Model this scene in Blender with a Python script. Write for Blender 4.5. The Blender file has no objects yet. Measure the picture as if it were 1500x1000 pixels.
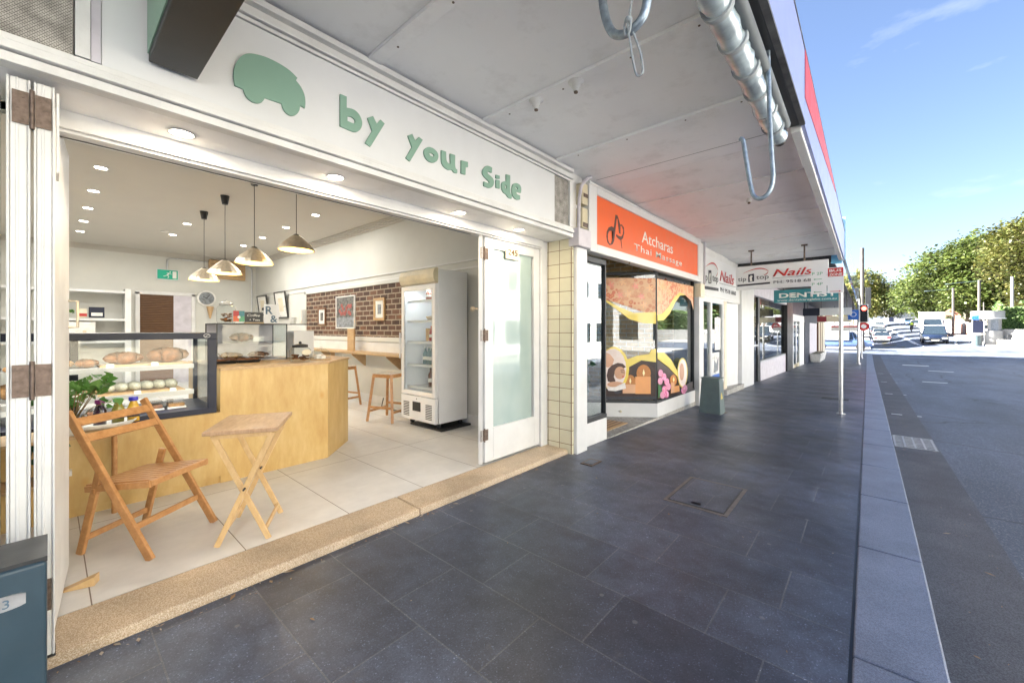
import bpy, bmesh, math, random
from mathutils import Vector, Matrix
random.seed(7)
R=math.radians
sc=bpy.context.scene
col=sc.collection
# ---------------- camera ----------------
TH=math.atan(521/595.0)
cd=bpy.data.cameras.new('camera'); cam=bpy.data.objects.new('camera',cd); col.objects.link(cam)
cam.location=(0,0,1.35); cam.rotation_euler=(R(90),0,TH)
cd.sensor_width=36; cd.lens=595/1500*36; cd.shift_y=-18/1500; cd.clip_start=.05; cd.clip_end=3000
sc.camera=cam
# ---------------- sky and sun ----------------
SUN_EL=R(37); SD=Vector((.955,.30,0)).normalized()
w=bpy.data.worlds.new('World'); sc.world=w; w.use_nodes=True
nt=w.node_tree; N=nt.nodes; Lk=nt.links
bg=N['Background']; sky=N.new('ShaderNodeTexSky'); sky.sky_type='NISHITA'; sky.sun_disc=False
sky.sun_elevation=SUN_EL; sky.sun_rotation=math.atan2(-SD.x,-SD.y)%(2*math.pi)
sky.air_density=1.0; sky.dust_density=1.0; sky.ozone_density=2.2
tc=N.new('ShaderNodeTexCoord'); mp=N.new('ShaderNodeMapping'); mp.inputs['Scale'].default_value=(2.2,2.2,7)
mp.inputs['Location'].default_value=(.4,.9,.2)
nz=N.new('ShaderNodeTexNoise'); nz.inputs['Scale'].default_value=1.3; nz.inputs['Detail'].default_value=7; nz.inputs['Roughness'].default_value=.6
rp=N.new('ShaderNodeValToRGB'); rp.color_ramp.elements[0].position=.58; rp.color_ramp.elements[1].position=.98
rp.color_ramp.elements[1].color=(.30,.30,.30,1)
mx=N.new('ShaderNodeMixRGB'); mx.inputs['Color2'].default_value=(11,11,9.6,1)
Lk.new(tc.outputs['Generated'],mp.inputs[0]); Lk.new(mp.outputs[0],nz.inputs['Vector']); Lk.new(nz.outputs['Fac'],rp.inputs[0])
Lk.new(rp.outputs[0],mx.inputs['Fac']); Lk.new(sky.outputs[0],mx.inputs['Color1']); tn=N.new('ShaderNodeMixRGB'); tn.blend_type='MULTIPLY'; tn.inputs[0].default_value=1; tn.inputs[2].default_value=(.60,.575,.60,1); Lk.new(mx.outputs[0],tn.inputs[1]); Lk.new(tn.outputs[0],bg.inputs['Color'])
bg.inputs['Strength'].default_value=.05
sd=bpy.data.lights.new('sun','SUN'); so=bpy.data.objects.new('sun',sd); col.objects.link(so)
sd.energy=4.8; sd.angle=R(.5); sd.color=(1,.965,.90)
so.rotation_euler=Vector((SD.x*math.cos(SUN_EL),SD.y*math.cos(SUN_EL),-math.sin(SUN_EL))).to_track_quat('-Z','Y').to_euler()
so.location=(-20,-10,30)
vs=sc.view_settings; vs.view_transform='Standard'; vs.look='None'; vs.gamma=1; vs.use_curve_mapping=False; vs.exposure=3.45
# ---------------- materials ----------------
def newmat(name):
    m=bpy.data.materials.new(name); m.use_nodes=True
    return m,m.node_tree,m.node_tree.nodes['Principled BSDF']
def noise(nt,coord,scale,detail=4,rough=.55):
    n=nt.nodes.new('ShaderNodeTexNoise'); n.inputs['Scale'].default_value=scale; n.inputs['Detail'].default_value=detail; n.inputs['Roughness'].default_value=rough
    nt.links.new(coord,n.inputs['Vector']); return n.outputs['Fac']
def ramp(nt,fac,stops):
    r=nt.nodes.new('ShaderNodeValToRGB'); e=r.color_ramp.elements
    while len(e)<len(stops): e.new(.5)
    for i,(p,c) in enumerate(stops):
        e[i].position=p; e[i].color=(c[0],c[1],c[2],1) if not isinstance(c,(int,float)) else (c,c,c,1)
    nt.links.new(fac,r.inputs[0]); return r.outputs[0]
def mixc(nt,fac,a,b,mode='MIX'):
    m=nt.nodes.new('ShaderNodeMixRGB'); m.blend_type=mode
    for s,v in((0,fac),(1,a),(2,b)):
        if isinstance(v,(int,float)): m.inputs[s].default_value=v
        elif isinstance(v,tuple): m.inputs[s].default_value=(v[0],v[1],v[2],1)
        else: nt.links.new(v,m.inputs[s])
    return m.outputs[0]
def bump(nt,p,h,strength,dist=.01):
    b=nt.nodes.new('ShaderNodeBump'); b.inputs['Strength'].default_value=strength; b.inputs['Distance'].default_value=dist
    nt.links.new(h,b.inputs['Height']); nt.links.new(b.outputs[0],p.inputs['Normal'])
def objc(nt,scale=None,rot=None):
    t=nt.nodes.new('ShaderNodeTexCoord'); o=t.outputs['Object']
    if scale or rot:
        m=nt.nodes.new('ShaderNodeMapping')
        if scale: m.inputs['Scale'].default_value=scale
        if rot: m.inputs['Rotation'].default_value=rot
        nt.links.new(o,m.inputs[0]); o=m.outputs[0]
    return o
def posc(nt,scale=None,rot=None,loc=None):   # world position
    t=nt.nodes.new('ShaderNodeNewGeometry'); o=t.outputs['Position']
    if scale or rot or loc:
        m=nt.nodes.new('ShaderNodeMapping')
        if scale: m.inputs['Scale'].default_value=scale
        if rot: m.inputs['Rotation'].default_value=rot
        if loc: m.inputs['Location'].default_value=loc
        nt.links.new(o,m.inputs[0]); o=m.outputs[0]
    return o
def mat(name,c,rough=.5,metal=0,var=.12,scale=6,bmp=0,bscale=60,coat=0,dirt=0):
    m,nt,p=newmat(name); co=objc(nt)
    f=noise(nt,co,scale)
    lo=tuple(v*(1-var) for v in c); hi=tuple(min(1,v*(1+var)) for v in c)
    cc=ramp(nt,f,[(.3,lo),(.7,hi)])
    if dirt:
        d=noise(nt,co,2.3,9,.7); cc=mixc(nt,ramp(nt,d,[(.52,0),(.75,dirt)]),cc,(.16,.13,.10))
    nt.links.new(cc,p.inputs['Base Color'])
    rr=ramp(nt,f,[(.3,max(0,rough-.06)),(.7,min(1,rough+.06))]); nt.links.new(rr,p.inputs['Roughness'])
    p.inputs['Metallic'].default_value=metal; p.inputs['Coat Weight'].default_value=coat
    if bmp: bump(nt,p,noise(nt,co,bscale,3),bmp,.004)
    return m
def wood(name,c1,c2,rough=.45,axis=(1,14,14),scale=3):
    m,nt,p=newmat(name); co=objc(nt,scale=axis)
    f=noise(nt,co,scale,6,.65); cc=ramp(nt,f,[(.3,c1),(.5,tuple((a+b)/2 for a,b in zip(c1,c2))),(.7,c2)])
    nt.links.new(cc,p.inputs['Base Color']); p.inputs['Roughness'].default_value=rough; bump(nt,p,f,.15,.003); return m
def emis(name,c,s):
    m,nt,p=newmat(name); p.inputs['Base Color'].default_value=(*c,1); p.inputs['Emission Color'].default_value=(*c,1); p.inputs['Emission Strength'].default_value=s; return m
def glass(name,tint=(.96,.98,.98),refl=1.6,base=.0):
    m,nt,p=newmat(name); nt.nodes.remove(p); out=nt.nodes['Material Output']
    t=nt.nodes.new('ShaderNodeBsdfTransparent'); t.inputs[0].default_value=(*tint,1)
    g=nt.nodes.new('ShaderNodeBsdfGlossy'); g.inputs['Roughness'].default_value=.01
    lw=nt.nodes.new('ShaderNodeLayerWeight'); pw=nt.nodes.new('ShaderNodeMath'); pw.operation='POWER'; pw.inputs[1].default_value=4.5; nt.links.new(lw.outputs['Facing'],pw.inputs[0])
    f0=((refl-1)/(refl+1))**2+base
    ad=nt.nodes.new('ShaderNodeMath'); ad.operation='MULTIPLY_ADD'; ad.use_clamp=True; ad.inputs[1].default_value=1-f0; ad.inputs[2].default_value=f0
    nt.links.new(pw.outputs[0],ad.inputs[0])
    mx=nt.nodes.new('ShaderNodeMixShader'); nt.links.new(ad.outputs[0],mx.inputs[0]); nt.links.new(t.outputs[0],mx.inputs[1]); nt.links.new(g.outputs[0],mx.inputs[2]); nt.links.new(mx.outputs[0],out.inputs[0]); return m
def brickmat(name,c1,c2,mortar,bw,rh,ms,uaxis,rough=.85,off=.5,loc=(0,0,0),bmp=.6,extra=None,nv=(.75,1.2)):
    m,nt,p=newmat(name); g=nt.nodes.new('ShaderNodeNewGeometry'); sx=nt.nodes.new('ShaderNodeSeparateXYZ'); nt.links.new(g.outputs['Position'],sx.inputs[0])
    cb=nt.nodes.new('ShaderNodeCombineXYZ'); U,V=uaxis
    for k,a in((0,U),(1,V)):
        ad=nt.nodes.new('ShaderNodeMath'); ad.inputs[1].default_value=loc[k]; nt.links.new(sx.outputs['XYZ'.index(a)],ad.inputs[0]); nt.links.new(ad.outputs[0],cb.inputs[k])
    b=nt.nodes.new('ShaderNodeTexBrick'); b.offset=off; b.inputs['Scale'].default_value=1
    for k,v in(('Color1',c1),('Color2',c2),('Mortar',mortar)): b.inputs[k].default_value=(*v,1)
    b.inputs['Brick Width'].default_value=bw; b.inputs['Row Height'].default_value=rh; b.inputs['Mortar Size'].default_value=ms; b.inputs['Mortar Smooth'].default_value=.1
    nt.links.new(cb.outputs[0],b.inputs['Vector'])
    cc=b.outputs['Color']; n1=noise(nt,g.outputs['Position'],9,6)
    cc=mixc(nt,1.0,cc,ramp(nt,n1,[(.3,nv[0]),(.7,nv[1])]),'MULTIPLY')
    if extra: cc=extra(nt,p,g,cc)
    nt.links.new(cc,p.inputs['Base Color']); p.inputs['Roughness'].default_value=rough
    inv=nt.nodes.new('ShaderNodeMath'); inv.operation='SUBTRACT'; inv.inputs[0].default_value=1; nt.links.new(b.outputs['Fac'],inv.inputs[1])
    bump(nt,p,inv.outputs[0],bmp,.006); return m
M={}
M['white']=mat('white_paint',(.64,.645,.65),.42,var=.05,scale=4,bmp=.06,dirt=.10)
M['signwhite']=mat('sign_white',(.70,.71,.72),.35,var=.02)
M['oldwhite']=mat('old_white_paint',(.70,.70,.69),.5,var=.07,scale=3,bmp=.12,bscale=25,dirt=.22)
M['wall']=mat('cafe_wall',(.60,.60,.56),.7,var=.04,scale=2,bmp=.05)
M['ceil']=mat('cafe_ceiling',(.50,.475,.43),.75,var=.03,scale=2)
M['soffit']=mat('awning_soffit',(.88,.88,.89),.6,var=.03,scale=1.5,bmp=.10,bscale=9,dirt=.22)
M['green']=mat('sage_green',(.22,.37,.29),.45,var=.05,scale=3)
M['black']=mat('black_paint',(.02,.02,.022),.4)
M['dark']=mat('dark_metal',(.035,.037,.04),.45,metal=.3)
M['galv']=mat('galvanised_steel',(.30,.36,.42),.42,metal=.75,var=.25,scale=40)
M['steel']=mat('brushed_steel',(.62,.54,.42),.42,metal=.75,var=.15,scale=30)
M['rust']=mat('rusty_hinge',(.16,.12,.10),.55,metal=.7,var=.4,scale=50)
M['chrome']=mat('chrome',(.7,.7,.7),.15,metal=1)
M['orange']=mat('orange_sign',(.75,.12,.022),.4,var=.04)
M['brown']=mat('brown_lettering',(.07,.02,.01),.5)
M['red']=mat('red_lettering',(.50,.03,.03),.45)
M['ink']=mat('dark_ink',(.03,.03,.04),.5)
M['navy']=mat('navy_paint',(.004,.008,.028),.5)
M['blue']=mat('blue_panel',(.02,.13,.50),.4)
M['teal']=mat('teal_sign',(.03,.20,.24),.45)
M['maroon']=mat('maroon_panel',(.25,.03,.04),.5)
M['cream']=mat('cream_paint',(.70,.63,.48),.5,dirt=.15)
M['creamplastic']=mat('cream_plastic',(.62,.55,.38),.4,dirt=.2)
M['mauve']=mat('pale_mauve_paint',(.56,.53,.58),.6,dirt=.1)
M['greybox']=mat('grey_green_steel',(.085,.125,.13),.45,var=.12,scale=10,bmp=.05,dirt=.25)
M['bluebox']=mat('blue_grey_steel',(.030,.060,.085),.42,var=.12,scale=7,bmp=.05,dirt=.15)
M['alu']=mat('aluminium',(.55,.56,.58),.35,metal=.85,scale=30)
M['fascia']=mat('lavender_fascia',(.27,.31,.55),.35,var=.06,scale=3,dirt=.08)
M['fasciablue']=mat('blue_fascia',(.10,.33,.52),.22,var=.15,scale=2)
M['oak']=wood('chair_oak',(.38,.175,.060),(.56,.30,.12),.35,(3,3,3),9)
M['pine']=wood('pale_pine',(.56,.36,.16),(.68,.48,.25),.4,(4,4,2),8)
M['tabletop']=wood('worn_table_top',(.33,.20,.11),(.50,.34,.21),.38,(14,3,3),4)
M['barwood']=wood('bar_timber',(.40,.25,.12),(.55,.38,.20),.45,(1,10,10),4)
M['walnut']=wood('dark_slat_timber',(.14,.07,.035),(.22,.12,.06),.5,(1,2,18),3)
def plymat():
    m,nt,p=newmat('birch_plywood'); co=objc(nt,scale=(3,3,.9)); f=noise(nt,co,3,7,.62)
    c=ramp(nt,f,[(.3,(.48,.30,.10)),(.5,(.55,.37,.14)),(.72,(.63,.46,.21))])
    v=nt.nodes.new('ShaderNodeTexVoronoi'); v.inputs['Scale'].default_value=5; nt.links.new(objc(nt,scale=(1,1,.7)),v.inputs['Vector'])
    c=mixc(nt,ramp(nt,v.outputs['Distance'],[(.02,.75),(.17,0)]),c,(.52,.27,.06))
    nt.links.new(c,p.inputs['Base Color']); p.inputs['Roughness'].default_value=.33; return m
M['ply']=plymat()
def pavermat():
    def ex(nt,p,g,cc):
        v=nt.nodes.new('ShaderNodeTexVoronoi'); v.inputs['Scale'].default_value=210; nt.links.new(g.outputs['Position'],v.inputs['Vector'])
        sp=ramp(nt,v.outputs['Color'],[(.0,.65),(.75,1.0),(.88,1.5),(.97,3.0)])
        cc=mixc(nt,1,cc,sp,'MULTIPLY')
        big=noise(nt,g.outputs['Position'],.9,8,.65); cc=mixc(nt,1,cc,ramp(nt,big,[(.38,.62),(.62,1.35)]),'MULTIPLY'); st=noise(nt,g.outputs['Position'],5.5,8,.7); cc=mixc(nt,ramp(nt,st,[(.62,0),(.72,.35)]),cc,(.11,.11,.12))
        v2=nt.nodes.new('ShaderNodeTexVoronoi'); v2.inputs['Scale'].default_value=4.2; nt.links.new(g.outputs['Position'],v2.inputs['Vector'])
        cc=mixc(nt,ramp(nt,v2.outputs['Distance'],[(.045,.4),(.06,0)]),cc,(.22,.22,.23))
        r=ramp(nt,noise(nt,g.outputs['Position'],2.2,6,.6),[(.3,.34),(.7,.5)]); nt.links.new(r,p.inputs['Roughness'])
        return cc
    m=brickmat('granite_pavers',(.042,.053,.084),(.066,.082,.124),(.10,.11,.135),.61,.405,.0035,('X','Y'),.4,.37,(-.29,-.305,0),.5,ex)  # blue of the sky light on shaded paving tinted into both slab colours
    for l in list(m.node_tree.links):
        pass
    return m
M['paver']=pavermat()
def speckle(name,base,dk,lt,scale,rough,bmp=.3):
    m,nt,p=newmat(name); co=posc(nt); v=nt.nodes.new('ShaderNodeTexVoronoi'); v.inputs['Scale'].default_value=scale; nt.links.new(co,v.inputs['Vector'])
    s=nt.nodes.new('ShaderNodeSeparateXYZ'); nt.links.new(v.outputs['Color'],s.inputs[0])
    c=ramp(nt,s.outputs[0],[(.1,dk),(.45,base),(.9,lt)])
    c=mixc(nt,1,c,ramp(nt,noise(nt,co,2.5,6),[(.3,.75),(.7,1.2)]),'MULTIPLY')
    nt.links.new(c,p.inputs['Base Color']); p.inputs['Roughness'].default_value=rough; bump(nt,p,v.outputs['Distance'],bmp,.003); return m
M['terrazzo']=speckle('pebble_step',(.46,.35,.235),(.36,.26,.16),(.62,.52,.40),300,.5,.5)
M['asphalt']=speckle('asphalt',(.070,.082,.112),(.050,.060,.084),(.105,.118,.15),230,.62,.35)
def asphalt():
    m,nt,p=newmat('asphalt'); co=posc(nt); v=nt.nodes.new('ShaderNodeTexVoronoi'); v.inputs['Scale'].default_value=130; nt.links.new(co,v.inputs['Vector'])
    s=nt.nodes.new('ShaderNodeSeparateXYZ'); nt.links.new(v.outputs['Color'],s.inputs[0])
    c=ramp(nt,s.outputs[0],[(.1,(.050,.062,.092)),(.5,(.074,.090,.130)),(.85,(.105,.125,.165)),(.97,(.22,.23,.25))])  # blue cast of sky-lit shade mixed into the whole road colour
    c=mixc(nt,1,c,ramp(nt,noise(nt,posc(nt,scale=(1.6,.35,1)),.8,8,.65),[(.35,.72),(.65,1.28)]),'MULTIPLY')
    n2=nt.nodes.new('ShaderNodeTexNoise'); n2.inputs['Scale'].default_value=1.5; n2.inputs['Detail'].default_value=6; nt.links.new(co,n2.inputs['Vector'])
    w2=mixc(nt,.25,co,n2.outputs['Color']); k=nt.nodes.new('ShaderNodeTexVoronoi'); k.feature='DISTANCE_TO_EDGE'; k.inputs['Scale'].default_value=.45; nt.links.new(w2,k.inputs['Vector'])
    c=mixc(nt,ramp(nt,k.outputs['Distance'],[(.003,.7),(.009,0)]),c,(.02,.022,.028))
    nt.links.new(c,p.inputs['Base Color']); p.inputs['Roughness'].default_value=.6; bump(nt,p,v.outputs['Distance'],.4,.004); return m
M['asphalt']=asphalt()
M['gutter']=speckle('concrete_gutter',(.078,.082,.098),(.056,.058,.068),(.12,.125,.14),240,.7,.4)
M['kerbstone']=speckle('granite_kerb',(.14,.168,.25),(.11,.132,.19),(.195,.225,.31),300,.42,.2)  # kerb stone tinted blue to stand in for sky light
M['concrete']=speckle('pale_concrete',(.36,.35,.33),(.28,.27,.25),(.44,.43,.41),40,.8,.2)
M['footpath']=mat('pale_footpath',(.31,.30,.28),.8,var=.1,scale=3)  # one even pale grey for the far and opposite footpaths
M['soil']=mat('dry_earth',(.14,.13,.09),.9,var=.3,scale=2)
M['roadpaint']=mat('road_marking',(.72,.72,.70),.6,var=.1,scale=12)
def floormat():
    def ex(nt,p,g,cc):
        n=noise(nt,posc(nt,scale=(6,1,1)),2.2,7,.65); cc=mixc(nt,1,cc,ramp(nt,n,[(.3,.97),(.7,1.03)]),'MULTIPLY'); return cc
    return brickmat('porcelain_floor',(.66,.655,.645),(.68,.675,.665),(.16,.13,.11),1.26,.632,.0028,('X','Y'),.32,0,(.12,-.136,0),.3,ex,(.94,1.04))
M['floor']=floormat()
M['tiles']=brickmat('cream_tiles',(.62,.58,.42),(.66,.61,.45),(.17,.10,.06),.150,.151,.0032,('X','Z'),.22,0,(.01,.05,0),.5,None,(.96,1.03))
M['tilesy']=brickmat('cream_tiles_side',(.62,.58,.42),(.66,.61,.45),(.17,.10,.06),.150,.151,.0032,('Y','Z'),.22,0,(.03,.05,0),.5,None,(.96,1.03))
M['brick']=brickmat('clinker_brick',(.055,.030,.022),(.16,.082,.050),(.34,.28,.21),.235,.0885,.011,('X','Z'),.85,.5,(0,0,0),1.0)
M['brickyellow']=brickmat('tan_brick',(.48,.30,.14),(.60,.40,.20),(.6,.52,.40),.24,.085,.01,('X','Z'),.85)
M['brickred']=brickmat('terracotta_brick',(.40,.17,.11),(.48,.24,.16),(.45,.38,.32),.5,.25,.02,('Y','Z'),.85)
def meshmat():
    m,nt,p=newmat('vent_mesh'); co=posc(nt,scale=(1,1,1)); wv=nt.nodes.new('ShaderNodeTexBrick'); 
    g=nt.nodes.new('ShaderNodeSeparateXYZ'); nt.links.new(co,g.inputs[0]); cb=nt.nodes.new('ShaderNodeCombineXYZ'); nt.links.new(g.outputs[1],cb.inputs[0]); nt.links.new(g.outputs[2],cb.inputs[1]); nt.links.new(cb.outputs[0],wv.inputs['Vector'])
    wv.inputs['Scale'].default_value=1; wv.inputs['Brick Width'].default_value=.012; wv.inputs['Row Height'].default_value=.0065; wv.inputs['Mortar Size'].default_value=.0018
    wv.inputs['Color1'].default_value=(.07,.06,.055,1); wv.inputs['Color2'].default_value=(.13,.12,.11,1); wv.inputs['Mortar'].default_value=(.36,.34,.31,1)
    c=mixc(nt,1,wv.outputs['Color'],ramp(nt,noise(nt,co,14,5),[(.3,.6),(.7,1.4)]),'MULTIPLY')
    nt.links.new(c,p.inputs['Base Color']); p.inputs['Roughness'].default_value=.6; return m
M['mesh']=meshmat()
M['glass']=glass('clear_glass',refl=1.35)
M['shopglass']=glass('shop_window_glass',(.75,.8,.8),refl=1.7,base=.14)
M['jarglass']=glass('jar_glass',(.93,.95,.95),refl=1.3,base=.02)
def frosted():
    m,nt,p=newmat('frosted_glass'); co=objc(nt,scale=(1,1,.7)); c=ramp(nt,noise(nt,co,1.6,3),[(.3,(.26,.36,.35)),(.7,(.40,.48,.46))]); nt.links.new(c,p.inputs['Base Color']); p.inputs['Roughness'].default_value=.08; p.inputs['Coat Weight'].default_value=.5; p.inputs['Coat Roughness'].default_value=.02; return m
M['printglass']=glass('print_backing_glass',refl=1.45,base=.02)
M['frosted']=frosted()
M['fridgewhite']=mat('fridge_white',(.86,.87,.88),.35,var=.02)
M['numbergold']=mat('dull_gold',(.10,.065,.03),.5)
M['plate']=mat('cream_plate',(.50,.46,.36),.4)
M["strip"]=emis("case_light_strip",(.55,.53,.50),.03)
M["lamp"]=emis("downlight_disc",(1,.90,.74),4)
M["lampin"]=emis("shade_inside",(1,.74,.27),.09)
M["exitgreen"]=emis("exit_green",(.0,.26,.16),.05)
M["redlamp"]=emis("red_signal",(1,.03,.02),4)
M['darkglass']=mat('dark_glass',(.02,.03,.04),.06,coat=1)
M['pot']=mat('white_ceramic',(.75,.74,.70),.3)
M['stem']=mat('plant_stem',(.20,.13,.05),.7)
M['bark']=mat('tree_bark',(.13,.10,.075),.9,var=.3,scale=5,bmp=.5,bscale=12)
def leafmat(name,a,b,c,tr=.25,rough=.5):
    m,nt,p=newmat(name); g=nt.nodes.new('ShaderNodeNewGeometry'); cc=ramp(nt,g.outputs['Random Per Island'],[(0,a),(.5,b),(1,c)])
    n=noise(nt,posc(nt),.25,3); cc=mixc(nt,1,cc,ramp(nt,n,[(.35,.6),(.65,1.4)]),'MULTIPLY')
    nt.links.new(cc,p.inputs['Base Color']); p.inputs['Roughness'].default_value=rough
    t=nt.nodes.new('ShaderNodeBsdfTranslucent'); nt.links.new(cc,t.inputs[0]); mx=nt.nodes.new('ShaderNodeMixShader'); mx.inputs[0].default_value=tr
    nt.links.new(p.outputs[0],mx.inputs[1]); nt.links.new(t.outputs[0],mx.inputs[2]); nt.links.new(mx.outputs[0],nt.nodes['Material Output'].inputs[0]); return m
M['fig']=leafmat('fig_leaves',(.062,.095,.020),(.085,.118,.026),(.115,.13,.034),.35)
M['olive']=leafmat('olive_leaves',(.060,.075,.014),(.090,.098,.020),(.125,.112,.028))
M['plane']=leafmat('plane_leaves',(.08,.11,.025),(.17,.19,.05),(.26,.21,.07))
M['hedge']=leafmat('hedge_leaves',(.08,.15,.04),(.13,.21,.06),(.20,.27,.10))
M['houseleaf']=leafmat('houseplant_leaves',(.05,.15,.025),(.09,.23,.04),(.17,.32,.08),.35)
M['pothos']=leafmat('pothos_leaves',(.03,.09,.05),(.05,.13,.07),(.08,.18,.09),.2)
# ---------------- mesh helpers ----------------
OFF={}
class MB:
    def __init__(s): s.v=[]; s.f=[]; s.sm=[]
    def add(s,vs,fs,smooth=False):
        n=len(s.v); s.v+= [tuple(v) for v in vs]; s.f+=[tuple(i+n for i in f) for f in fs]; s.sm+=[smooth]*len(fs); return s
    def box(s,x0,x1,y0,y1,z0,z1):
        vs=[(x,y,z) for z in(z0,z1) for y in(y0,y1) for x in(x0,x1)]
        return s.add(vs,[(0,2,3,1),(4,5,7,6),(0,1,5,4),(2,6,7,3),(0,4,6,2),(1,3,7,5)])
    def hexa(s,b,t):   # bottom 4 pts, top 4 pts in the same order
        return s.add(list(b)+list(t),[(3,2,1,0),(4,5,6,7),(0,1,5,4),(1,2,6,5),(2,3,7,6),(3,0,4,7)])
    def beam(s,p0,p1,w,d,up=(0,0,1)):
        p0=Vector(p0);p1=Vector(p1);a=(p1-p0).normalized();u=Vector(up); u=(u-a*u.dot(a)); 
        if u.length<1e-4: u=Vector((1,0,0))-a*a.x
        u.normalize(); r=a.cross(u)
        q=[r*w/2*i+u*d/2*j for i,j in((-1,-1),(1,-1),(1,1),(-1,1))]
        return s.hexa([p0+k for k in q],[p1+k for k in q])
    def ring(s,c,r,n,ax,a0=0):
        ax=Vector(ax).normalized(); u=ax.orthogonal().normalized(); v=ax.cross(u)
        return [Vector(c)+u*r*math.cos(2*math.pi*i/n+a0)+v*r*math.sin(2*math.pi*i/n+a0) for i in range(n)]
    def cyl(s,p0,p1,r0,r1=None,n=16,caps=True):
        r1=r0 if r1 is None else r1; ax=Vector(p1)-Vector(p0); a=s.ring(p0,r0,n,ax); b=s.ring(p1,r1,n,ax)
        s.add(a+b,[(i,(i+1)%n,n+(i+1)%n,n+i) for i in range(n)],True)
        if caps: s.add(a,[tuple(range(n-1,-1,-1))]); s.add(b,[tuple(range(n))])
        return s
    def tube(s,pts,r,n=8,caps=True):
        pts=[Vector(p) for p in pts]; rr=r if isinstance(r,(list,tuple)) else [r]*len(pts); rings=[]; u=None
        for i,p in enumerate(pts):
            a=(pts[min(i+1,len(pts)-1)]-pts[max(i-1,0)]).normalized()
            if u is None: u=a.orthogonal().normalized()
            else:
                u=(u-a*u.dot(a)); u=u.normalized() if u.length>1e-6 else a.orthogonal().normalized()
            v=a.cross(u); rings.append([p+(u*math.cos(2*math.pi*k/n)+v*math.sin(2*math.pi*k/n))*rr[i] for k in range(n)])
        vs=[q for g in rings for q in g]; fs=[(i*n+k,i*n+(k+1)%n,(i+1)*n+(k+1)%n,(i+1)*n+k) for i in range(len(pts)-1) for k in range(n)]
        s.add(vs,fs,True)
        if caps: s.add(rings[0],[tuple(range(n-1,-1,-1))]); s.add(rings[-1],[tuple(range(n))])
        return s
    def lathe(s,prof,c=(0,0,0),n=20,smooth=True):
        c=Vector(c); vs=[c+Vector((r*math.cos(2*math.pi*k/n),r*math.sin(2*math.pi*k/n),z)) for r,z in prof for k in range(n)]
        return s.add(vs,[(i*n+k,i*n+(k+1)%n,(i+1)*n+(k+1)%n,(i+1)*n+k) for i in range(len(prof)-1) for k in range(n)],smooth)
    def prism(s,pts,ext):
        n=len(pts); e=Vector(ext); a=[Vector(p) for p in pts]; b=[p+e for p in a]
        s.add(a+b,[(i,(i+1)%n,n+(i+1)%n,n+i) for i in range(n)]); s.add(a,[tuple(range(n-1,-1,-1))]); s.add(b,[tuple(range(n))]); return s
    def poly(s,pts): return s.add(pts,[tuple(range(len(pts)))])
    def ball(s,c,rx,ry=None,rz=None,n=12,m=8):
        ry=ry or rx; rz=rz or rx; c=Vector(c); vs=[c+Vector((rx*math.sin(math.pi*j/m)*math.cos(2*math.pi*i/n),ry*math.sin(math.pi*j/m)*math.sin(2*math.pi*i/n),rz*math.cos(math.pi*j/m))) for j in range(m+1) for i in range(n)]
        return s.add(vs,[(j*n+i,(j+1)*n+i,(j+1)*n+(i+1)%n,j*n+(i+1)%n) for j in range(m) for i in range(n)],True)
    def sheet(s,xs,ys,zf):
        nx=len(xs); vs=[(x,y,zf(x,y)) for y in ys for x in xs]
        return s.add(vs,[(j*nx+i,j*nx+i+1,(j+1)*nx+i+1,(j+1)*nx+i) for j in range(len(ys)-1) for i in range(nx-1)],True)
    def xf(s,mt): s.v=[tuple(mt@Vector(v)) for v in s.v]; return s
    def build(s,name,m,parent=None,bevel=0,seg=2,fix=True,off=None):
        o3=Vector(OFF.get(parent.name,(0,0,0))) if parent else Vector(off or (0,0,0))
        me=bpy.data.meshes.new(name); me.from_pydata([(v[0]-o3.x,v[1]-o3.y,v[2]-o3.z) for v in s.v],[],s.f)
        me.polygons.foreach_set('use_smooth',s.sm); 
        if fix:
            b=bmesh.new(); b.from_mesh(me); bmesh.ops.recalc_face_normals(b,faces=b.faces); b.to_mesh(me); b.free()
        me.materials.append(M[m] if isinstance(m,str) else m)
        o=bpy.data.objects.new(name,me); col.objects.link(o)
        if parent: o.parent=parent; OFF[o.name]=tuple(o3)
        else: o.location=o3; OFF[o.name]=tuple(o3)
        if bevel:
            bv=o.modifiers.new('bevel','BEVEL'); bv.width=bevel; bv.segments=seg; bv.limit_method='ANGLE'; bv.angle_limit=R(40)
        return o
def tag(o,label=None,cat=None,group=None,kind=None):
    if label: o['label']=label
    if cat: o['category']=cat
    if group: o['group']=group
    if kind: o['kind']=kind
    return o
def thing(name,label,cat,loc=(0,0,0),group=None):
    o=bpy.data.objects.new(name,None); col.objects.link(o); o.location=loc; o.empty_display_size=.1; OFF[o.name]=tuple(loc); return tag(o,label,cat,group)
def copytree(o,parent=None):
    c=o.copy(); col.objects.link(c); c.parent=parent; OFF[c.name]=OFF.get(o.name,(0,0,0))
    for ch in list(o.children): copytree(ch,c)
    return c
def box(name,m,parent,x0,x1,y0,y1,z0,z1,bevel=0,off=None): return MB().box(x0,x1,y0,y1,z0,z1).build(name,m,parent,bevel,off=off)
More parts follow.
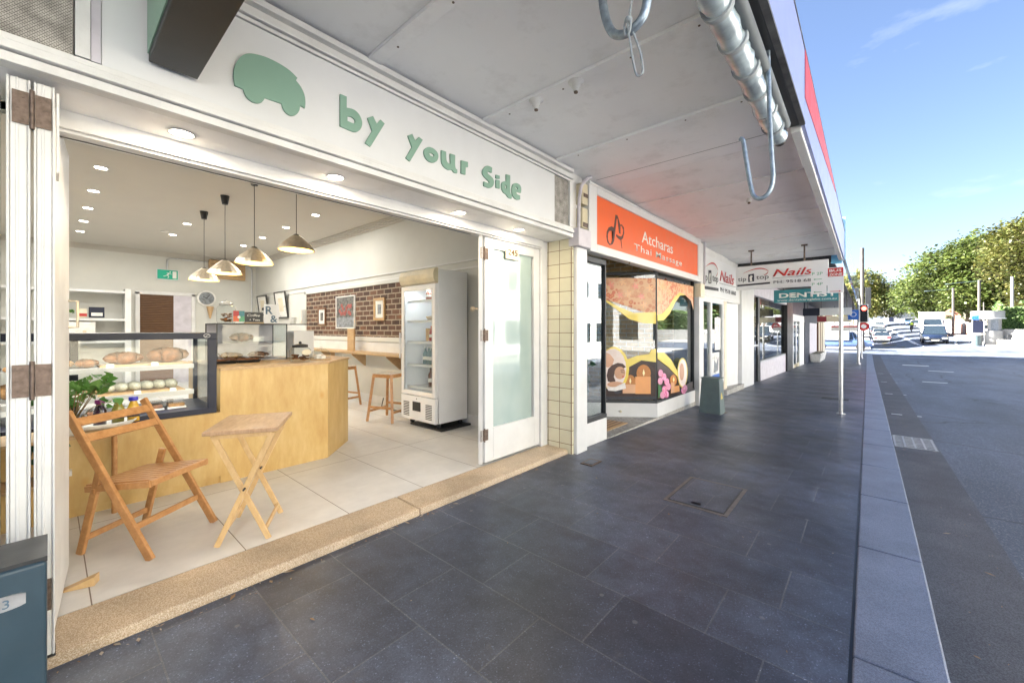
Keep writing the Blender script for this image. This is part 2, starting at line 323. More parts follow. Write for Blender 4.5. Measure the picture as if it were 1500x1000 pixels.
def text(name,s,size,m,parent,org,xd,yd,width=None,bold=0,shear=0,ext=.002,spacing=1,off=None,center=False):
    cu=bpy.data.curves.new(name,'FONT'); cu.body=s; cu.size=1; cu.extrude=0; cu.offset=bold; cu.shear=shear; cu.space_character=spacing; cu.resolution_u=3
    t=bpy.data.objects.new('tmp_text',cu); col.objects.link(t); bpy.context.view_layer.update()
    dg=bpy.context.evaluated_depsgraph_get(); me=bpy.data.meshes.new_from_object(t.evaluated_get(dg)); bpy.data.objects.remove(t)
    xs=[v.co.x for v in me.vertices]; x0,x1=min(xs),max(xs); sx=size if width is None else width/(x1-x0)
    X=Vector(xd).normalized(); Yv=Vector(yd).normalized(); Zn=X.cross(Yv); O=Vector(org); 
    if center: O=O-X*(x1-x0)*sx/2
    b=bmesh.new(); b.from_mesh(me); 
    for v in b.verts: v.co=O+X*(v.co.x-x0)*sx+Yv*v.co.y*size
    r=bmesh.ops.extrude_face_region(b,geom=list(b.faces)); 
    for g in r['geom']:
        if isinstance(g,bmesh.types.BMVert): g.co+=Zn*ext
    o3=Vector(OFF.get(parent.name,(0,0,0))) if parent else Vector(off or (0,0,0))
    bmesh.ops.translate(b,verts=b.verts,vec=-o3); b.to_mesh(me); b.free(); me.materials.clear(); me.materials.append(M[m])
    o=bpy.data.objects.new(name,me); col.objects.link(o)
    if parent: o.parent=parent
    else: o.location=o3
    OFF[o.name]=tuple(o3); return o
def shape2d(name,loops,m,parent,x,th,plane='YZ',off=None):
    """closed outlines (first may be cut by the others) filled and given thickness th towards +x"""
    cu=bpy.data.curves.new(name,'CURVE'); cu.dimensions='2D'; cu.fill_mode='BOTH'; cu.extrude=th/2
    for lp in loops:
        sp=cu.splines.new('POLY'); sp.points.add(len(lp)-1); sp.use_cyclic_u=True
        for p,(a,b_) in zip(sp.points,lp): p.co=(a,b_,0,1)
    t=bpy.data.objects.new('tmp_shape',cu); col.objects.link(t); bpy.context.view_layer.update()
    dg=bpy.context.evaluated_depsgraph_get(); me=bpy.data.meshes.new_from_object(t.evaluated_get(dg)); bpy.data.objects.remove(t)
    o3=Vector(OFF.get(parent.name,(0,0,0))) if parent else Vector(off or (0,0,0))
    for v in me.vertices:
        a,b_,c=v.co
        v.co=Vector((x-th/2+c,a,b_))-o3 if plane=='YZ' else Vector((a,x+c,b_))-o3
    b=bmesh.new(); b.from_mesh(me); bmesh.ops.remove_doubles(b,verts=b.verts,dist=1e-5); bmesh.ops.recalc_face_normals(b,faces=b.faces); b.to_mesh(me); b.free()
    me.materials.clear(); me.materials.append(M[m]); o=bpy.data.objects.new(name,me); col.objects.link(o)
    if parent: o.parent=parent
    else: o.location=o3
    OFF[o.name]=tuple(o3); return o
SH={'b':[[(1.1392,2.7408),(1.1789,2.7413),(1.1789,2.6756),(1.193,2.6786),(1.2072,2.6816),(1.2206,2.6825),(1.2331,2.6802),(1.2449,2.6756),(1.2551,2.6689),(1.2636,2.6599),(1.2706,2.6488),(1.2754,2.6371),(1.2775,2.6252),(1.2773,2.6127),(1.2754,2.6007),(1.2713,2.5891),(1.2655,2.578),(1.2587,2.5685),(1.2514,2.561),(1.2431,2.5552),(1.2341,2.5509),(1.2254,2.5486),(1.2159,2.5479),(1.2027,2.5479),(1.1837,2.5485),(1.1613,2.5498),(1.1392,2.5511)],[(1.1833,2.6285),(1.1924,2.6308),(1.2015,2.6331),(1.2099,2.6339),(1.2176,2.6321),(1.2245,2.6287),(1.2296,2.6245),(1.2323,2.6195),(1.2331,2.6137),(1.2323,2.6085),(1.2304,2.6039),(1.227,2.5998),(1.2206,2.5971),(1.21,2.5966),(1.1966,2.5973),(1.1833,2.5981)]],'y':[[(1.3148,2.6682),(1.3513,2.6932),(1.3777,2.6527),(1.4035,2.6913),(1.4328,2.6764),(1.3339,2.4948),(1.2987,2.5064),(1.3464,2.5991)]],'y2':[[(1.6104,2.6639),(1.6445,2.6877),(1.6699,2.6474),(1.6992,2.686),(1.7313,2.6758),(1.6263,2.4931),(1.5937,2.5067),(1.6434,2.5967)]],'o':[[(1.753,2.6219),(1.7612,2.6301),(1.7717,2.6382),(1.7836,2.6441),(1.7975,2.6473),(1.8128,2.6482),(1.8273,2.6468),(1.8409,2.6427),(1.8536,2.6363),(1.863,2.6281),(1.8678,2.6178),(1.8693,2.6058),(1.8681,2.594),(1.8645,2.5822),(1.8583,2.5706),(1.8502,2.5608),(1.8398,2.5532),(1.8275,2.5473),(1.8147,2.5437),(1.8012,2.5423),(1.7873,2.5431),(1.775,2.5464),(1.7647,2.5529),(1.7559,2.5618),(1.7494,2.5711),(1.7453,2.5803),(1.7435,2.5898),(1.7433,2.5988),(1.7446,2.6069),(1.7477,2.6144)],[(1.7898,2.6041),(1.7981,2.6072),(1.8105,2.609),(1.821,2.6093),(1.8275,2.6075),(1.832,2.6041),(1.8336,2.6002),(1.8317,2.5956),(1.8271,2.5905),(1.821,2.5871),(1.8129,2.5858),(1.8034,2.5861),(1.796,2.5881),(1.7912,2.5927),(1.7884,2.5991)]],'u':[[(1.898,2.6601),(1.9416,2.6621),(1.942,2.6416),(1.9424,2.621),(1.9443,2.6047),(1.9484,2.5944),(1.954,2.5883),(1.9605,2.5846),(1.968,2.5834),(1.9764,2.5846),(1.9849,2.5858),(1.9822,2.6618),(2.0291,2.6654),(2.0288,2.637),(2.0285,2.6086),(2.0291,2.5866),(2.0311,2.5748),(2.034,2.5693),(2.0376,2.5657),(2.0418,2.563),(2.0467,2.5622),(2.0516,2.5613),(2.0488,2.5338),(2.0386,2.5329),(2.0285,2.532),(2.0194,2.5327),(2.0123,2.5368),(2.0063,2.5425),(1.9986,2.5457),(1.9883,2.5433),(1.9765,2.5384),(1.9645,2.5356),(1.9521,2.5364),(1.9395,2.5393),(1.9283,2.5436),(1.9188,2.549),(1.9107,2.5559),(1.9045,2.5643),(1.9008,2.5736),(1.8991,2.5844),(1.898,2.5983),(1.8975,2.6169),(1.8977,2.6385)]],'r':[[(2.0901,2.6451),(2.1604,2.6539),(2.1604,2.6133),(2.1367,2.6083),(2.1338,2.5474),(2.0901,2.5457)]],'S':[[(2.3389,2.6623),(2.3467,2.6713),(2.3559,2.68),(2.3665,2.6867),(2.3799,2.6907),(2.3949,2.6926),(2.4079,2.6934),(2.417,2.6931),(2.4242,2.6915),(2.4314,2.69),(2.428,2.6469),(2.4134,2.6476),(2.3989,2.6483),(2.3879,2.6469),(2.3812,2.6418),(2.378,2.6347),(2.3797,2.6283),(2.3887,2.6238),(2.4027,2.62),(2.4162,2.6155),(2.4283,2.6103),(2.4399,2.6044),(2.4483,2.5965),(2.4526,2.5854),(2.4536,2.5724),(2.4517,2.5598),(2.4463,2.5477),(2.4379,2.536),(2.428,2.5265),(2.4174,2.5202),(2.4054,2.516),(2.3912,2.5134),(2.374,2.5125),(2.3547,2.5131),(2.3356,2.5137),(2.3356,2.5503),(2.3559,2.5498),(2.3763,2.5493),(2.3912,2.5505),(2.3986,2.5543),(2.4003,2.5597),(2.3962,2.5658),(2.3839,2.5723),(2.366,2.5794),(2.3502,2.5865),(2.3387,2.5931),(2.3292,2.5998),(2.3227,2.6073),(2.3201,2.6163),(2.3205,2.6262),(2.3227,2.6358),(2.3265,2.6449),(2.332,2.6537)]],'dot':[[(2.4791,2.6464),(2.5243,2.6498),(2.5243,2.6235),(2.4791,2.6168)]],'i':[[(2.4791,2.605),(2.5243,2.6092),(2.5243,2.5411),(2.4791,2.5376)]],'d':[[(2.6085,2.6871),(2.6582,2.6916),(2.6573,2.6402),(2.6564,2.589),(2.6582,2.5502),(2.6645,2.5324),(2.6735,2.5272),(2.6825,2.5219),(2.6769,2.4921),(2.6627,2.4918),(2.6486,2.4914),(2.636,2.4932),(2.6261,2.4989),(2.6178,2.5067),(2.6085,2.5132),(2.5965,2.5163),(2.5835,2.5182),(2.5723,2.5223),(2.5633,2.5298),(2.5559,2.5394),(2.5508,2.5505),(2.5483,2.5637),(2.5481,2.5783),(2.5508,2.5913),(2.5576,2.6021),(2.5674,2.6113),(2.5777,2.6179),(2.5876,2.6205),(2.598,2.6203),(2.6085,2.6202)],[(2.5921,2.5903),(2.598,2.5932),(2.6062,2.593),(2.6121,2.5896),(2.6143,2.5808),(2.6143,2.5688),(2.6121,2.5604),(2.6062,2.5582),(2.598,2.5596),(2.5921,2.5637),(2.5899,2.5718),(2.5899,2.5826)]],'e':[[(2.6957,2.6218),(2.7079,2.633),(2.7235,2.641),(2.7397,2.646),(2.7566,2.6478),(2.774,2.6465),(2.7883,2.6428),(2.798,2.6367),(2.8043,2.6282),(2.8081,2.6177),(2.8085,2.6047),(2.8063,2.5897),(2.8041,2.5748),(2.7397,2.5698),(2.7417,2.5629),(2.7437,2.556),(2.7493,2.5509),(2.7611,2.5491),(2.7766,2.5491),(2.7923,2.5491),(2.7923,2.5124),(2.7743,2.5079),(2.7565,2.5034),(2.7397,2.5023),(2.7232,2.5059),(2.7078,2.5128),(2.6957,2.5227),(2.6881,2.5359),(2.6839,2.552),(2.6825,2.5688),(2.6839,2.587),(2.6881,2.606)],[(2.732,2.609),(2.7385,2.6108),(2.7477,2.6112),(2.7551,2.6101),(2.7603,2.6064),(2.7638,2.6011),(2.7629,2.5971),(2.7543,2.5951),(2.7414,2.5943),(2.732,2.5953),(2.7288,2.5992),(2.7291,2.6048)]],'van':[[(0.6075,2.5516),(0.6053,2.5667),(0.6031,2.5818),(0.6019,2.5969),(0.6022,2.6123),(0.6034,2.6277),(0.6057,2.6422),(0.6091,2.6553),(0.6136,2.6674),(0.6187,2.6792),(0.6243,2.691),(0.6305,2.7025),(0.6377,2.7129),(0.6456,2.7222),(0.6544,2.7305),(0.6646,2.7377),(0.6764,2.7437),(0.6897,2.7485),(0.704,2.7525),(0.7194,2.7559),(0.7358,2.7585),(0.7529,2.76),(0.7708,2.7601),(0.7894,2.7592),(0.8078,2.7572),(0.826,2.7542),(0.844,2.7501),(0.8605,2.745),(0.8743,2.7385),(0.8866,2.7309),(0.8989,2.7233),(0.8912,2.7066),(0.9002,2.699),(0.9092,2.6912),(0.9174,2.6823),(0.9247,2.6713),(0.9312,2.659),(0.9361,2.6466),(0.939,2.6342),(0.9403,2.6216),(0.9408,2.6094),(0.9406,2.5977),(0.9395,2.5864),(0.9385,2.575),(0.9128,2.582),(0.9121,2.5722),(0.9115,2.5624),(0.9095,2.5525),(0.9058,2.5419),(0.9008,2.5313),(0.8944,2.5222),(0.8861,2.5148),(0.8765,2.5089),(0.8672,2.5056),(0.8585,2.5053),(0.8501,2.5075),(0.8427,2.511),(0.8366,2.5158),(0.8315,2.5218),(0.8273,2.5285),(0.8245,2.5358),(0.8226,2.5437),(0.8208,2.5517),(0.7405,2.5478),(0.7369,2.5388),(0.7332,2.5299),(0.7282,2.522),(0.7212,2.515),(0.7128,2.5091),(0.704,2.505),(0.6949,2.5029),(0.6853,2.5026),(0.6763,2.5045),(0.6677,2.5091),(0.6596,2.5158),(0.653,2.5234),(0.6488,2.5318),(0.6461,2.541),(0.6434,2.5502)]],'A':[[(4.6565,2.7727),(4.7095,2.7788),(4.7274,2.7312),(4.6895,2.7337),(4.6653,2.6268),(4.6216,2.4465),(4.5849,2.3951),(4.5106,2.3705),(4.4482,2.3982),(4.4236,2.463),(4.4318,2.5234),(4.4792,2.5816),(4.5528,2.6105),(4.6064,2.6055),(4.6064,2.545),(4.5528,2.5554),(4.4896,2.5389),(4.4585,2.4987),(4.4585,2.4394),(4.4896,2.395),(4.5358,2.3924),(4.5635,2.4369),(4.6064,2.5753)],[(4.7095,2.7788),(4.7839,2.6753),(4.8297,2.6863),(4.8879,2.6587),(4.8973,2.5867),(4.8645,2.5179),(4.8067,2.48),(4.7274,2.4896),(4.6719,2.5108),(4.6785,2.5375),(4.7499,2.5243),(4.8182,2.5309),(4.8599,2.5695),(4.8692,2.6236),(4.8297,2.6633),(4.7907,2.6611),(4.7953,2.5581),(4.7544,2.5612),(4.7095,2.7378)],[(4.7999,2.481),(4.8182,2.4819),(4.8413,2.3801),(4.8321,2.3787)]]}
GR={'L':[('peach_band','peach',[(0.781,2.147),(0.015,2.131),(0.015,1.61),(0.127,1.595),(0.257,1.629),(0.431,1.696),(0.562,1.741),(0.781,1.809)]),('yellow_ribbon','ribbon',[(0.781,1.809),(0.562,1.69),(0.344,1.6),(0.015,1.615),(0.015,1.434),(0.192,1.439),(0.409,1.501),(0.584,1.634),(0.781,1.78)]),('brown_photo','umber',[(0.781,0.767),(0.442,0.769),(0.257,0.87),(0.015,0.849),(0.015,0.32),(0.781,0.31)]),('dark_plinth','ink',[(0.781,0.31),(0.015,0.32),(0.015,0.265),(0.781,0.266)]),('yellow_ribbon','ribbon',[(0.464,0.88),(0.301,0.943),(0.117,0.966),(0.084,1.037),(0.015,1.048),(0.015,0.843),(0.236,0.87),(0.435,0.758)]),('oval_frame','ribbon',[(0.42,0.736),(0.434,0.618),(0.474,0.515),(0.535,0.437),(0.609,0.395),(0.689,0.395),(0.764,0.435),(0.781,0.512),(0.781,0.615),(0.781,0.733),(0.781,0.851),(0.781,0.955),(0.764,1.032),(0.689,1.074),(0.609,1.074),(0.535,1.033),(0.474,0.957),(0.434,0.854)]),('portrait_ground','palepink',[(0.464,0.736),(0.476,0.628),(0.512,0.533),(0.567,0.462),(0.635,0.424),(0.707,0.423),(0.775,0.46),(0.781,0.53),(0.781,0.625),(0.781,0.733),(0.781,0.842),(0.781,0.937),(0.775,1.007),(0.707,1.045),(0.635,1.045),(0.567,1.008),(0.512,0.938),(0.476,0.843)]),('shoulder','skin',[(0.781,0.994),(0.711,0.963),(0.649,0.879),(0.676,0.79),(0.737,0.756),(0.781,0.767)]),('hair','hair',[(0.746,0.544),(0.763,0.633),(0.741,0.734),(0.682,0.794),(0.595,0.83),(0.518,0.817),(0.47,0.769),(0.507,0.742),(0.584,0.742),(0.638,0.69),(0.654,0.612),(0.627,0.546),(0.682,0.518)]),('face','skin',[(0.479,0.676),(0.485,0.638),(0.503,0.606),(0.53,0.585),(0.562,0.577),(0.594,0.584),(0.621,0.605),(0.639,0.637),(0.645,0.674),(0.639,0.712),(0.621,0.744),(0.594,0.765),(0.562,0.773),(0.53,0.766),(0.503,0.745),(0.485,0.713)]),('closed_eye','hair',[(0.544,0.691),(0.492,0.685),(0.49,0.676),(0.544,0.68)]),('eyebrow','hair',[(0.553,0.72),(0.492,0.72),(0.492,0.711),(0.553,0.708)]),('lips','orchid3',[(0.492,0.618),(0.498,0.61),(0.514,0.607),(0.529,0.61),(0.536,0.618),(0.529,0.625),(0.514,0.629),(0.498,0.626)]),('hand','skin',[(0.501,0.498),(0.513,0.479),(0.548,0.463),(0.599,0.454),(0.656,0.453),(0.707,0.461),(0.742,0.476),(0.754,0.495),(0.742,0.515),(0.707,0.531),(0.656,0.54),(0.599,0.54),(0.548,0.532),(0.513,0.517)]),('towel','palepink2',[(0.763,0.444),(0.627,0.461),(0.486,0.529),(0.47,0.436),(0.627,0.394),(0.737,0.4)]),('candle_glow','glow',[(0.322,0.549),(0.329,0.511),(0.347,0.479),(0.373,0.458),(0.405,0.45),(0.437,0.457),(0.463,0.478),(0.481,0.51),(0.488,0.547),(0.481,0.584),(0.463,0.616),(0.437,0.638),(0.405,0.645),(0.373,0.638),(0.347,0.617),(0.329,0.586)]),('candle_glow','glow',[(0.093,0.672),(0.101,0.621),(0.125,0.578),(0.16,0.549),(0.201,0.539),(0.242,0.548),(0.278,0.577),(0.301,0.62),(0.309,0.67),(0.301,0.721),(0.278,0.765),(0.242,0.794),(0.201,0.804),(0.16,0.794),(0.125,0.766),(0.101,0.723)]),('candle','candle',[(0.518,0.498),(0.322,0.5),(0.318,0.36),(0.518,0.358)]),('candle','candle2',[(0.327,0.619),(0.095,0.621),(0.095,0.356),(0.327,0.354)]),('flame','flame',[(0.405,0.603),(0.388,0.548),(0.405,0.503),(0.42,0.548)]),('flame','flame',[(0.201,0.738),(0.182,0.672),(0.201,0.625),(0.218,0.671)]),('pebble','ink',[(0.538,0.391),(0.541,0.376),(0.551,0.362),(0.566,0.352),(0.585,0.347),(0.604,0.347),(0.623,0.352),(0.638,0.361),(0.648,0.375),(0.651,0.39),(0.648,0.405),(0.638,0.419),(0.623,0.429),(0.604,0.434),(0.585,0.434),(0.566,0.429),(0.551,0.419),(0.541,0.406)]),('blossom','blossom2',[(0.627,2.035),(0.643,1.995),(0.682,1.974),(0.726,1.982),(0.755,2.014),(0.755,2.057),(0.726,2.089),(0.682,2.096),(0.643,2.075)]),('blossom','blossom',[(0.453,2.078),(0.468,2.038),(0.507,2.017),(0.551,2.025),(0.58,2.057),(0.58,2.1),(0.551,2.132),(0.507,2.139),(0.468,2.118)]),('blossom','blossom2',[(0.257,2.01),(0.273,1.97),(0.311,1.949),(0.355,1.957),(0.384,1.989),(0.384,2.032),(0.355,2.064),(0.311,2.071),(0.273,2.049)]),('blossom','blossom',[(0.366,1.9),(0.381,1.86),(0.42,1.839),(0.464,1.846),(0.492,1.879),(0.492,1.922),(0.464,1.954),(0.42,1.961),(0.381,1.94)]),('blossom','blossom2',[(0.171,1.854),(0.186,1.814),(0.224,1.793),(0.268,1.801),(0.297,1.834),(0.297,1.876),(0.268,1.908),(0.224,1.915),(0.186,1.894)]),('blossom','blossom',[(0.041,1.986),(0.056,1.946),(0.095,1.925),(0.138,1.933),(0.167,1.966),(0.167,2.008),(0.138,2.04),(0.095,2.047),(0.056,2.026)]),('blossom','blossom2',[(0.496,1.878),(0.512,1.838),(0.55,1.817),(0.595,1.825),(0.623,1.858),(0.623,1.9),(0.595,1.933),(0.55,1.94),(0.512,1.918)]),('blossom','blossom',[(0.127,1.721),(0.143,1.682),(0.181,1.661),(0.225,1.668),(0.253,1.701),(0.253,1.743),(0.225,1.775),(0.181,1.783),(0.143,1.761)])],'R':[('peach_band','peach',[(6.165,2.125),(7.888,2.142),(7.888,1.704),(7.75,1.869),(7.439,1.955),(7.146,1.966),(6.872,1.859),(6.676,1.708),(6.368,1.582),(6.165,1.566)]),('yellow_ribbon','ribbon',[(6.165,1.57),(6.368,1.594),(6.644,1.718),(6.872,1.876),(7.146,1.978),(7.439,1.955),(7.146,1.924),(6.939,1.803),(6.676,1.603),(6.428,1.493),(6.165,1.478)]),('brown_photo','umber',[(6.165,0.884),(6.613,0.731),(7.007,0.557),(7.439,0.355),(7.847,0.392),(7.847,0.22),(6.165,0.272)]),('yellow_ribbon','ribbon',[(6.165,0.994),(6.428,0.982),(6.74,0.851),(7.007,0.654),(7.041,0.542),(6.613,0.738),(6.165,0.895)]),('oval_frame','ribbon',[(7.545,0.57),(7.529,0.479),(7.481,0.403),(7.409,0.351),(7.321,0.328),(7.23,0.338),(7.146,0.378),(7.079,0.442),(7.036,0.523),(7.021,0.612),(7.036,0.698),(7.079,0.772),(7.146,0.826),(7.23,0.852),(7.321,0.847),(7.409,0.811),(7.481,0.747),(7.529,0.663)]),('oval_photo','palepink',[(7.499,0.573),(7.485,0.492),(7.446,0.423),(7.386,0.375),(7.314,0.354),(7.238,0.362),(7.168,0.397),(7.111,0.455),(7.075,0.528),(7.062,0.609),(7.075,0.687),(7.111,0.754),(7.168,0.803),(7.238,0.827),(7.314,0.823),(7.386,0.79),(7.446,0.733),(7.485,0.657)]),('figure','skin',[(7.349,0.603),(7.342,0.552),(7.321,0.509),(7.29,0.478),(7.252,0.464),(7.212,0.467),(7.175,0.489),(7.145,0.524),(7.125,0.57),(7.118,0.621),(7.125,0.671),(7.145,0.714),(7.175,0.745),(7.212,0.76),(7.252,0.758),(7.29,0.738),(7.321,0.702),(7.342,0.655)]),('leaf','greenleaf',[(6.182,0.552),(6.339,0.424),(6.309,0.316),(6.182,0.287)]),('candle','candle',[(6.727,0.481),(6.885,0.456),(6.885,0.293),(6.727,0.3)]),('candle','candle2',[(6.885,0.401),(7.111,0.389),(7.132,0.283),(6.885,0.293)]),('candle_glow','glow',[(7.007,0.485),(6.985,0.438),(6.925,0.409),(6.845,0.405),(6.766,0.426),(6.709,0.466),(6.689,0.515),(6.709,0.56),(6.766,0.589),(6.845,0.595),(6.925,0.576),(6.985,0.535)]),('flame','flame',[(6.845,0.56),(6.885,0.508),(6.845,0.469),(6.806,0.516)]),('orchid','orchid2',[(6.38,0.657),(6.361,0.624),(6.311,0.607),(6.25,0.613),(6.201,0.638),(6.182,0.673),(6.201,0.705),(6.25,0.723),(6.311,0.718),(6.361,0.693)]),('orchid','orchid',[(6.519,0.588),(6.5,0.555),(6.448,0.538),(6.385,0.544),(6.334,0.57),(6.315,0.606),(6.334,0.639),(6.385,0.656),(6.448,0.651),(6.5,0.625)]),('orchid','orchid2',[(6.362,0.534),(6.343,0.502),(6.293,0.486),(6.232,0.492),(6.184,0.518),(6.165,0.553),(6.184,0.585),(6.232,0.602),(6.293,0.596),(6.343,0.571)]),('orchid','orchid',[(6.644,0.496),(6.624,0.462),(6.571,0.446),(6.506,0.453),(6.454,0.479),(6.434,0.516),(6.454,0.549),(6.506,0.566),(6.571,0.56),(6.624,0.533)]),('orchid','orchid2',[(6.721,0.411),(6.7,0.377),(6.646,0.361),(6.58,0.369),(6.527,0.396),(6.507,0.433),(6.527,0.466),(6.58,0.483),(6.646,0.476),(6.7,0.449)]),('orchid','orchid',[(6.544,0.383),(6.524,0.351),(6.472,0.335),(6.409,0.343),(6.358,0.37),(6.339,0.406),(6.358,0.439),(6.409,0.455),(6.472,0.448),(6.524,0.421)]),('orchid','orchid2',[(6.458,0.302),(6.439,0.27),(6.388,0.255),(6.325,0.263),(6.276,0.29),(6.257,0.327),(6.276,0.358),(6.325,0.374),(6.388,0.366),(6.439,0.339)]),('orchid','orchid',[(6.625,0.295),(6.605,0.262),(6.552,0.247),(6.487,0.256),(6.436,0.284),(6.416,0.321),(6.436,0.353),(6.487,0.369),(6.552,0.361),(6.605,0.333)]),('orchid','orchid2',[(7.53,0.294),(7.505,0.258),(7.44,0.241),(7.362,0.25),(7.299,0.281),(7.276,0.322),(7.299,0.358),(7.362,0.375),(7.44,0.367),(7.505,0.336)]),('orchid','orchid',[(7.454,0.264),(7.429,0.228),(7.366,0.212),(7.288,0.221),(7.227,0.252),(7.203,0.293),(7.227,0.328),(7.288,0.345),(7.366,0.337),(7.429,0.306)]),('blossom','blossom',[(6.513,2.034),(6.479,1.987),(6.393,1.957),(6.298,1.958),(6.236,1.989),(6.236,2.034),(6.298,2.075),(6.393,2.091),(6.479,2.075)]),('blossom','blossom',[(6.832,1.94),(6.795,1.892),(6.703,1.862),(6.6,1.864),(6.535,1.897),(6.535,1.944),(6.6,1.985),(6.703,2.001),(6.795,1.983)]),('blossom','blossom',[(7.469,2.084),(7.426,2.032),(7.321,1.998),(7.203,1.999),(7.128,2.033),(7.128,2.083),(7.203,2.128),(7.321,2.147),(7.426,2.129)]),('blossom','blossom',[(6.452,1.824),(6.418,1.778),(6.334,1.751),(6.24,1.754),(6.179,1.786),(6.179,1.831),(6.24,1.87),(6.334,1.884),(6.418,1.866)])]}
# ---------------- ground, roads ----------------
def lerp(a,b,t): return a+(b-a)*max(0,min(1,t))
def zg(x,y):
    z=0 if y<4 else -.02*(min(y,26)-4)
    st=lerp(66,39,(x-1)/3.5); t=max(0,y-st)
    z+=.036*t*t/(t+8) if t>0 else 0
    return z
def fr(a,b,st): 
    n=max(1,int(round((b-a)/st))); return [a+(b-a)*i/n for i in range(n+1)]
FX=-2.44
ysl=fr(-6,40,1.0)
o=MB().sheet(fr(-900,-30,90)+fr(-28,40,4)+fr(60,900,70),fr(-60,300,6)+fr(330,1500,90),lambda x,y:zg(x,y)-.32).build('ground','soil',fix=False); tag(o,kind='structure')
o=MB().sheet([-2.75,-2.44,-1.6,-.8,-.058],ysl,lambda x,y:zg(x,y)).build('pavement','paver',fix=False); tag(o,kind='structure')
b=MB()
b.sheet([-.058,.24],ysl,lambda x,y:zg(x,y)-.012)
o=b.build('pavement_joint','black',fix=False); tag(o,kind='structure')
b=MB(); ye=[-1.2,-.05,1.05,2.2,3.34,4.42,5.5]+[5.5+1.12*i for i in range(1,31)]
for a,c in zip(ye,ye[1:]):
    c-=.008; z0,z1=zg(0,a),zg(0,c)
    b.hexa([(-.046,a,z0-.3),(.24,a,z0-.3),(.24,c,z1-.3),(-.046,c,z1-.3)],[(-.046,a,z0),(.24,a,z0),(.24,c,z1),(-.046,c,z1)])
o=b.build('kerb','kerbstone',bevel=.008); tag(o,kind='structure')
RX=8.0
road=lambda x,y:zg(x,y)-.135
o=MB().sheet(fr(.2,RX,1.3),fr(-8,41,1.0)+fr(42,300,2),road).build('road','asphalt',fix=False); tag(o,kind='structure')
o=MB().sheet(fr(-60,.2,5),fr(41,52,2.2),lambda x,y:zg(x,y)-.137).build('side_road','asphalt',fix=False); tag(o,kind='structure')
o=MB().sheet(fr(RX,60,4),fr(39,52,2.2),lambda x,y:zg(x,y)-.137).build('side_road','asphalt',fix=False); tag(o,kind='structure')
o=MB().sheet([.24,.69],ysl,lambda x,y:road(x,y)+.010-.02*(.69-x)).build('gutter','gutter',fix=False); tag(o,kind='structure')
# sunlit far footpaths
b=MB(); b.sheet(fr(-3.2,.2,1.1),fr(52,300,2),lambda x,y:zg(x,y)); b.sheet([.2,.201],fr(52,300,4),lambda x,y:zg(x,y)-(.2 if x>.2 else 0)); b.sheet([-3.2,.2],[51.99,52],lambda x,y:zg(x,y)-(.2 if y<52 else 0))
o=b.build('far_footpath','footpath',fix=False); tag(o,kind='structure')
b=MB(); b.sheet([RX-.001]+fr(RX,15,1.5),[51.99]+fr(52,300,4),lambda x,y:zg(x,y)-(.2 if (x<RX or y<52) else 0))
o=b.build('park_footpath','footpath',fix=False); tag(o,kind='structure')
b=MB(); b.sheet([RX-.001]+fr(RX,13,2.5),fr(-8,39,2)+[39.01],lambda x,y:zg(x,y)-(.2 if (x<RX or y>39) else 0))
o=b.build('opposite_footpath','footpath',fix=False); tag(o,kind='structure')
# road markings
b=MB()
def strip(b,pts,wd,dz=.006):
    for (xa,ya),(xb,yb) in zip(pts,pts[1:]):
        n=max(1,int(math.hypot(xb-xa,yb-ya)/2.0)); d=Vector((xb-xa,yb-ya)).normalized(); nx,ny=-d.y*wd/2,d.x*wd/2
        for i in range(n):
            p=[(xa+(xb-xa)*k/n,ya+(yb-ya)*k/n) for k in(i,i+1)]
            q=[(p[0][0]-nx,p[0][1]-ny),(p[0][0]+nx,p[0][1]+ny),(p[1][0]+nx,p[1][1]+ny),(p[1][0]-nx,p[1][1]-ny)]
            b.poly([(x,y,road(x,y)+dz) for x,y in q][::-1])
strip(b,[(3.9,53.5),(3.6,75),(3.3,110),(3.0,170),(2.5,260)],.28)
strip(b,[(6.0,53),(6.6,60),(7.6,68)],.14); strip(b,[(.8,52.8),(3.7,52.8)],.3)
strip(b,[(1.9,30),(1.9,30.4)],1.0); strip(b,[(1.2,38.4),(4,38.4)],.10)
for y in (10.6,14.5,18.5,23): strip(b,[(.34,y),(.75,y)],.07)
strip(b,[(1.7,19.6),(1.7,19.8)],.6);strip(b,[(2.5,26.6),(2.5,26.8)],.8)
o=b.build('road_marking','roadpaint',fix=False); tag(o,kind='structure')
M['grate']=mat('worn_grate',(.42,.43,.44),.5,metal=.2,var=.2,scale=20)
# drain grate in the gutter
t=thing('drain_grate','pale metal drain grate in the gutter beside the kerb','drain',(.46,7.75,road(.4,7.75)))
b=MB(); z=road(.4,7.75)+.006
for i in range(9): b.box(.27,.68,7.40+i*.088,7.425+i*.088,z-.008,z+.014)
for i in range(5): b.beam((.28+i*.095,7.4,z+.004),(.28+i*.095,8.13,z+.004),.018,.018)
b.build('grille','grate',t); box('pit','black',t,.26,.69,7.38,8.14,z-.03,z-.004)
M['coverframe']=mat('cover_frame',(.16,.145,.135),.5,metal=.3,var=.3,scale=20)
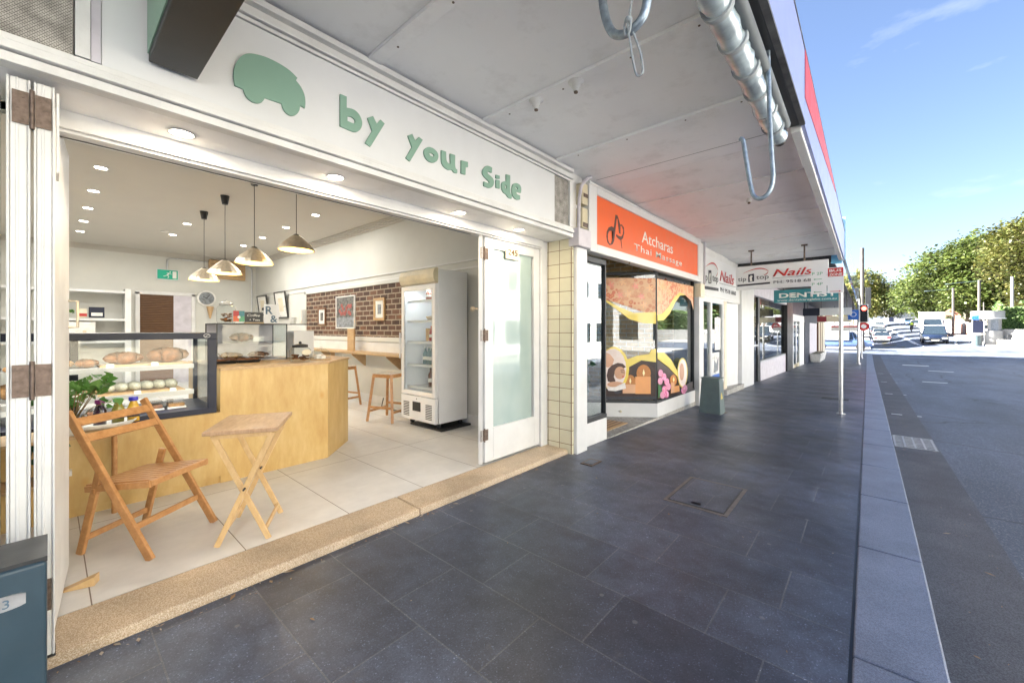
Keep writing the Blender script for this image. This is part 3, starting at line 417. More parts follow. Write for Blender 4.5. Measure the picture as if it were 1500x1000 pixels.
# metal covers in the pavement
t=thing('pit_cover','square metal framed pit cover filled with grey granite in the pavement','pit cover',(-.98,3.53,0))
box('frame','coverframe',t,-1.22,-.76,3.21,3.87,-.02,.005); box('joint','black',t,-1.196,-.784,3.235,3.845,-.02,.0065); box('infill','paver',t,-1.185,-.795,3.247,3.833,-.02,.009); box('keyhole','rust',t,-1.03,-.96,3.27,3.31,0,.009)
t=thing('water_meter_cover','small rusty cover set in the pavement by the tiled pillar','pit cover',(-2.1,3.62,0))
box('lid','rust',t,-2.17,-2.04,3.52,3.72,-.02,.008); box('inset','paver',t,-2.15,-2.06,3.55,3.69,-.02,.011)
tag(box('steel_cover','dark',None,-.75,-.3,11.0,11.25,-.2,zg(0,11)+.006,off=(-.5,11.1,-.14)),'narrow cover plate lying in the pavement beyond the nearest sign pole','pit cover')
# ---------------- cafe building ----------------
cafe=thing('cafe_building','open fronted cafe with wide folding doors and a pale tiled interior','building',(FX,1.8,0))
FZ=.05
box('interior_floor','floor',cafe,-12.8,-2.76,-1.4,3.8,-.1,FZ)
b=MB(); b.hexa([(-2.76,-3,-.1),(-2.435,-3,-.1),(-2.435,1.78,-.1),(-2.76,1.78,-.1)],[(-2.76,-3,FZ+.002),(-2.45,-3,.045),(-2.45,1.78,.045),(-2.76,1.78,FZ+.002)])
b.hexa([(-2.76,1.788,-.1),(-2.435,1.788,-.1),(-2.435,3.72,-.1),(-2.76,3.72,-.1)],[(-2.76,1.788,FZ+.002),(-2.45,1.788,.045),(-2.45,3.72,.045),(-2.76,3.72,FZ+.002)])
b.build('door_step','terrazzo',cafe,bevel=.012)
box('rear_wall','wall',cafe,-12.95,-12.8,-1.6,3.95,-.1,3.4)
rw=box('party_wall','wall',cafe,-12.8,-2.9,3.8,3.95,-.1,3.4)
box('party_wall','wall',cafe,-12.8,-2.8,-1.55,-1.4,-.1,3.4)
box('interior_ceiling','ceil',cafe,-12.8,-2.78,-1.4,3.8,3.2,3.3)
b=MB()
for k in range(4): r=.10*(1-k/4); b.box(-12.8,-2.78,3.8-r,3.8,3.2-.025*(k+1),3.2-.025*k)
for k in range(4): r=.10*(1-k/4); b.box(-12.8,-12.8+r,-1.4,3.7,3.2-.025*(k+1),3.2-.025*k)
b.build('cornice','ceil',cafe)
# picture rail and brick panel on the party wall
b=MB(); b.box(-12.8,-3.0,3.775,3.8,2.28,2.30); b.box(-12.8,-3.0,3.785,3.8,2.18,2.20); b.box(-12.8,-3.0,3.78,3.8,.05,.19); b.build('picture_rail','oldwhite',cafe)
box('brick_panel','brick',cafe,-9.39,-4.9,3.79,3.80,1.21,2.12)
b=MB(); b.box(-9.47,-9.39,3.77,3.8,1.13,2.18); b.box(-9.47,-4.9,3.77,3.8,2.12,2.18); b.box(-9.39,-4.9,3.77,3.8,1.13,1.21); b.build('panel_frame','wall',cafe,bevel=.004)
b=MB(); b.box(-9.4,-4.9,3.775,3.8,.93,1.12); b.build('wainscot','oldwhite',cafe)
# head over the opening
box('soffit','soffit',cafe,-2.90,-2.37,-3,3.955,2.33,2.42)
box('upper_wall','oldwhite',cafe,-2.76,-2.42,-3,3.955,2.42,3.05)
b=MB(); b.box(-2.84,-2.70,-.1,3.6,2.25,2.33); b.box(-2.82,-2.72,-.1,3.6,2.235,2.25); b.build('door_track','white',cafe,bevel=.003)
box('track_groove','black',cafe,-2.797,-2.783,-.1,2.60,2.2335,2.2345)
box('lining','wall',cafe,-2.97,-2.80,-1.4,3.8,2.33,3.2)
b=MB()
for x0,x1,z0,z1 in((-2.42,-2.345,2.40,2.425),(-2.42,-2.33,2.365,2.395),(-2.42,-2.35,2.324,2.36),(-2.44,-2.35,2.905,2.925),(-2.44,-2.335,2.93,2.945)): b.box(x0,x1,-3,3.66,z0,z1)
b.box(-2.44,-2.37,-3,3.66,2.95,3.0); b.box(-2.44,-2.33,-3,3.66,3.0,3.035)
b.build('moulding','oldwhite',cafe,bevel=.003)
box('vent_mesh','mesh',cafe,-2.42,-2.36,-1.2,.065,2.43,2.90); box('vent_mesh','mesh',cafe,-2.42,-2.37,3.345,3.60,2.43,2.90)
box('mullion','oldwhite',cafe,-2.42,-2.345,.07,.112,2.43,2.90); box('mullion','oldwhite',cafe,-2.42,-2.345,3.60,3.66,2.43,2.90)
box('grey_strip','mauve',cafe,-2.42,-2.352,.114,.142,2.43,2.90)
# tiled pillar
box('tiled_pillar','tiles',cafe,-2.80,-2.405,3.72,3.90,-.1,2.329)
box('pillar_front','tilesy',cafe,-2.43,-2.4,3.7205,3.76,-.1,2.328)
box('door_jamb','white',cafe,-2.83,-2.72,3.60,3.715,FZ,2.33,bevel=.004)
b=MB()
for y0,y1 in((2.80,2.86),(2.86,2.90)): pass
# fixed leaf with number
d=box('door','white',cafe,-2.790,-2.760,2.745,2.757,.07,2.235) ; bpy.data.objects.remove(d)
def door_leaf(y0,y1,z0,z1,x0,x1,st,bot,top):
    b=MB(); b.box(x0,x1,y0,y0+st,z0,z1); b.box(x0,x1,y1-st*.8,y1,z0,z1); b.box(x0,x1,y0+st,y1-st*.8,z0,z0+bot); b.box(x0,x1,y0+st,y1-st*.8,z1-top,z1)
    return b
d=door_leaf(2.745,3.595,.075,2.235,-2.79,-2.745,.115,.32,.10).build('door','white',cafe,bevel=.004)
box('pane','frosted',d,-2.775,-2.765,2.86,3.48,.395,2.135)
def hinge(par,p,ax,zc,h=.105):
    x,y=p; b=MB()
    if ax=='x': b.box(x,x+.003,y-.05,y-.008,zc-h/2,zc+h/2); b.box(x,x+.003,y+.008,y+.05,zc-h/2,zc+h/2)
    b.cyl((x+.004,y,zc-h/2-.012),(x+.004,y,zc+h/2+.012),.007,n=10)
    for sy in(-1,1):
        for k in(-1,0,1): b.cyl((x+.003,y+sy*(.022 if k else .036),zc+k*h*.33),(x+.0055,y+sy*(.022 if k else .036),zc+k*h*.33),.0045,n=8)
    return b.build('hinge','rust',par)
for z in(2.07,1.29,.34): hinge(d,(-2.744,2.735),'x',z)
b=MB(); b.hexa([(-2.745,3.03,2.06),(-2.733,3.03,2.06),(-2.733,3.235,2.06),(-2.745,3.235,2.06)],[(-2.745,3.03,2.20),(-2.733,3.03,2.20),(-2.733,3.235,2.20),(-2.745,3.235,2.20)])
nb=b.build('number_plate','plate',d,bevel=.003); text('house_number','245',.085,'numbergold',nb,(-2.732,3.06,2.105),(0,1,0),(0,0,1),width=.145,bold=.01,ext=.004)
# folded leaves standing into the room beside it
f=MB(); f.hexa([(-2.765,2.675,.075),(-2.735,2.70,.075),(-3.29,3.255,.075),(-3.32,3.23,.075)],[(-2.765,2.675,2.235),(-2.735,2.70,2.235),(-3.29,3.255,2.235),(-3.32,3.23,2.235)]); fo=f.build('folded_door','white',cafe,bevel=.004)
MB().cyl((-3.17,3.08,1.57),(-3.21,3.04,1.57),.012).ball((-3.22,3.03,1.57),.028).build('knob','steel',fo)
# left stack of folded doors seen on edge
def stile_stack(y0,y1,xa,xb,z0,z1,name='folded_door'):
    b=MB(); w=y1-y0
    b.box(xa,xb,y0+w*.14,y1-w*.14,z0,z1); b.box(xa,xb+.006,y0,y0+w*.13,z0,z1); b.box(xa,xb+.006,y1-w*.13,y1,z0,z1); b.box(xa,xb+.004,y0+w*.36,y0+w*.52,z0,z1)
    return b
d1=stile_stack(-.105,-.045,-2.53,-2.45,.07,2.315).build('folded_door','oldwhite',cafe,bevel=.004)
b=MB(); b.box(-3.2,-3.12,-.105,-.06,.07,2.31); b.box(-3.12,-2.53,-.1,-.062,.07,.35); b.box(-3.12,-2.53,-.1,-.062,2.2,2.31); b.build('rail','oldwhite',d1)
box('pane','shopglass',d1,-3.12,-2.53,-.085,-.078,.35,2.2)
d2=stile_stack(-.037,.018,-2.53,-2.45,.055,2.315).build('folded_door','oldwhite',cafe,bevel=.004)
MB().hexa([(-3.26,.028,.07),(-2.5,-.012,.07),(-2.5,.010,.07),(-3.26,.075,.07)],[(-3.26,.028,2.29),(-2.5,-.012,2.29),(-2.5,.010,2.29),(-3.26,.075,2.29)]).build('leaf','oldwhite',d2,bevel=.004)
h=MB().tube([(-3.2,.07,1.50),(-3.2,.105,1.50),(-3.2,.105,1.36),(-3.2,.07,1.36)],.006); h.build('handle','steel',d2)
b=MB(); b.box(-2.6,-2.46,.022,.03,1.98,2.30); b.build('drop_bolt','oldwhite',d2)
for z in(2.20,1.15,.30): hinge(d2,(-2.443,-.041),'x',z,.125)
box('seal','black',d2,-2.53,-2.45,-.037,.02,.045,.054)
d3=door_leaf(-1.0,-.125,.07,2.31,-2.60,-2.56,.10,.3,.1).build('door','oldwhite',cafe,bevel=.004); box('pane','frosted',d3,-2.585,-2.575,-.9,-.2,.37,2.21)
# rear door with louvres
b=MB(); b.box(-12.8,-12.76,1.33,1.41,FZ,2.22); b.box(-12.8,-12.76,2.37,2.45,FZ,2.22); b.box(-12.8,-12.76,1.33,2.45,2.17,2.25); rd=b.build('rear_door','oldwhite',cafe,bevel=.004)
box('dark_gap','walnut',rd,-12.8,-12.79,1.41,2.02,FZ,2.17); b=MB()
for i in range(24): z=1.2+i*.041; b.hexa([(-12.785,1.41,z),(-12.755,1.41,z+.005),(-12.755,2.02,z+.005),(-12.785,2.02,z)],[(-12.785,1.41,z+.022),(-12.755,1.41,z+.012),(-12.755,2.02,z+.012),(-12.785,2.02,z+.022)])
b.build('louvre','walnut',rd); box('sliding_panel','mauve',rd,-12.79,-12.78,2.02,2.37,FZ,2.17)
# sign over the opening
sg=thing('shop_sign','long white fascia sign with raised sage green letters and van emblem','sign',(-2.36,1.7,2.43))
box('board','signwhite',sg,-2.42,-2.36,.144,3.343,2.43,2.90)
for k,n in (('b','b'),('y','y'),('y2','y'),('o','o'),('u','u'),('r','r'),('S','s'),('d','d'),('e','e')):
    shape2d('letter',SH[k],'green',sg,-2.3475,.025)
shape2d('letter',SH['i']+SH['dot'],'green',sg,-2.3475,.025)
shape2d('van_emblem',SH['van'],'green',sg,-2.3475,.025)
# projecting dark lightbox
lb=thing('projecting_lightbox','black projecting lightbox fixed above the cafe opening beside the van emblem','sign',(-2.33,.38,2.5))
box('case','black',lb,-2.33,-1.45,.285,.455,2.50,3.04,bevel=.004); box('side_panel','green',lb,-2.32,-1.46,.2795,.2840,2.53,3.03)
# ---------------- downlights ----------------
def downlight(x,y,z,r,label,cat_group,energy,warm=(1,.96,.89)):
    t=thing('ceiling_downlight',label,'downlight',(x,y,z),cat_group)
    MB().lathe([(r*1.25,-.004),(r*1.2,-.008),(r,-.006),(r*.98,0)],(x,y,z),20).build('trim','white',t,fix=False)
    MB().cyl((x,y,z-.0035),(x,y,z-.0005),r*.97,n=20).build('lens','lamp',t)
    ld=bpy.data.lights.new('downlight','AREA'); ld.shape='DISK'; ld.size=r*1.6; ld.energy=energy; ld.color=warm
    lo=bpy.data.objects.new('lamp_glow',ld); col.objects.link(lo); lo.location=(0,0,-.012); lo.parent=t
od=['nearest the folded doors','second from the doors','third from the doors','fourth from the doors','fifth from the doors','farthest, close to the rear wall']
for i,x in enumerate((-5.5,-6.62,-7.8,-8.96,-10.1,-11.2)): downlight(x,.40,3.2,.055,'round ceiling downlight in the left row of the cafe, '+od[i],'cafe ceiling downlights',1.9)
for x,y,l in((-9.0,1.61,'round downlight above the counter, front one of the middle pair'),(-10.25,1.61,'round downlight above the counter, rear one of the middle pair'),(-6.74,2.86,'round downlight near the brick wall, front one of the right row'),(-7.96,2.85,'round downlight near the brick wall, half hidden behind the front pendant shade'),(-9.2,2.85,'round downlight near the brick wall seen past the second pendant'),(-10.4,2.85,'round downlight nearest the rear corner by the brick wall side')): downlight(x,y,3.2,.055,l,'cafe ceiling downlights',1.9)
for y,x,l in((.44,-2.58,'leftmost'),(1.22,-2.58,'second from the left'),(2.28,-2.58,'third from the left'),(3.05,-2.58,'rightmost, above the numbered door')): downlight(x,y,2.33,.047,'warm downlight in the soffit under the cafe sign, '+l,'soffit downlights',.5,(1,.80,.55))
MB().cyl((-10.0,1.45,3.2),(-10.0,1.45,3.185),.06).build('base','white',tag(thing('smoke_detector','small white sensor on the cafe ceiling above the exit sign','sensor',(-10.,1.45,3.2)),))
# fallen leaves and grit along the step and the gutter
rnd=random.Random(77); b=MB()
for k in range(260):
    if k<110: x=FX+.012+abs(rnd.gauss(0,.035)); y=rnd.uniform(0,3.7)
    elif k<190: x=rnd.uniform(.26,.65); y=rnd.uniform(1.5,16)
    else: x=rnd.uniform(-2.2,-.1); y=rnd.uniform(.8,9)
    z=(zg(x,y) if x<.2 else road(x,y)+.012)+.006; s=rnd.uniform(.004,.011) if k%5 else rnd.uniform(.014,.026); a=rnd.random()*6.28
    c=Vector((x,y,z)); u=Vector((math.cos(a),math.sin(a),.1))*s; v=Vector((-math.sin(a),math.cos(a),-.1))*s*.4
    b.poly([c-u,c-v,c+u,c+v+Vector((0,0,.002))])
M['litter']=leafmat('dry_leaf',(.16,.08,.03),(.26,.17,.09),(.34,.31,.27),.1)
tag(b.build('leaf_litter','litter',fix=False),'dry leaf fragments and grit scattered along the step, footpath and gutter','leaf litter',kind='stuff')
# ---------------- cafe furniture ----------------
def to_local(mt,b): return b.xf(mt)
# folding chair in local frame: x width, y backwards, z up
def folding_chair():
    t=thing('folding_chair','honey brown slatted wooden folding chair standing by the cafe doorway','chair',(0,0,0))
    for s in(-1,1):
        MB().beam((s*.225,-.01,0),(s*.225,.50,.825),.022,.045,(0,-1,.6)).build('front_leg','oak',t,bevel=.004)
        MB().beam((s*.195,.455,0),(s*.195,.33,.50),.022,.040,(0,-1,0)).build('rear_leg','oak',t,bevel=.004)
    for z,y in((.765,.462),(.675,.405)):
        MB().beam((-.213,y-.01,z),(.213,y-.01,z),.016,.05,(0,.5,.8)).build('back_rail','oak',t,bevel=.003)
    MB().beam((-.213,.10,.175),(.213,.10,.175),.016,.036).build('stretcher','oak',t,bevel=.003)
    MB().beam((-.185,.435,.09),(.185,.435,.09),.016,.034).build('stretcher','oak',t,bevel=.003)
    b=MB(); S=.17
    for s in(-1,1): b.beam((s*.195,.02,.415),(s*.195,.42,.375),.02,.035)
    b.beam((-.20,.025,.420),(.20,.025,.420),.025,.035); b.build('seat_frame','oak',t,bevel=.003)
    b=MB()
    for i in range(9):
        x=-.168+i*.042; b.beam((x,.035,.432),(x,.43,.392),.037,.012)
    b.build('seat','oak',t,bevel=.002)
    MB().beam((-.213,.36,.37),(.213,.36,.37),.02,.03).build('cross_bar','oak',t,bevel=.003)
    return t
ch=folding_chair(); ch.location=(-3.185,.555,FZ); ch.rotation_euler=(0,0,math.atan2(.79,-.61)+math.pi-math.pi/2+math.pi) 
# rotate so local -y points along (.79,.61)
ch.rotation_euler=(0,0,math.atan2(.61,.79)+math.pi/2)
# folding table local: a along x, b along y
tb=thing('folding_table','small square pale wooden folding table beside the chair in the doorway','table',(0,0,0))
MB().box(-.195,.195,-.255,.255,.675,.70).build('table_top','tabletop',tb,bevel=.005)
for s in(-1,1):
    b=MB(); b.box(-.15,.15,s*.205-.012,s*.205+.012,.645,.6745); b.build('top_rail','pine',tb,bevel=.002)
for s in(-1,1):
    yo=s*.205
    MB().beam((-.135,yo,0),(.16,yo,.665),.016,.032,(1,0,0)).build('leg','pine',tb,bevel=.003)
    MB().beam((.135,yo-s*.02,0),(-.16,yo-s*.02,.665),.016,.032,(1,0,0)).build('leg','pine',tb,bevel=.003)
    MB().cyl((.0125,yo+.014,.335),(.0125,yo-.04,.335),.006,n=8).build('bolt','dark',tb)
MB().beam((.115,-.19,.06),(.115,.19,.06),.014,.03).build('stretcher','pine',tb,bevel=.002)
MB().beam((-.115,-.205,.06),(-.115,.205,.06),.014,.03).build('stretcher','pine',tb,bevel=.002)
tb.location=(-3.035,.88,FZ); tb.rotation_euler=(0,0,math.atan2(.87,.49))
# door wedge
tag(MB().prism([(-2.99,.03,FZ+.002),(-2.945,.155,FZ+.002),(-2.945,.155,FZ+.048)],(-.045,.02,0)).build('door_wedge','pine',bevel=.002,off=(-2.9,.08,FZ)),'wooden wedge lying on the floor tiles beside the folded door','door wedge')
# counter
ct=thing('counter','angled birch plywood service counter with a lower ledge on the left','counter',(-4.4,.9,FZ))
def pr(pts,z0,z1): return MB().prism([(x,y,z0) for x,y in pts],(0,0,z1-z0))
pr([(-4.12,-.9),(-4.12,.96),(-4.9,.96),(-4.9,-.9)],FZ+.06,.65).build('front_panel','ply',ct)
pr([(-4.12,.96),(-4.12,1.87),(-4.57,2.31),(-5.3,2.31),(-5.3,.96)],FZ,1.00).build('body','ply',ct)
pr([(-4.105,.955),(-4.105,1.877),(-4.563,2.325),(-5.3,2.325),(-5.3,.955)],1.00,1.022).build('top','barwood',ct,bevel=.003)
box('kickboard','ply',ct,-4.9,-4.135,-.9,.96,FZ,FZ+.06)
# display case
dc=thing('display_case','dark blue framed glass pastry display case set into the plywood counter','display case',(-4.4,.3,.65))
x0,x1,y0,y1,z0,z1=-4.80,-4.10,-.75,.93,.655,1.32
b=MB(); b.box(x0,x1,y0,y1,z0,z0+.045); b.box(x0,x1,y0,y1,z1-.05,z1); b.box(x1-.03,x1,y1-.06,y1,z0+.045,z1-.05); b.box(x1-.03,x1,y0,y0+.06,z0+.045,z1-.05); b.box(x0,x0+.03,y1-.03,y1,z0+.045,z1-.05); b.box(x0,x0+.03,y0,y0+.06,z0+.045,z1-.05);b.box(x0,x0+.03,.10,.16,z0+.045,z1-.05)
b.build('frame','navy',dc,bevel=.003)
box('front_glass','glass',dc,x1-.012,x1-.006,y0+.06,y1-.06,z0+.045,z1-.05); box('side_glass','glass',dc,x0+.03,x1-.03,y1-.012,y1-.006,z0+.045,z1-.05)
for z in(.84,1.05):
    s=box('shelf','white',dc,x0+.06,x1-.07,y0+.07,y1-.14,z,z+.012)
    s2=box('light_strip','strip',s,x1-.09,x1-.068,y0+.07,y1-.14,z-.018,z+.018)
sw=MB().ball((0,0,0),.001); 
pts=[]; 
e=thing('maker_badge','small white oval badge on the corner of the pastry case','badge',(-4.1,.87,1.295)); 
b=MB(); n=20
ring=[(.022*math.cos(i*2*math.pi/n),.014*math.sin(i*2*math.pi/n)) for i in range(n+1)]
b.tube([(-4.096,.862+a,1.296+c) for a,c in ring],.002,6); b.tube([(-4.096,.862+.015*math.sin(q*1.5),1.296+.008*math.sin(q*3)) for q in[(-1+i/6) for i in range(13)]],.002,6); b.build('outline','white',e)
ld=bpy.data.lights.new('case_light','AREA'); ld.shape='RECTANGLE'; ld.size=.05; ld.size_y=1.4; ld.energy=.6; ld.color=(1,.95,.88); lo=bpy.data.objects.new('case_light',ld); col.objects.link(lo); lo.parent=dc; lo.location=(-.0+.22,-.2,.61); 
for z in(.83,1.04):
    ld=bpy.data.lights.new('case_light','AREA'); ld.shape='RECTANGLE'; ld.size=.03; ld.size_y=1.4; ld.energy=.28; ld.color=(1,.95,.88); lo=bpy.data.objects.new('case_light',ld); col.objects.link(lo); lo.parent=dc; lo.location=(.19,-.2,z-.65-.02)
# food
M['bread']=mat('bread_crust',(.15,.058,.018),.7,var=.55,scale=22,bmp=.8,bscale=40); M['bun']=mat('pale_bun',(.28,.15,.055),.7,var=.45,scale=28,bmp=.6,bscale=50); M['wrap']=mat('wrapped_roll',(.42,.42,.33),.4,var=.35,scale=60)
M['board']=mat('tan_board',(.50,.33,.17),.6); M['plastic']=mat('clear_tub',(.6,.62,.62),.15,coat=.6); M['choc']=mat('cake_brown',(.18,.08,.04),.6,var=.4,scale=30)
M['purple']=mat('purple_cap',(.20,.02,.16),.3); M['capgreen']=mat('green_cap',(.02,.30,.12),.3); M['capblue']=mat('blue_cap',(.05,.05,.55),.3)
M['berry']=mat('berry_drink',(.03,.012,.035),.15,coat=1); M['greendrink']=mat('green_drink',(.28,.26,.05),.15,coat=1); M['mango']=mat('mango_drink',(.75,.45,.04),.15,coat=1); M['jam']=mat('red_jam',(.35,.02,.03),.15,coat=1)
fo=[]
def loaf(y,z,l,name,label,m='bread',x=-4.40,rx=.08,rz=.045):
    b=MB(); n=14; prof=[(math.sin(math.pi*i/n)**.42)*(1+.07*(i%2)) for i in range(n+1)]
    b.tube([(x+.02*math.sin(i),y+l*(i/n-.5),z+rz) for i in range(n+1)],[max(.004,rz*p) for p in prof],12)
    b.xf(Matrix.Translation((x,0,0))@Matrix.Diagonal((rx/rz,1,1,1))@Matrix.Translation((-x,0,0)))
    return tag(b.build(name,m,off=(x,y,z)),label,name.replace('_',' '),'pastries in the display case')
tag(box('serving_board','board',None,-4.6,-4.2,.25,.78,1.063,1.075,off=(-4.4,.5,1.063)),'tan board under the large crusty loaves on the top shelf','board')
loaf(.66,1.076,.27,'bread_loaf','large crusty brown loaf at the right end of the top shelf',rz=.062); loaf(.39,1.076,.23,'bread_loaf','flatter crusty loaf left of the large one on the top shelf',rz=.048)
for i,(y,l) in enumerate(((.19,'rolled pastry beside the flatter loaf on the top shelf'),(.06,'rolled pastry in the middle of the top shelf row'),(-.08,'rolled pastry at the left, nearest the folded doors, on the top shelf'))): loaf(y,1.063,.12,'pastry_roll',l,'bun' if i else 'bread',rz=.032)
tag(box('serving_board','board',None,-4.6,-4.2,.22,.74,.852,.862,off=(-4.4,.5,.852)),'tan board under the wrapped rolls on the middle shelf','board')
for i in range(6):
    loaf(.30+i*.075,.863,.07,'wrapped_roll',['leftmost','second','third','fourth','fifth','rightmost'][i]+' white wrapped roll in the middle shelf row','wrap',rz=.036,rx=.05)
loaf(.09,.863,.22,'sandwich_pack','big paper wrapped sandwich behind the leafy plant on the middle shelf','wrap',rz=.055); loaf(-.14,.863,.18,'cheese_bun','yellow cheese bun on the middle shelf beside the folded doors','bun',rz=.06)
for y,l,m in((.24,'clear cake box with dark slices, left of the white tub at the case bottom','choc'),(.56,'clear cake box with layered slices, left of the pair at the case bottom','choc'),(.70,'clear cake box with pale slices, right of the pair at the case bottom','bun'),(.40,'low white tub on the case bottom beside the cake boxes','pot')):
    t=thing('cake_box',l,'cake box',(-4.35,y,.70)); box('tray','pot',t,-4.41,-4.28,y-.06,y+.06,.701,.712); box('cake',m,t,-4.40,-4.29,y-.052,y+.052,.712,.742,bevel=.004); box('lid','glass',t,-4.405,-4.285,y-.057,y+.057,.743,.765)
od=['first','second','third','fourth','fifth','sixth','seventh','eighth']
rnd=random.Random(15)
M['salad']=mat('salad_filling',(.14,.20,.05),.6,var=.8,scale=90); M['paper']=mat('deli_paper',(.55,.52,.42),.6,var=.3,scale=40)
for i in range(5):
    y=-.28+i*.052; x=-4.30-.03*(i%2); t=thing('filled_roll',od[i]+' small filled roll from the left at the front of the top shelf','filled roll',(x,y,1.063),'filled rolls on the top shelf')
    b=MB().ball((x,y,1.082),.062,.024,.019,12,8); b.build('roll','bread' if i%2 else 'bun',t); MB().ball((x,y+.004,1.088),.052,.013,.018,10,6).build('filling','salad',t)
for i in range(5):
    y=.02+i*.045; x=-4.24; t=thing('sandwich_wedge',od[i]+' paper wrapped sandwich wedge from the left at the front of the middle shelf','sandwich',(x,y,.863),'sandwich wedges on the middle shelf')
    MB().prism([(x-.05,y,.854),(x+.05,y,.854),(x+.01,y+.004,.915)],(.0,.032,0)).build('bread_slices','bun',t,bevel=.003); MB().prism([(x-.052,y-.003,.853),(x+.052,y-.003,.853),(x+.052,y-.003,.878),(x-.052,y-.003,.878)],(0,.038,0)).build('wrapper','paper',t); MB().prism([(x-.040,y+.012,.858),(x+.044,y+.012,.858),(x+.011,y+.014,.914)],(0,.009,0)).xf(Matrix.Translation((.003,0,.003))).build('filling','salad',t)
for i,(y,z) in enumerate(((.30,1.063),(.55,1.063),(-.05,1.063),(.12,.853),(.45,.853),(.66,.853))):
    t=thing('price_tag',['price tag at the left loaf on the top shelf','price tag under the large loaf on the top shelf','price tag beside the pastry rolls on the top shelf','price tag by the sandwich wedges on the middle shelf','price tag in the middle of the wrapped rolls','price tag at the right end of the middle shelf'][i],'price tag',(-4.18,y,z),'price tags in the pastry case')
    MB().hexa([(-4.185,y-.02,z),(-4.180,y-.02,z),(-4.180,y+.02,z),(-4.185,y+.02,z)],[(-4.20,y-.02,z+.028),(-4.196,y-.02,z+.028),(-4.196,y+.02,z+.028),(-4.20,y+.02,z+.028)]).build('card','pot',t)
    MB().box(-4.192,-4.188,y-.012,y+.012,z+.012,z+.016).build('ink_line','ink',t)
# upper glass case on the counter
uc=thing('food_cabinet','clear two shelf glass food cabinet standing on the counter','display case',(-5.0,1.4,1.022))
x0,x1,y0,y1,z0,z1=-5.25,-4.82,1.09,1.74,1.024,1.41
b=MB(); b.box(x0,x1,y0,y1,z1-.012,z1); 
for x,y in((x1-.008,y0),(x1-.008,y1-.01),(x0,y0),(x0,y1-.01)): b.box(x,x+.008,y,y+.01,z0,z1-.012)
b.build('frame','black',uc); box('front_glass','glass',uc,x1-.006,x1-.003,y0+.01,y1-.01,z0,z1-.012); box('side_glass','glass',uc,x0+.01,x1-.01,y1-.006,y1-.003,z0,z1-.012)
box('shelf','glass',uc,x0+.02,x1-.02,y0+.02,y1-.02,1.21,1.218); box('base','mauve',uc,x0+.01,x1-.01,y0+.012,y1-.012,z0,z0+.012); MB().box(x0,x0+.004,y0+.01,y1-.01,z0+.012,z1-.012).build('back_panel','mauve',uc)
loaf(1.35,1.22,.22,'bread_loaf','crusty loaf on the upper shelf of the glass cabinet','bread',x=-5.0,rz=.045); loaf(1.25,1.04,.2,'pastry_roll','pastry roll at the left of the cabinet base','bun',x=-4.98,rz=.035); loaf(1.5,1.04,.2,'chocolate_cake','dark crumbly cake at the cabinet base','choc',x=-4.98,rz=.035)
tag(box('price_card','white',None,-4.86,-4.857,1.42,1.52,1.222,1.27,off=(-4.86,1.47,1.22)),'small white price card on the cabinet shelf','card')
def jar(x,y,z,r,h,name,label,fill,fillh,lid):
    t=thing(name,label,'jar',(x,y,z))
    MB().lathe([(r*.85,0),(r,h*.12),(r,h*.75),(r*.8,h*.9),(r*.66,h*.94),(r*.66,h)],(x,y,z),20).build('body','jarglass',t)
    rnd=random.Random(int(x*100+y*10)); b=MB()
    for k in range(26): a=rnd.random()*6.28; q=rnd.random()**.5*r*.68; b.ball((x+q*math.cos(a),y+q*math.sin(a),z+.02+rnd.random()*fillh),r*.26,r*.2,r*.09,8,5)
    b.build('biscuits',fill,t); MB().lathe([(0,h+.025),(r*.3,h+.024),(r*.72,h+.015),(r*.72,h-.01),(r*.6,h-.01)],(x,y,z),20).build('lid',lid,t); MB().ball((x,y,z+h+.035),.015).build('lid_knob',lid,t); return t
jar(-5.02,1.22,1.41,.085,.20,'biscuit_jar','round glass jar of long golden biscuits on top of the cabinet','bun',.08,'pot')
jar(-4.32,1.68,1.022,.10,.155,'cookie_jar','squat glass cookie jar with black lid and pale label on the counter','bread',.05,'black')
tag(MB().cyl((-4.216,1.70,1.12),(-4.213,1.70,1.12),.045,n=20).xf(Matrix.Translation((0,1.70,1.12))@Matrix.Diagonal((1,1,.65,1))@Matrix.Translation((0,-1.70,-1.12))).build('jar_label','cream',bpy.data.objects['cookie_jar']),None)
jar(-5.05,1.60,1.41,.055,.16,'glass_canister','tall glass canister with dark lid behind the chalk card','bun',.02,'black')
t=thing('cake_dome','low glass dome over white cakes on a wooden plate at the counter end','cake dome',(-4.42,1.93,1.022))
MB().cyl((-4.42,1.93,1.022),(-4.42,1.93,1.034),.105,n=24).build('plate','barwood',t); MB().lathe([(.095,.012),(.095,.06),(.08,.095),(.045,.115),(0,.12)],(-4.42,1.93,1.022),22).build('dome','jarglass',t); MB().ball((-4.42,1.93,1.152),.014).build('knob','jarglass',t)
b=MB(); 
for k in range(5): b.box(-4.47+.035*(k%3),-4.44+.035*(k%3),1.88+.035*(k//2),1.91+.035*(k//2),1.035,1.066+.012*(k%2))
b.build('cakes','pot',t,bevel=.003)
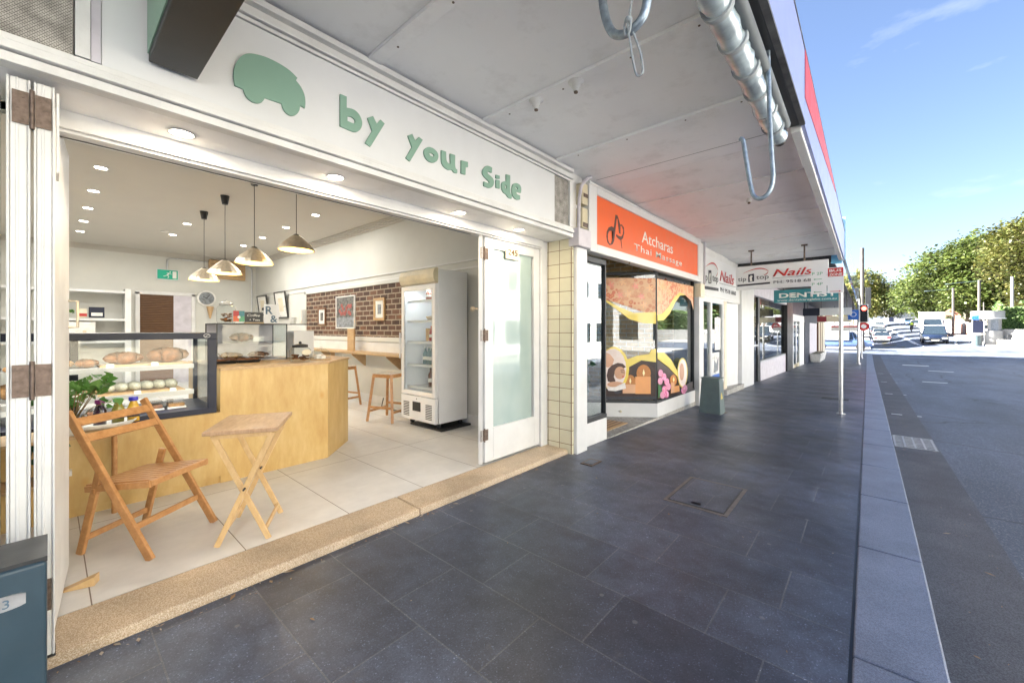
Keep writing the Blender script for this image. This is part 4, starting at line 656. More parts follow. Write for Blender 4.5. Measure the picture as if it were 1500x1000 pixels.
# food trays with foil, mat
for y,x,l in((1.10,-4.62,'black tray of pastries at the left front of the counter top'),(1.30,-4.62,'black tray of pastries beside it, towards the cookie jar'),(1.24,-4.76,'rear black tray of pastries against the glass cabinet')):
    t=thing('food_tray',l,'tray',(x,y,1.022),'black trays on the counter'); MB().hexa([(x-.06,y-.085,1.024),(x+.06,y-.085,1.024),(x+.06,y+.085,1.024),(x-.06,y+.085,1.024)],[(x-.075,y-.1,1.05),(x+.075,y-.1,1.05),(x+.075,y+.1,1.05),(x-.075,y+.1,1.05)]).build('tray','black',t)
    b=MB(); rnd=random.Random(int(y*100))
    for k in range(14): b.ball((x+rnd.uniform(-.05,.05),y+rnd.uniform(-.075,.075),1.052),.022,.026,.012,7,5)
    b.build('pastries','bread',t)
    if l.startswith('black tray of pastries at'): MB().tube([(x+.07,y-.09,1.05),(x+.10,y-.11,1.10),(x+.04,y-.05,1.12),(x,y,1.07)],.003,6).build('tongs','chrome',t)
tag(box('woven_mat','board',None,-4.78,-4.40,1.44,1.62,1.023,1.028,off=(-4.6,1.5,1.023)),'flat tan woven mat on the counter between trays and cookie jar','mat')
# cards on the cabinet
t=thing('chalk_card','small chalkboard card reading COFFEE and TEAS on the cabinet top','card',(-4.9,1.46,1.41))
box('board','dark',t,-4.925,-4.915,1.36,1.53,1.424,1.53); box('ledge','barwood',t,-4.94,-4.9,1.355,1.535,1.411,1.423)
text('chalk_writing','Coffee',.035,'pot',t,(-4.914,1.38,1.485),(0,1,0),(0,0,1),width=.12,shear=.3,ext=.001); text('chalk_writing','+ Teas',.03,'pot',t,(-4.914,1.40,1.44),(0,1,0),(0,0,1),width=.10,ext=.001)
t=thing('emblem_card','white card printed with a large grey R and ampersand','card',(-4.9,1.61,1.41))
box('board','signwhite',t,-4.925,-4.915,1.54,1.685,1.412,1.62); M['slate']=mat('slate_blue',(.12,.19,.26),.5)
text('printed_letter','R',.12,'slate',t,(-4.914,1.555,1.515),(0,1,0),(0,0,1),bold=.02,ext=.001); text('printed_letter','&',.11,'slate',t,(-4.914,1.60,1.425),(0,1,0),(0,0,1),bold=.02,ext=.001)
t=thing('colour_flyer','small flyer of red, teal, orange and green quarters on the cabinet top','flyer',(-4.9,1.3,1.41))
for a,c,m in((0,0,'orange'),(1,0,'capgreen'),(0,1,'red'),(1,1,'teal')): box('quarter',m,t,-4.915,-4.91,1.255+a*.05,1.305+a*.05,1.43+c*.055,1.485+c*.055)
MB().cyl((-4.909,1.305,1.475),(-4.907,1.305,1.475),.014).build('centre_dot','pot',t); box('stand','glass',t,-4.95,-4.92,1.255,1.355,1.411,1.43)
t=thing('coffee_station','white boxy coffee grinder station with cups stacked on its dark shelf','coffee machine',(-5.0,1.95,1.2)); box('machine_body','white',t,-5.1,-4.85,1.82,2.04,1.022,1.33,bevel=.006)
box('shelf','black',t,-5.12,-4.84,1.78,2.05,1.40,1.408); b=MB()
for k in range(5): b.lathe([(.028,0),(.036,.075),(.0,.076)],(-4.95,1.96,1.41+.022*k),14)
b.build('cup_stack','pot',t); MB().lathe([(.028,0),(.036,.075),(0,.076)],(-4.95,1.85,1.41),14).build('cup_stack','pot',t)
# plant stand, plants, bottles
ps=thing('plant_stand','light timber plant stand against the counter behind the chair','stand',(-3.9,0,FZ))
for x,y in((-4.02,.31),(-3.74,.31),(-4.02,-.35),(-3.74,-.35)): MB().cyl((x,y,FZ),(x,y,.66),.016,n=10).build('leg','oak' if y>0 and x<-4 else 'pine',ps)
bpy.data.objects.remove(ps.children[1])
box('top','barwood',ps,-4.08,-3.72,-.4,.36,.66,.68,bevel=.003); box('lower_shelf','barwood',ps,-3.96,-3.70,-.4,.02,.40,.42,bevel=.003)
t=thing('white_tray','oval white platter on the plant stand under the juice bottles','platter',(-3.95,.28,.68)); MB().lathe([(0,.0),(.17,.0),(.2,.03),(.19,.034),(.165,.008),(0,.008)],(0,0,0),28).xf(Matrix.Translation((-3.95,.22,.681))@Matrix.Diagonal((.62,1.0,1,1))).build('dish','pot',t)
def bottle(x,y,z,cap,drink,label):
    t=thing('juice_bottle',label,'bottle',(x,y,z),'juice bottles by the pastry case'); r=.034
    MB().lathe([(0,0),(r,.002),(r,.10),(r*.7,.125),(.019,.14),(.019,.15),(0,.15)],(x,y,z),18).build('bottle','berry' if drink=='berry' else drink,t)
    MB().cyl((x,y,z+.148),(x,y,z+.175),.026,n=18).build('cap',cap,t)
    MB().cyl((x,y,z+.035),(x,y,z+.085),r+.0008,n=18,caps=False).build('label_band','ink',t,fix=False)
    text('printed_word','JUICE',.012,'pot',t,(x+r+.002,y-.018,z+.062),(0,1,0),(0,0,1),width=.036,ext=.0006)
for y,c,dr,l in((.235,'purple','berry','dark berry juice bottle with a purple cap'),(.325,'capgreen','greendrink','green juice bottle with a green cap'),(.405,'capblue','mango','yellow mango juice bottle with a blue cap')): bottle(-3.98,y,.69,c,dr,l)
t=thing('jam_jar','red preserve jar with dark lid beside the leafy potted plant','jar',(-3.9,-.02,.68)); MB().lathe([(0,0),(.05,.0),(.052,.08),(.04,.1),(.04,.105),(0,.105)],(-3.82,.02,.682),18).build('glass','jam',t); MB().cyl((-3.82,.02,.786),(-3.82,.02,.806),.045,n=18).build('lid','maroon',t)
def leafy(b,c,dirn,s,rnd,lobes=True):
    d=Vector(dirn).normalized(); u=d.orthogonal().normalized(); v=d.cross(u); a=rnd.uniform(-.6,.6); nrm=(u*math.cos(a)+v*math.sin(a)); sd=d.cross(nrm).normalized(); c=Vector(c)
    if lobes: prof=[(0,0),(.25,.18),(.2,.48),(.45,.40),(.75,.22),(1.0,0)]
    else: prof=[(0,0),(.2,.28),(.5,.36),(.8,.2),(1.0,0)]
    L=[c+d*s*p+sd*s*q-nrm*s*.12*q for p,q in prof]; Rr=[c+d*s*p-sd*s*q-nrm*s*.12*q for p,q in prof[1:-1]]
    b.poly(L+Rr[::-1])
def pplant(name,label,x,y,z,h,spread,n,m,potm,seed,potr=.06,poth=.08,ls=.06,lobes=True):
    rnd=random.Random(seed); t=thing(name,label,'plant',(x,y,z))
    MB().lathe([(0,0),(potr*.75,0),(potr,poth),(potr*.92,poth),(potr*.85,poth*.85),(0,poth*.85)],(x,y,z),18).build('pot',potm,t)
    st=MB(); lf=MB()
    for i in range(n):
        a=rnd.random()*6.28; tip=Vector((x+math.cos(a)*spread*rnd.uniform(.2,1)*.7,y+math.sin(a)*spread*rnd.uniform(.2,1),z+poth+h*rnd.uniform(.35,1)))
        base=Vector((x+rnd.uniform(-.01,.01),y+rnd.uniform(-.01,.01),z+poth*.8)); mid=(base+tip)/2+Vector((0,0,h*.12)); st.tube([base,mid,tip],[.0035,.0025,.0015],6)
        for k in range(7):
            q=tip.lerp(mid,rnd.random()*.5)+Vector((rnd.uniform(-1,1),rnd.uniform(-1,1),rnd.uniform(-.5,.6)))*.028
            leafy(lf,q,(rnd.uniform(-1,1)+.3,rnd.uniform(-1,1),rnd.uniform(-.6,.35)),ls*rnd.uniform(.7,1.25),rnd,lobes)
    st.build('stem','stem',t); lf.build('foliage',m,t,fix=False); return t
pplant('potted_plant','leafy green ivy-like plant in a white bowl in front of the pastry case',-3.80,.10,.68,.30,.24,17,'houseleaf','pot',3,ls=.058)
pplant('potted_plant','low dark green plant on the lower shelf of the plant stand',-3.83,.0,.42,.12,.12,10,'pothos','pot',5,potr=.055,poth=.10,ls=.045)
tag(MB().cyl((-3.775,.0,.47),(-3.77,.0,.47),.025).build('maker_mark','board',bpy.data.objects['potted_plant.001']))
tag(MB().box(-3.86,-3.80,.02,.10,.42,.45).build('white_packet','pot',off=(-3.83,.06,.42)),'flat white packet on the lower shelf of the plant stand','packet')
# pendants
def pendant(x,y,zb,label):
    t=thing('pendant_lamp',label,'pendant lamp',(x,y,3.2),'brushed steel pendant lamps over the counter')
    MB().cyl((x,y,3.2),(x,y,3.08),.055,.035,n=14).build('ceiling_cap','black',t)
    MB().cyl((x,y,3.08),(x,y,zb+.19),.004,n=6).build('cord','black',t)
    b=MB(); n=40; prof=[(.035,.185),(.05,.178),(.075,.155),(.14,.095),(.185,.04),(.205,0)]
    vs=[Vector((x+(r*(1+(.009 if k%2 else -.009)*(r>.05)))*math.cos(2*math.pi*k/n),y+(r*(1+(.009 if k%2 else -.009)*(r>.05)))*math.sin(2*math.pi*k/n),zb+z)) for r,z in prof for k in range(n)]
    b.add(vs,[(i*n+k,i*n+(k+1)%n,(i+1)*n+(k+1)%n,(i+1)*n+k) for i in range(len(prof)-1) for k in range(n)],False)
    s=b.build('lamp_shade','steel',t,fix=False)
    MB().lathe([(.03,.18),(.055,.145),(.133,.083),(.183,.029),(.193,.003)],(x,y,zb),32).build('shade_lining','lampin',s,fix=False)
    MB().lathe([(.0,.205),(.025,.20),(.036,.185)],(x,y,zb),14).build('fitting','black',s)
    MB().ball((x,y,zb+.09),.035).build('bulb','lampin',t)
    ld=bpy.data.lights.new('pendant','POINT'); ld.energy=.8; ld.color=(1,.78,.42); ld.shadow_soft_size=.04; lo=bpy.data.objects.new('lamp_glow',ld); col.objects.link(lo); lo.parent=t; lo.location=(0,0,zb+.03-3.2)
for x,y,l in((-5.31,2.02,'fluted steel pendant lamp hanging nearest the street and the brick wall'),(-5.57,1.64,'fluted steel pendant lamp second in the row from the right'),(-6.72,1.62,'fluted steel pendant lamp third in the row from the right'),(-7.87,1.62,'fluted steel pendant lamp farthest back, in front of the exit sign wall')): pendant(x,y,{-5.31:2.32,-5.57:2.14,-6.72:2.12,-7.87:2.12}[x],l)
# stools
def stool(rz,loc,label,first=None):
    if first: t=copytree(first)
    else:
        t=thing('bar_stool','','stool',(0,0,0)); 
        for sx in(-1,1):
            for sy in(-1,1): MB().beam((sx*.215,sy*.215,0),(sx*.15,sy*.15,.665),.036,.036).build('leg','oak',t,bevel=.004)
        for s in(-1,1):
            MB().beam((-.195,s*.195,.2),(.195,s*.195,.2),.02,.032).build('stretcher','oak',t,bevel=.003); MB().beam((s*.2,-.19,.14),(s*.2,.19,.14),.02,.032).build('stretcher','oak',t,bevel=.003)
            MB().beam((-.16,s*.155,.64),(.16,s*.155,.64),.03,.05).build('seat_rail','oak',t,bevel=.003); MB().beam((s*.155,-.14,.64),(s*.155,.14,.64),.03,.05).build('seat_rail','oak',t,bevel=.003)
        b=MB()
        for i in range(9):
            q=-.15+i*.0375
            b.box(q-.016,q+.016,-.175,.175,.664+.002*(i%2),.670+.002*(i%2)); b.box(-.175,.175,q-.016,q+.016,.665+.002*((i+1)%2),.672+.002*((i+1)%2))
        b.build('seat','wovenseat',t)
    t.location=loc; t.rotation_euler=(0,0,rz); t['label']=label; t['category']='stool'; t['group']='timber stools at the wall bar'; return t
M['wovenseat']=mat('woven_cord',(.60,.56,.50),.7,var=.2,scale=40)
s0=stool(R(20),(-5.20,3.25,FZ),'timber bar stool with woven seat, the nearer one, beside the drinks fridge')
stool(R(12),(-6.75,3.30,FZ),'timber bar stool with woven seat, the farther one, half hidden by the counter',s0)
b=thing('wall_bar','long timber bar shelf fixed along the brick panel wall','bar shelf',(-7,3.7,.95)); box('shelf','barwood',b,-9.4,-4.9,3.45,3.79,.925,.955,bevel=.003)
for x in(-8.0,-6.8,-5.7): MB().prism([(x,3.76,.92),(x,3.5,.92),(x,3.5,.90),(x,3.74,.70),(x,3.76,.70)],(.02,0,0)).build('bracket','barwood',b)
tag(box('upright_board','barwood',None,-7.15,-6.92,3.60,3.63,.957,1.36,off=(-7,3.6,.957)),'upright plain timber board standing on the wall bar under the tall painting','board')
tag(MB().tube([(-7.6,3.74,.92),(-7.62,3.74,.6),(-7.5,3.75,.45),(-7.45,3.75,.3)],.005,6).build('power_lead','pot',off=(-7.6,3.7,.9)),'white cord hanging under the wall bar behind the stools','cord')
tag(MB().tube([(-6.1,3.7,.2),(-6.0,3.6,.06),(-5.6,3.65,.058),(-5.3,3.6,.058),(-5.0,3.7,.06)],.008,6).build('power_lead','black',off=(-6,3.6,.06)),'black cable lying on the floor behind the nearer stool','cord')
# pictures
def picture(name,label,x0,x1,z0,z1,fm,y=3.79,art=None,fw=.03,tilt=0):
    t=thing(name,label,'picture',((x0+x1)/2,y,z0)); b=MB(); ya,yb=y-.03,y-.002
    b.box(x0,x1,ya,yb,z0,z0+fw); b.box(x0,x1,ya,yb,z1-fw,z1); b.box(x0,x0+fw,ya,yb,z0+fw,z1-fw); b.box(x1-fw,x1,ya,yb,z0+fw,z1-fw); b.build('frame',fm,t,bevel=.002)
    box('mount','pot',t,x0+fw,x1-fw,y-.015,y-.004,z0+fw,z1-fw)
    if art: art(t,x0+fw,x1-fw,z0+fw,z1-fw,y-.016)
    if tilt: t.rotation_euler=(R(tilt),0,0)
    return t
M['artdark']=mat('painted_flowers',(.13,.13,.12),.6,var=.8,scale=18); M['artred']=mat('painted_red',(.30,.08,.07),.6,var=.5,scale=30); M['artblue']=mat('painted_grey_blue',(.22,.24,.26),.6,var=.5,scale=20)
def art_flowers(t,x0,x1,z0,z1,y):
    box('painting','artdark',t,x0+.005,x1-.005,y-.002,y,z0+.005,z1-.005); box('tablecloth_patch','artblue',t,x0+.005,x1-.005,y-.0035,y-.002,z0+.005,z0+.2); rnd=random.Random(4); b=MB()
    for k in range(18): b.ball((rnd.uniform(x0+.1,x1-.1),y-.003,rnd.uniform(z0+.25,z1-.15)),.045,.002,.04,8,5)
    b.build('flower_dabs','artred',t)
def art_small(m):
    def f(t,x0,x1,z0,z1,y):
        cx=(x1-x0)*.28; cz=(z1-z0)*.22; box('print',m,t,x0+cx,x1-cx,y-.002,y,z0+cz,z1-cz)
    return f
picture('painting','tall unframed-looking floral still life in a thin white frame on the brick panel',-7.95,-7.2,1.36,1.99,'pot',art=art_flowers,fw=.02)
picture('small_picture','small dark framed print left of the floral painting on the bricks',-8.77,-8.42,1.43,1.79,'walnut',art=art_small('artdark'))
picture('small_picture','small pale timber framed print nearest the fridge on the bricks',-6.53,-6.18,1.50,1.89,'barwood',art=art_small('artblue'),fw=.045)
picture('framed_drawing','black framed drawing leaning out from the party wall beyond the brick panel',-11.1,-10.4,1.62,2.27,'black',art=art_small('cream'),tilt=7)
picture('framed_drawing','black framed drawing hanging deepest along the party wall near the rear corner',-12.4,-11.7,1.72,2.24,'black',art=art_small('cream'),tilt=7)
# rear wall items
t=thing('exit_sign','green running man exit sign high on the rear wall','sign',(-12.78,1.9,2.56)); box('panel','exitgreen',t,-12.8,-12.76,1.72,2.10,2.56,2.78); box('casing','white',t,-12.8,-12.765,1.70,2.12,2.54,2.80)
b=MB(); 
b.ball((-12.757,1.955,2.735),.004,.016,.016,10,6); b.beam((-12.757,1.94,2.71),(-12.757,1.90,2.66),.004,.03,(0,1,0)); b.beam((-12.757,1.90,2.66),(-12.757,1.93,2.62),.004,.016,(0,1,0)); b.beam((-12.757,1.93,2.62),(-12.757,1.91,2.585),.004,.014,(0,1,0)); b.beam((-12.757,1.895,2.655),(-12.757,1.855,2.63),.004,.014,(0,1,0)); b.beam((-12.757,1.855,2.63),(-12.757,1.83,2.625),.004,.013,(0,1,0)); b.beam((-12.757,1.94,2.70),(-12.757,1.98,2.68),.004,.012,(0,1,0)); b.beam((-12.757,1.93,2.705),(-12.757,1.89,2.715),.004,.012,(0,1,0)); b.build('running_man','pot',t)
b=MB(); b.box(-12.758,-12.756,2.0,2.075,2.585,2.755); b.build('doorway_symbol','pot',t)
t=thing('air_vent','wooden boxed wall vent above the rear counter','vent',(-12.75,3.1,2.68)); box('box','barwood',t,-12.8,-12.68,2.72,3.52,2.66,3.14,bevel=.006); b=MB(); 
for k in range(3): b.box(-12.682,-12.675,2.76,3.48,2.74+k*.14,2.75+k*.14)
b.build('groove','walnut',t)
tag(MB().tube([(-12.77,1.9,2.8),(-12.77,1.9,3.02),(-12.77,1.95,3.07),(-12.77,2.7,3.07)],.018,8).build('conduit','alu',off=(-12.77,1.9,2.8)),'thin grey conduit rising from the exit sign to the vent','conduit')
tag(MB().tube([(-12.77,3.52,3.05),(-12.77,3.66,3.03),(-12.77,3.7,2.98),(-12.77,3.7,1.3)],.018,8).build('conduit','alu',off=(-12.77,3.6,3)),'thin grey conduit dropping down the rear corner of the cafe','conduit')
t=thing('wall_clock','round white clock on the rear wall above the glass jars','clock',(-12.78,2.66,2.14)); MB().cyl((-12.8,2.68,2.14),(-12.76,2.68,2.14),.2,n=28).build('case','pot',t); MB().cyl((-12.76,2.68,2.14),(-12.755,2.68,2.14),.16,n=28).build('dial','artblue',t); b=MB(); b.beam((-12.75,2.68,2.14),(-12.75,2.74,2.23),.004,.014,(0,1,0)); b.beam((-12.75,2.68,2.14),(-12.75,2.60,2.18),.004,.014,(0,1,0)); b.build('hands','black',t)
t=thing('ice_cream_cone_light','upside down tan cone ornament below the clock','ornament',(-12.7,2.75,1.7)); MB().cyl((-12.7,2.74,1.93),(-12.7,2.74,1.62),.08,.015,n=14).build('cone','board',t)
t=thing('shelf_unit','white open timber shelf unit against the rear wall','shelving',(-12.6,.7,FZ))
b=MB(); b.box(-12.8,-12.35,1.12,1.22,FZ,2.24); b.box(-12.8,-12.35,-.9,-.82,FZ,2.24); b.build('upright','oldwhite',t,bevel=.004)
for z in(1.05,1.53,2.14): box('shelf','oldwhite',t,-12.8,-12.35,-.82,1.12,z,z+.05,bevel=.003)
t=thing('carton','white carton on the shelf unit beneath the dark tin','box',(-12.5,.5,1.1)); box('box','pot',t,-12.7,-12.3,.2,.66,1.12,1.50,bevel=.006); MB().cyl((-12.298,.5,1.3),(-12.294,.5,1.3),.03).build('sticker','steel',t)
box('flap','pot',t,-12.3,-12.296,.2,.66,1.44,1.45)
t=thing('coffee_tin','dark navy tin with a pale label on the shelf unit','tin',(-12.45,.68,1.6)); box('body','navy',t,-12.5,-12.35,.57,.80,1.60,1.82,bevel=.006); box('label_patch','pot',t,-12.349,-12.345,.60,.77,1.63,1.70)
t=thing('biscuit_packet','red and cream packet between plant and tin on the shelf unit','packet',(-12.45,.45,1.6)); box('body','cream',t,-12.5,-12.4,.42,.54,1.59,1.78,bevel=.004); box('band','red',t,-12.398,-12.395,.42,.54,1.62,1.68)
pplant('potted_plant','tiny trailing green plant on the rear shelf unit',-12.4,.18,1.58,.12,.22,12,'houseleaf','pot',9,potr=.07,poth=.08,ls=.07,lobes=False)
# fridge
fg=thing('drinks_fridge','tall white upright drinks fridge with glass door against the party wall','fridge',(-4.46,3.45,FZ))
X0,X1,Y0,Y1=-4.84,-4.10,3.21,3.76; Z0,Z1=.14,2.12
b=MB(); b.box(X0,X1,Y0+.05,Y0+.07,Z0,.47); b.box(X0,X0+.03,Y0+.05,Y1,.47,1.93); b.box(X1-.03,X1,Y0+.05,Y1,Z0,Z1); b.box(X0,X0+.03,Y0+.05,Y1,Z0,.47); b.box(X0,X1-.03,Y0+.05,Y1,1.93,Z1); b.box(X0+.03,X1-.03,Y0+.07,Y1,Z0,.47); b.box(X0+.03,X1-.03,Y1-.03,Y1,.47,1.93)
b.build('cabinet','fridgewhite',fg,bevel=.006)
d=MB(); zb,zt=.475,1.925; s=.055
d.box(X0,X0+s,Y0,Y0+.045,zb,zt); d.box(X1-s,X1,Y0,Y0+.045,zb,zt); d.box(X0+s,X1-s,Y0,Y0+.045,zb,zb+s); d.box(X0+s,X1-s,Y0,Y0+.045,zt-s,zt); dd=d.build('door','fridgewhite',fg,bevel=.006)
box('pane','glass',dd,X0+s,X1-s,Y0+.02,Y0+.025,zb+s,zt-s); b=MB(); b.box(X0+s,X0+s+.015,Y0+.003,Y0+.02,zb+s,zt-s); b.box(X1-s-.015,X1-s,Y0+.003,Y0+.02,zb+s,zt-s); b.box(X0+s,X1-s,Y0+.003,Y0+.02,zt-s-.012,zt-s); b.build('gasket','alu',dd)
MB().box(X0-.012,X0+.004,Y0-.03,Y0-.01,.95,1.3).build('handle','white',dd,bevel=.006)
hd=MB(); n=10
prof=[(Y0+.045,1.935),(Y0-.005,1.95),(Y0-.03,2.0),(Y0-.03,2.06),(Y0-.01,2.12),(Y0+.045,2.135)]
hd.prism([(X0-.005,y,z) for y,z in prof],(X1-X0+.01,0,0)); hd.build('header','creamplastic',fg,bevel=.004)
gp=MB().box(X0,X1,Y0-.002,Y0+.048,Z0+.005,.465).build('grille_panel','creamplastic',fg,bevel=.004); gp.data.materials[0]=M['fridgewhite']
b=MB()
for k in range(9):
    for xx in(X0+.06,X1-.19): b.box(xx,xx+.13,Y0-.005,Y0-.001,.19+k*.022,.20+k*.022)
b.build('vent_slats','dark',gp); box('controller','black',gp,X0+.27,X0+.44,Y0-.007,Y0-.002,.27,.39); MB().cyl((X0+.355,Y0-.006,.43),(X0+.355,Y0-.002,.43),.012).build('lock','chrome',gp)
for i,z in enumerate((.56,.86,1.17,1.45,1.72)):
    b=MB(); 
    for k in range(14): b.box(X0+.05+k*.047,X0+.056+k*.047,Y0+.08,Y1-.04,z,z+.006)
    b.box(X0+.04,X1-.04,Y0+.07,Y0+.08,z-.012,z+.02); b.build('shelf','white',fg)
box('shelf_rail','alu',fg,X0+.13,X0+.15,Y1-.045,Y1-.032,.6,1.85); box('tray','black',fg,X0+.12,X1+.05,Y0+.06,Y1+.02,FZ,.075,bevel=.004)
b=MB(); 
for x in(X0+.12,X1-.06):
    for y in(Y0+.1,Y1-.08): b.cyl((x-.015,y,.10),(x+.015,y,.10),.03,n=12); b.box(x-.01,x+.01,y-.01,y+.01,.1,Z0)
b.build('castor','dark',fg)
ld=bpy.data.lights.new('fridge_light','AREA'); ld.shape='RECTANGLE'; ld.size=.5; ld.size_y=.04; ld.energy=.35; ld.color=(.93,.97,1); lo=bpy.data.objects.new('fridge_light',ld); col.objects.link(lo); lo.parent=fg; lo.location=(0,-.10,1.85)
M['water']=mat('blue_water_bottle',(.20,.30,.33),.1,coat=1); M['greenb']=mat('green_bottle',(.02,.07,.03),.1,coat=1); M['cola']=mat('red_brown_bottle',(.12,.03,.015),.12,coat=1); M['juicejar']=mat('pink_jar',(.38,.14,.10),.15,coat=1)
def fb(x,y,z,r,h,m,cap,label):
    t=thing('drink_bottle',label,'bottle',(x,y,z),'drinks in the fridge'); MB().lathe([(0,0),(r,0),(r,h*.62),(r*.45,h*.8),(r*.4,h*.93),(0,h*.93)],(x,y,z),14).build('bottle',m,t); MB().cyl((x,y,z+h*.93),(x,y,z+h),r*.45,n=12).build('cap',cap,t); MB().cyl((x,y,z+h*.25),(x,y,z+h*.45),r+.001,n=14,caps=False).build('label_band','pot',t,fix=False)
fb(-4.50,3.36,.882,.033,.23,'water','pot','left water bottle on the second shelf from the bottom of the fridge'); fb(-4.42,3.36,.882,.033,.23,'water','pot','middle water bottle on the second shelf from the bottom of the fridge'); fb(-4.34,3.34,.882,.033,.23,'water','pot','right water bottle on the second shelf from the bottom of the fridge'); fb(-4.26,3.36,.882,.036,.25,'greenb','greenb','dark green bottle beside the water bottles in the fridge')
fb(-4.38,3.36,.582,.036,.26,'cola','black','brown bottle on the bottom shelf of the fridge, left one'); fb(-4.28,3.40,.582,.036,.22,'cola','red','brown bottle on the bottom shelf of the fridge, right one')
for x,l in((-4.42,'pink jar on the top shelf of the fridge, left one'),(-4.31,'pink jar on the top shelf of the fridge, right one')): fb(x,3.36,1.742,.042,.15,'juicejar','steel',l)
fb(-4.36,3.36,1.192,.035,.2,'jam','red','red drink on the third shelf of the fridge'); tag(box('paper_packet','board',None,-4.46,-4.40,3.34,3.42,1.195,1.36,off=(-4.43,3.38,1.195)),'tan packet beside the red drink on the fridge shelf','packet')
t=thing('steel_bowl','small steel bowl on the fourth fridge shelf','bowl',(-4.38,3.36,1.47)); MB().lathe([(0,0),(.04,0),(.07,.045),(.066,.045),(.038,.006),(0,.006)],(-4.38,3.36,1.472),16).build('bowl','steel',t); MB().ball((-4.38,3.36,1.5),.05,.05,.03).build('contents','pot',t)
# ---------------- awnings ----------------
aw=thing('street_awning','white panelled awning over the footpath in front of the cafe','awning',(-1.4,1.0,3.05))
box('lining','soffit',aw,-2.76,-.40,-3,4.36,3.05,3.12)
for y in(-.65,.35,1.35,2.35,3.37): box('batten','soffit',aw,-2.335,-.55,y-.045,y+.045,3.026,3.05,bevel=.004)
box('seam','dark',aw,-2.33,-.5,4.125,4.129,3.0485,3.05)
box('edge_beam','dark',aw,-.53,-.40,-3,3.93,2.965,3.05,bevel=.01)
for y in[-.65+i for i in range(5)]:
    for x in(-2.1,-1.6,-1.1,-.7): MB().cyl((x,y+.02,3.0262),(x,y+.02,3.0235),.007,n=8).build('screw','rust',aw)
M['fasciadark']=mat('weathered_edge',(.10,.10,.10),.6,var=.5,scale=8)
for i,(a,c) in enumerate(((-3,.0),(.003,1.97),(1.973,3.94))): box('fascia_panel','fascia',aw,-.40,-.375,a,c,2.985,3.56)
box('edge_trim','fasciadark',aw,-.405,-.37,-3,3.94,3.56,3.575); box('edge_trim','fasciadark',aw,-.405,-.37,-3,3.94,2.965,2.985)
box('roof','dark',aw,-2.76,-.41,-3,4.36,3.5,3.55)
for x,l in((-1.83,'bare lamp holder on the awning batten, the one nearer the shopfront'),(-1.49,'bare lamp holder on the awning batten, the one nearer the road')):
    t=thing('lamp_holder',l,'lamp holder',(x,2.38,3.036)); MB().lathe([(0,-.0),(.055,0),(.055,-.012),(.03,-.02),(.03,-.045),(.018,-.05),(.018,-.075),(0,-.075)],(x,2.36,3.036),14).build('base','oldwhite',t)
    MB().cyl((x,2.36,2.985),(x,2.36,2.952),.014,n=10).build('socket','rust',t)
t=thing('lamp_holder','bare lamp holder hanging under the second awning near the long hook','lamp holder',(-1.14,5.9,3.0)); MB().cyl((-1.14,5.9,3.03),(-1.14,5.9,2.97),.02,.035,n=12).build('base','oldwhite',t); MB().cyl((-1.14,5.9,2.97),(-1.14,5.9,2.95),.016,n=10).build('socket','rust',t)
z2=lambda y:3.05-.012*(y-4.36)
a2=thing('street_awning','timber boarded awning over the footpath in front of the massage shop','awning',(-1.4,7.5,3.0))
yy=[4.362+i*.86 for i in range(9)]; 
def slab(b,x0,x1,ya,yb,za,zb,h): return b.hexa([(x0,ya,za),(x1,ya,za),(x1,yb,zb),(x0,yb,zb)],[(x0,ya,za+h),(x1,ya,za+h),(x1,yb,zb+h),(x0,yb,zb+h)])
b=MB()
for a,c in zip(yy,yy[1:]): slab(b,-2.76,-.46,a+.004,c-.004,z2(a)-.012*(yy.index(a)%2),z2(c)-.012*(yy.index(a)%2),.03)

M['soffit2']=mat('old_boards',(.84,.83,.83),.6,var=.05,scale=1.3,bmp=.1,bscale=10,dirt=.3)
b.build('board_lining','soffit2',a2,bevel=.003)
slab(MB(),-2.76,-.45,4.362,11.3,z2(4.36)+.035,z2(11.3)+.035,.03).build('roof','dark',a2)
b=MB(); slab(b,-.47,-.40,3.96,11.25,2.93,2.83,.10); b.build('edge_beam','oldwhite',a2,bevel=.006)
b=MB(); slab(b,-.40,-.375,3.945,11.25,2.965,2.85,.60); b.build('fascia_panel','fascia',a2)
b=MB(); b.hexa([(-.374,3.95,3.18),(-.371,3.95,3.18),(-.371,8.0,3.46),(-.374,8.0,3.46)],[(-.374,3.95,3.562),(-.371,3.95,3.562),(-.371,8.0,3.495),(-.374,8.0,3.495)]); b.build('red_stripe','red',a2)
slab(MB(),-.405,-.37,3.945,11.25,3.565,3.45,.015).build('edge_trim','fasciadark',a2)
# rolled blind under the awning edge
rb=thing('rolled_blind','rolled clear plastic blind bundled with straps under the awning edge','blind',(-.5,2,2.85))
M['vinyl']=mat('wrapped_vinyl',(.42,.50,.54),.18,var=.35,scale=7,coat=.6,bmp=.3,bscale=14); M['canvas']=mat('grey_canvas',(.30,.33,.35),.6)
rnd=random.Random(2); pts=[];rr=[]; y=-.8
while y<3.72: pts.append((-.52+rnd.uniform(-.004,.004),y,2.83+rnd.uniform(-.004,.004))); rr.append(.062+rnd.uniform(-.006,.005)); y+=.045
MB().tube(pts,rr,18).build('roll','vinyl',rb)
for y in[-.3+i*.29 for i in range(14)]: MB().cyl((-.52,y-.018,2.83),(-.52,y+.02,2.835),.071,n=18).build('strap','canvas',rb); MB().tube([(-.455,-.5,2.87),(-.45,1.5,2.88),(-.46,3.6,2.86)],.035,10).build('inner_roll','canvas',rb); MB().cyl((-.52,3.72,2.83),(-.52,3.80,2.83),.042,n=14).build('end_cap','black',rb)
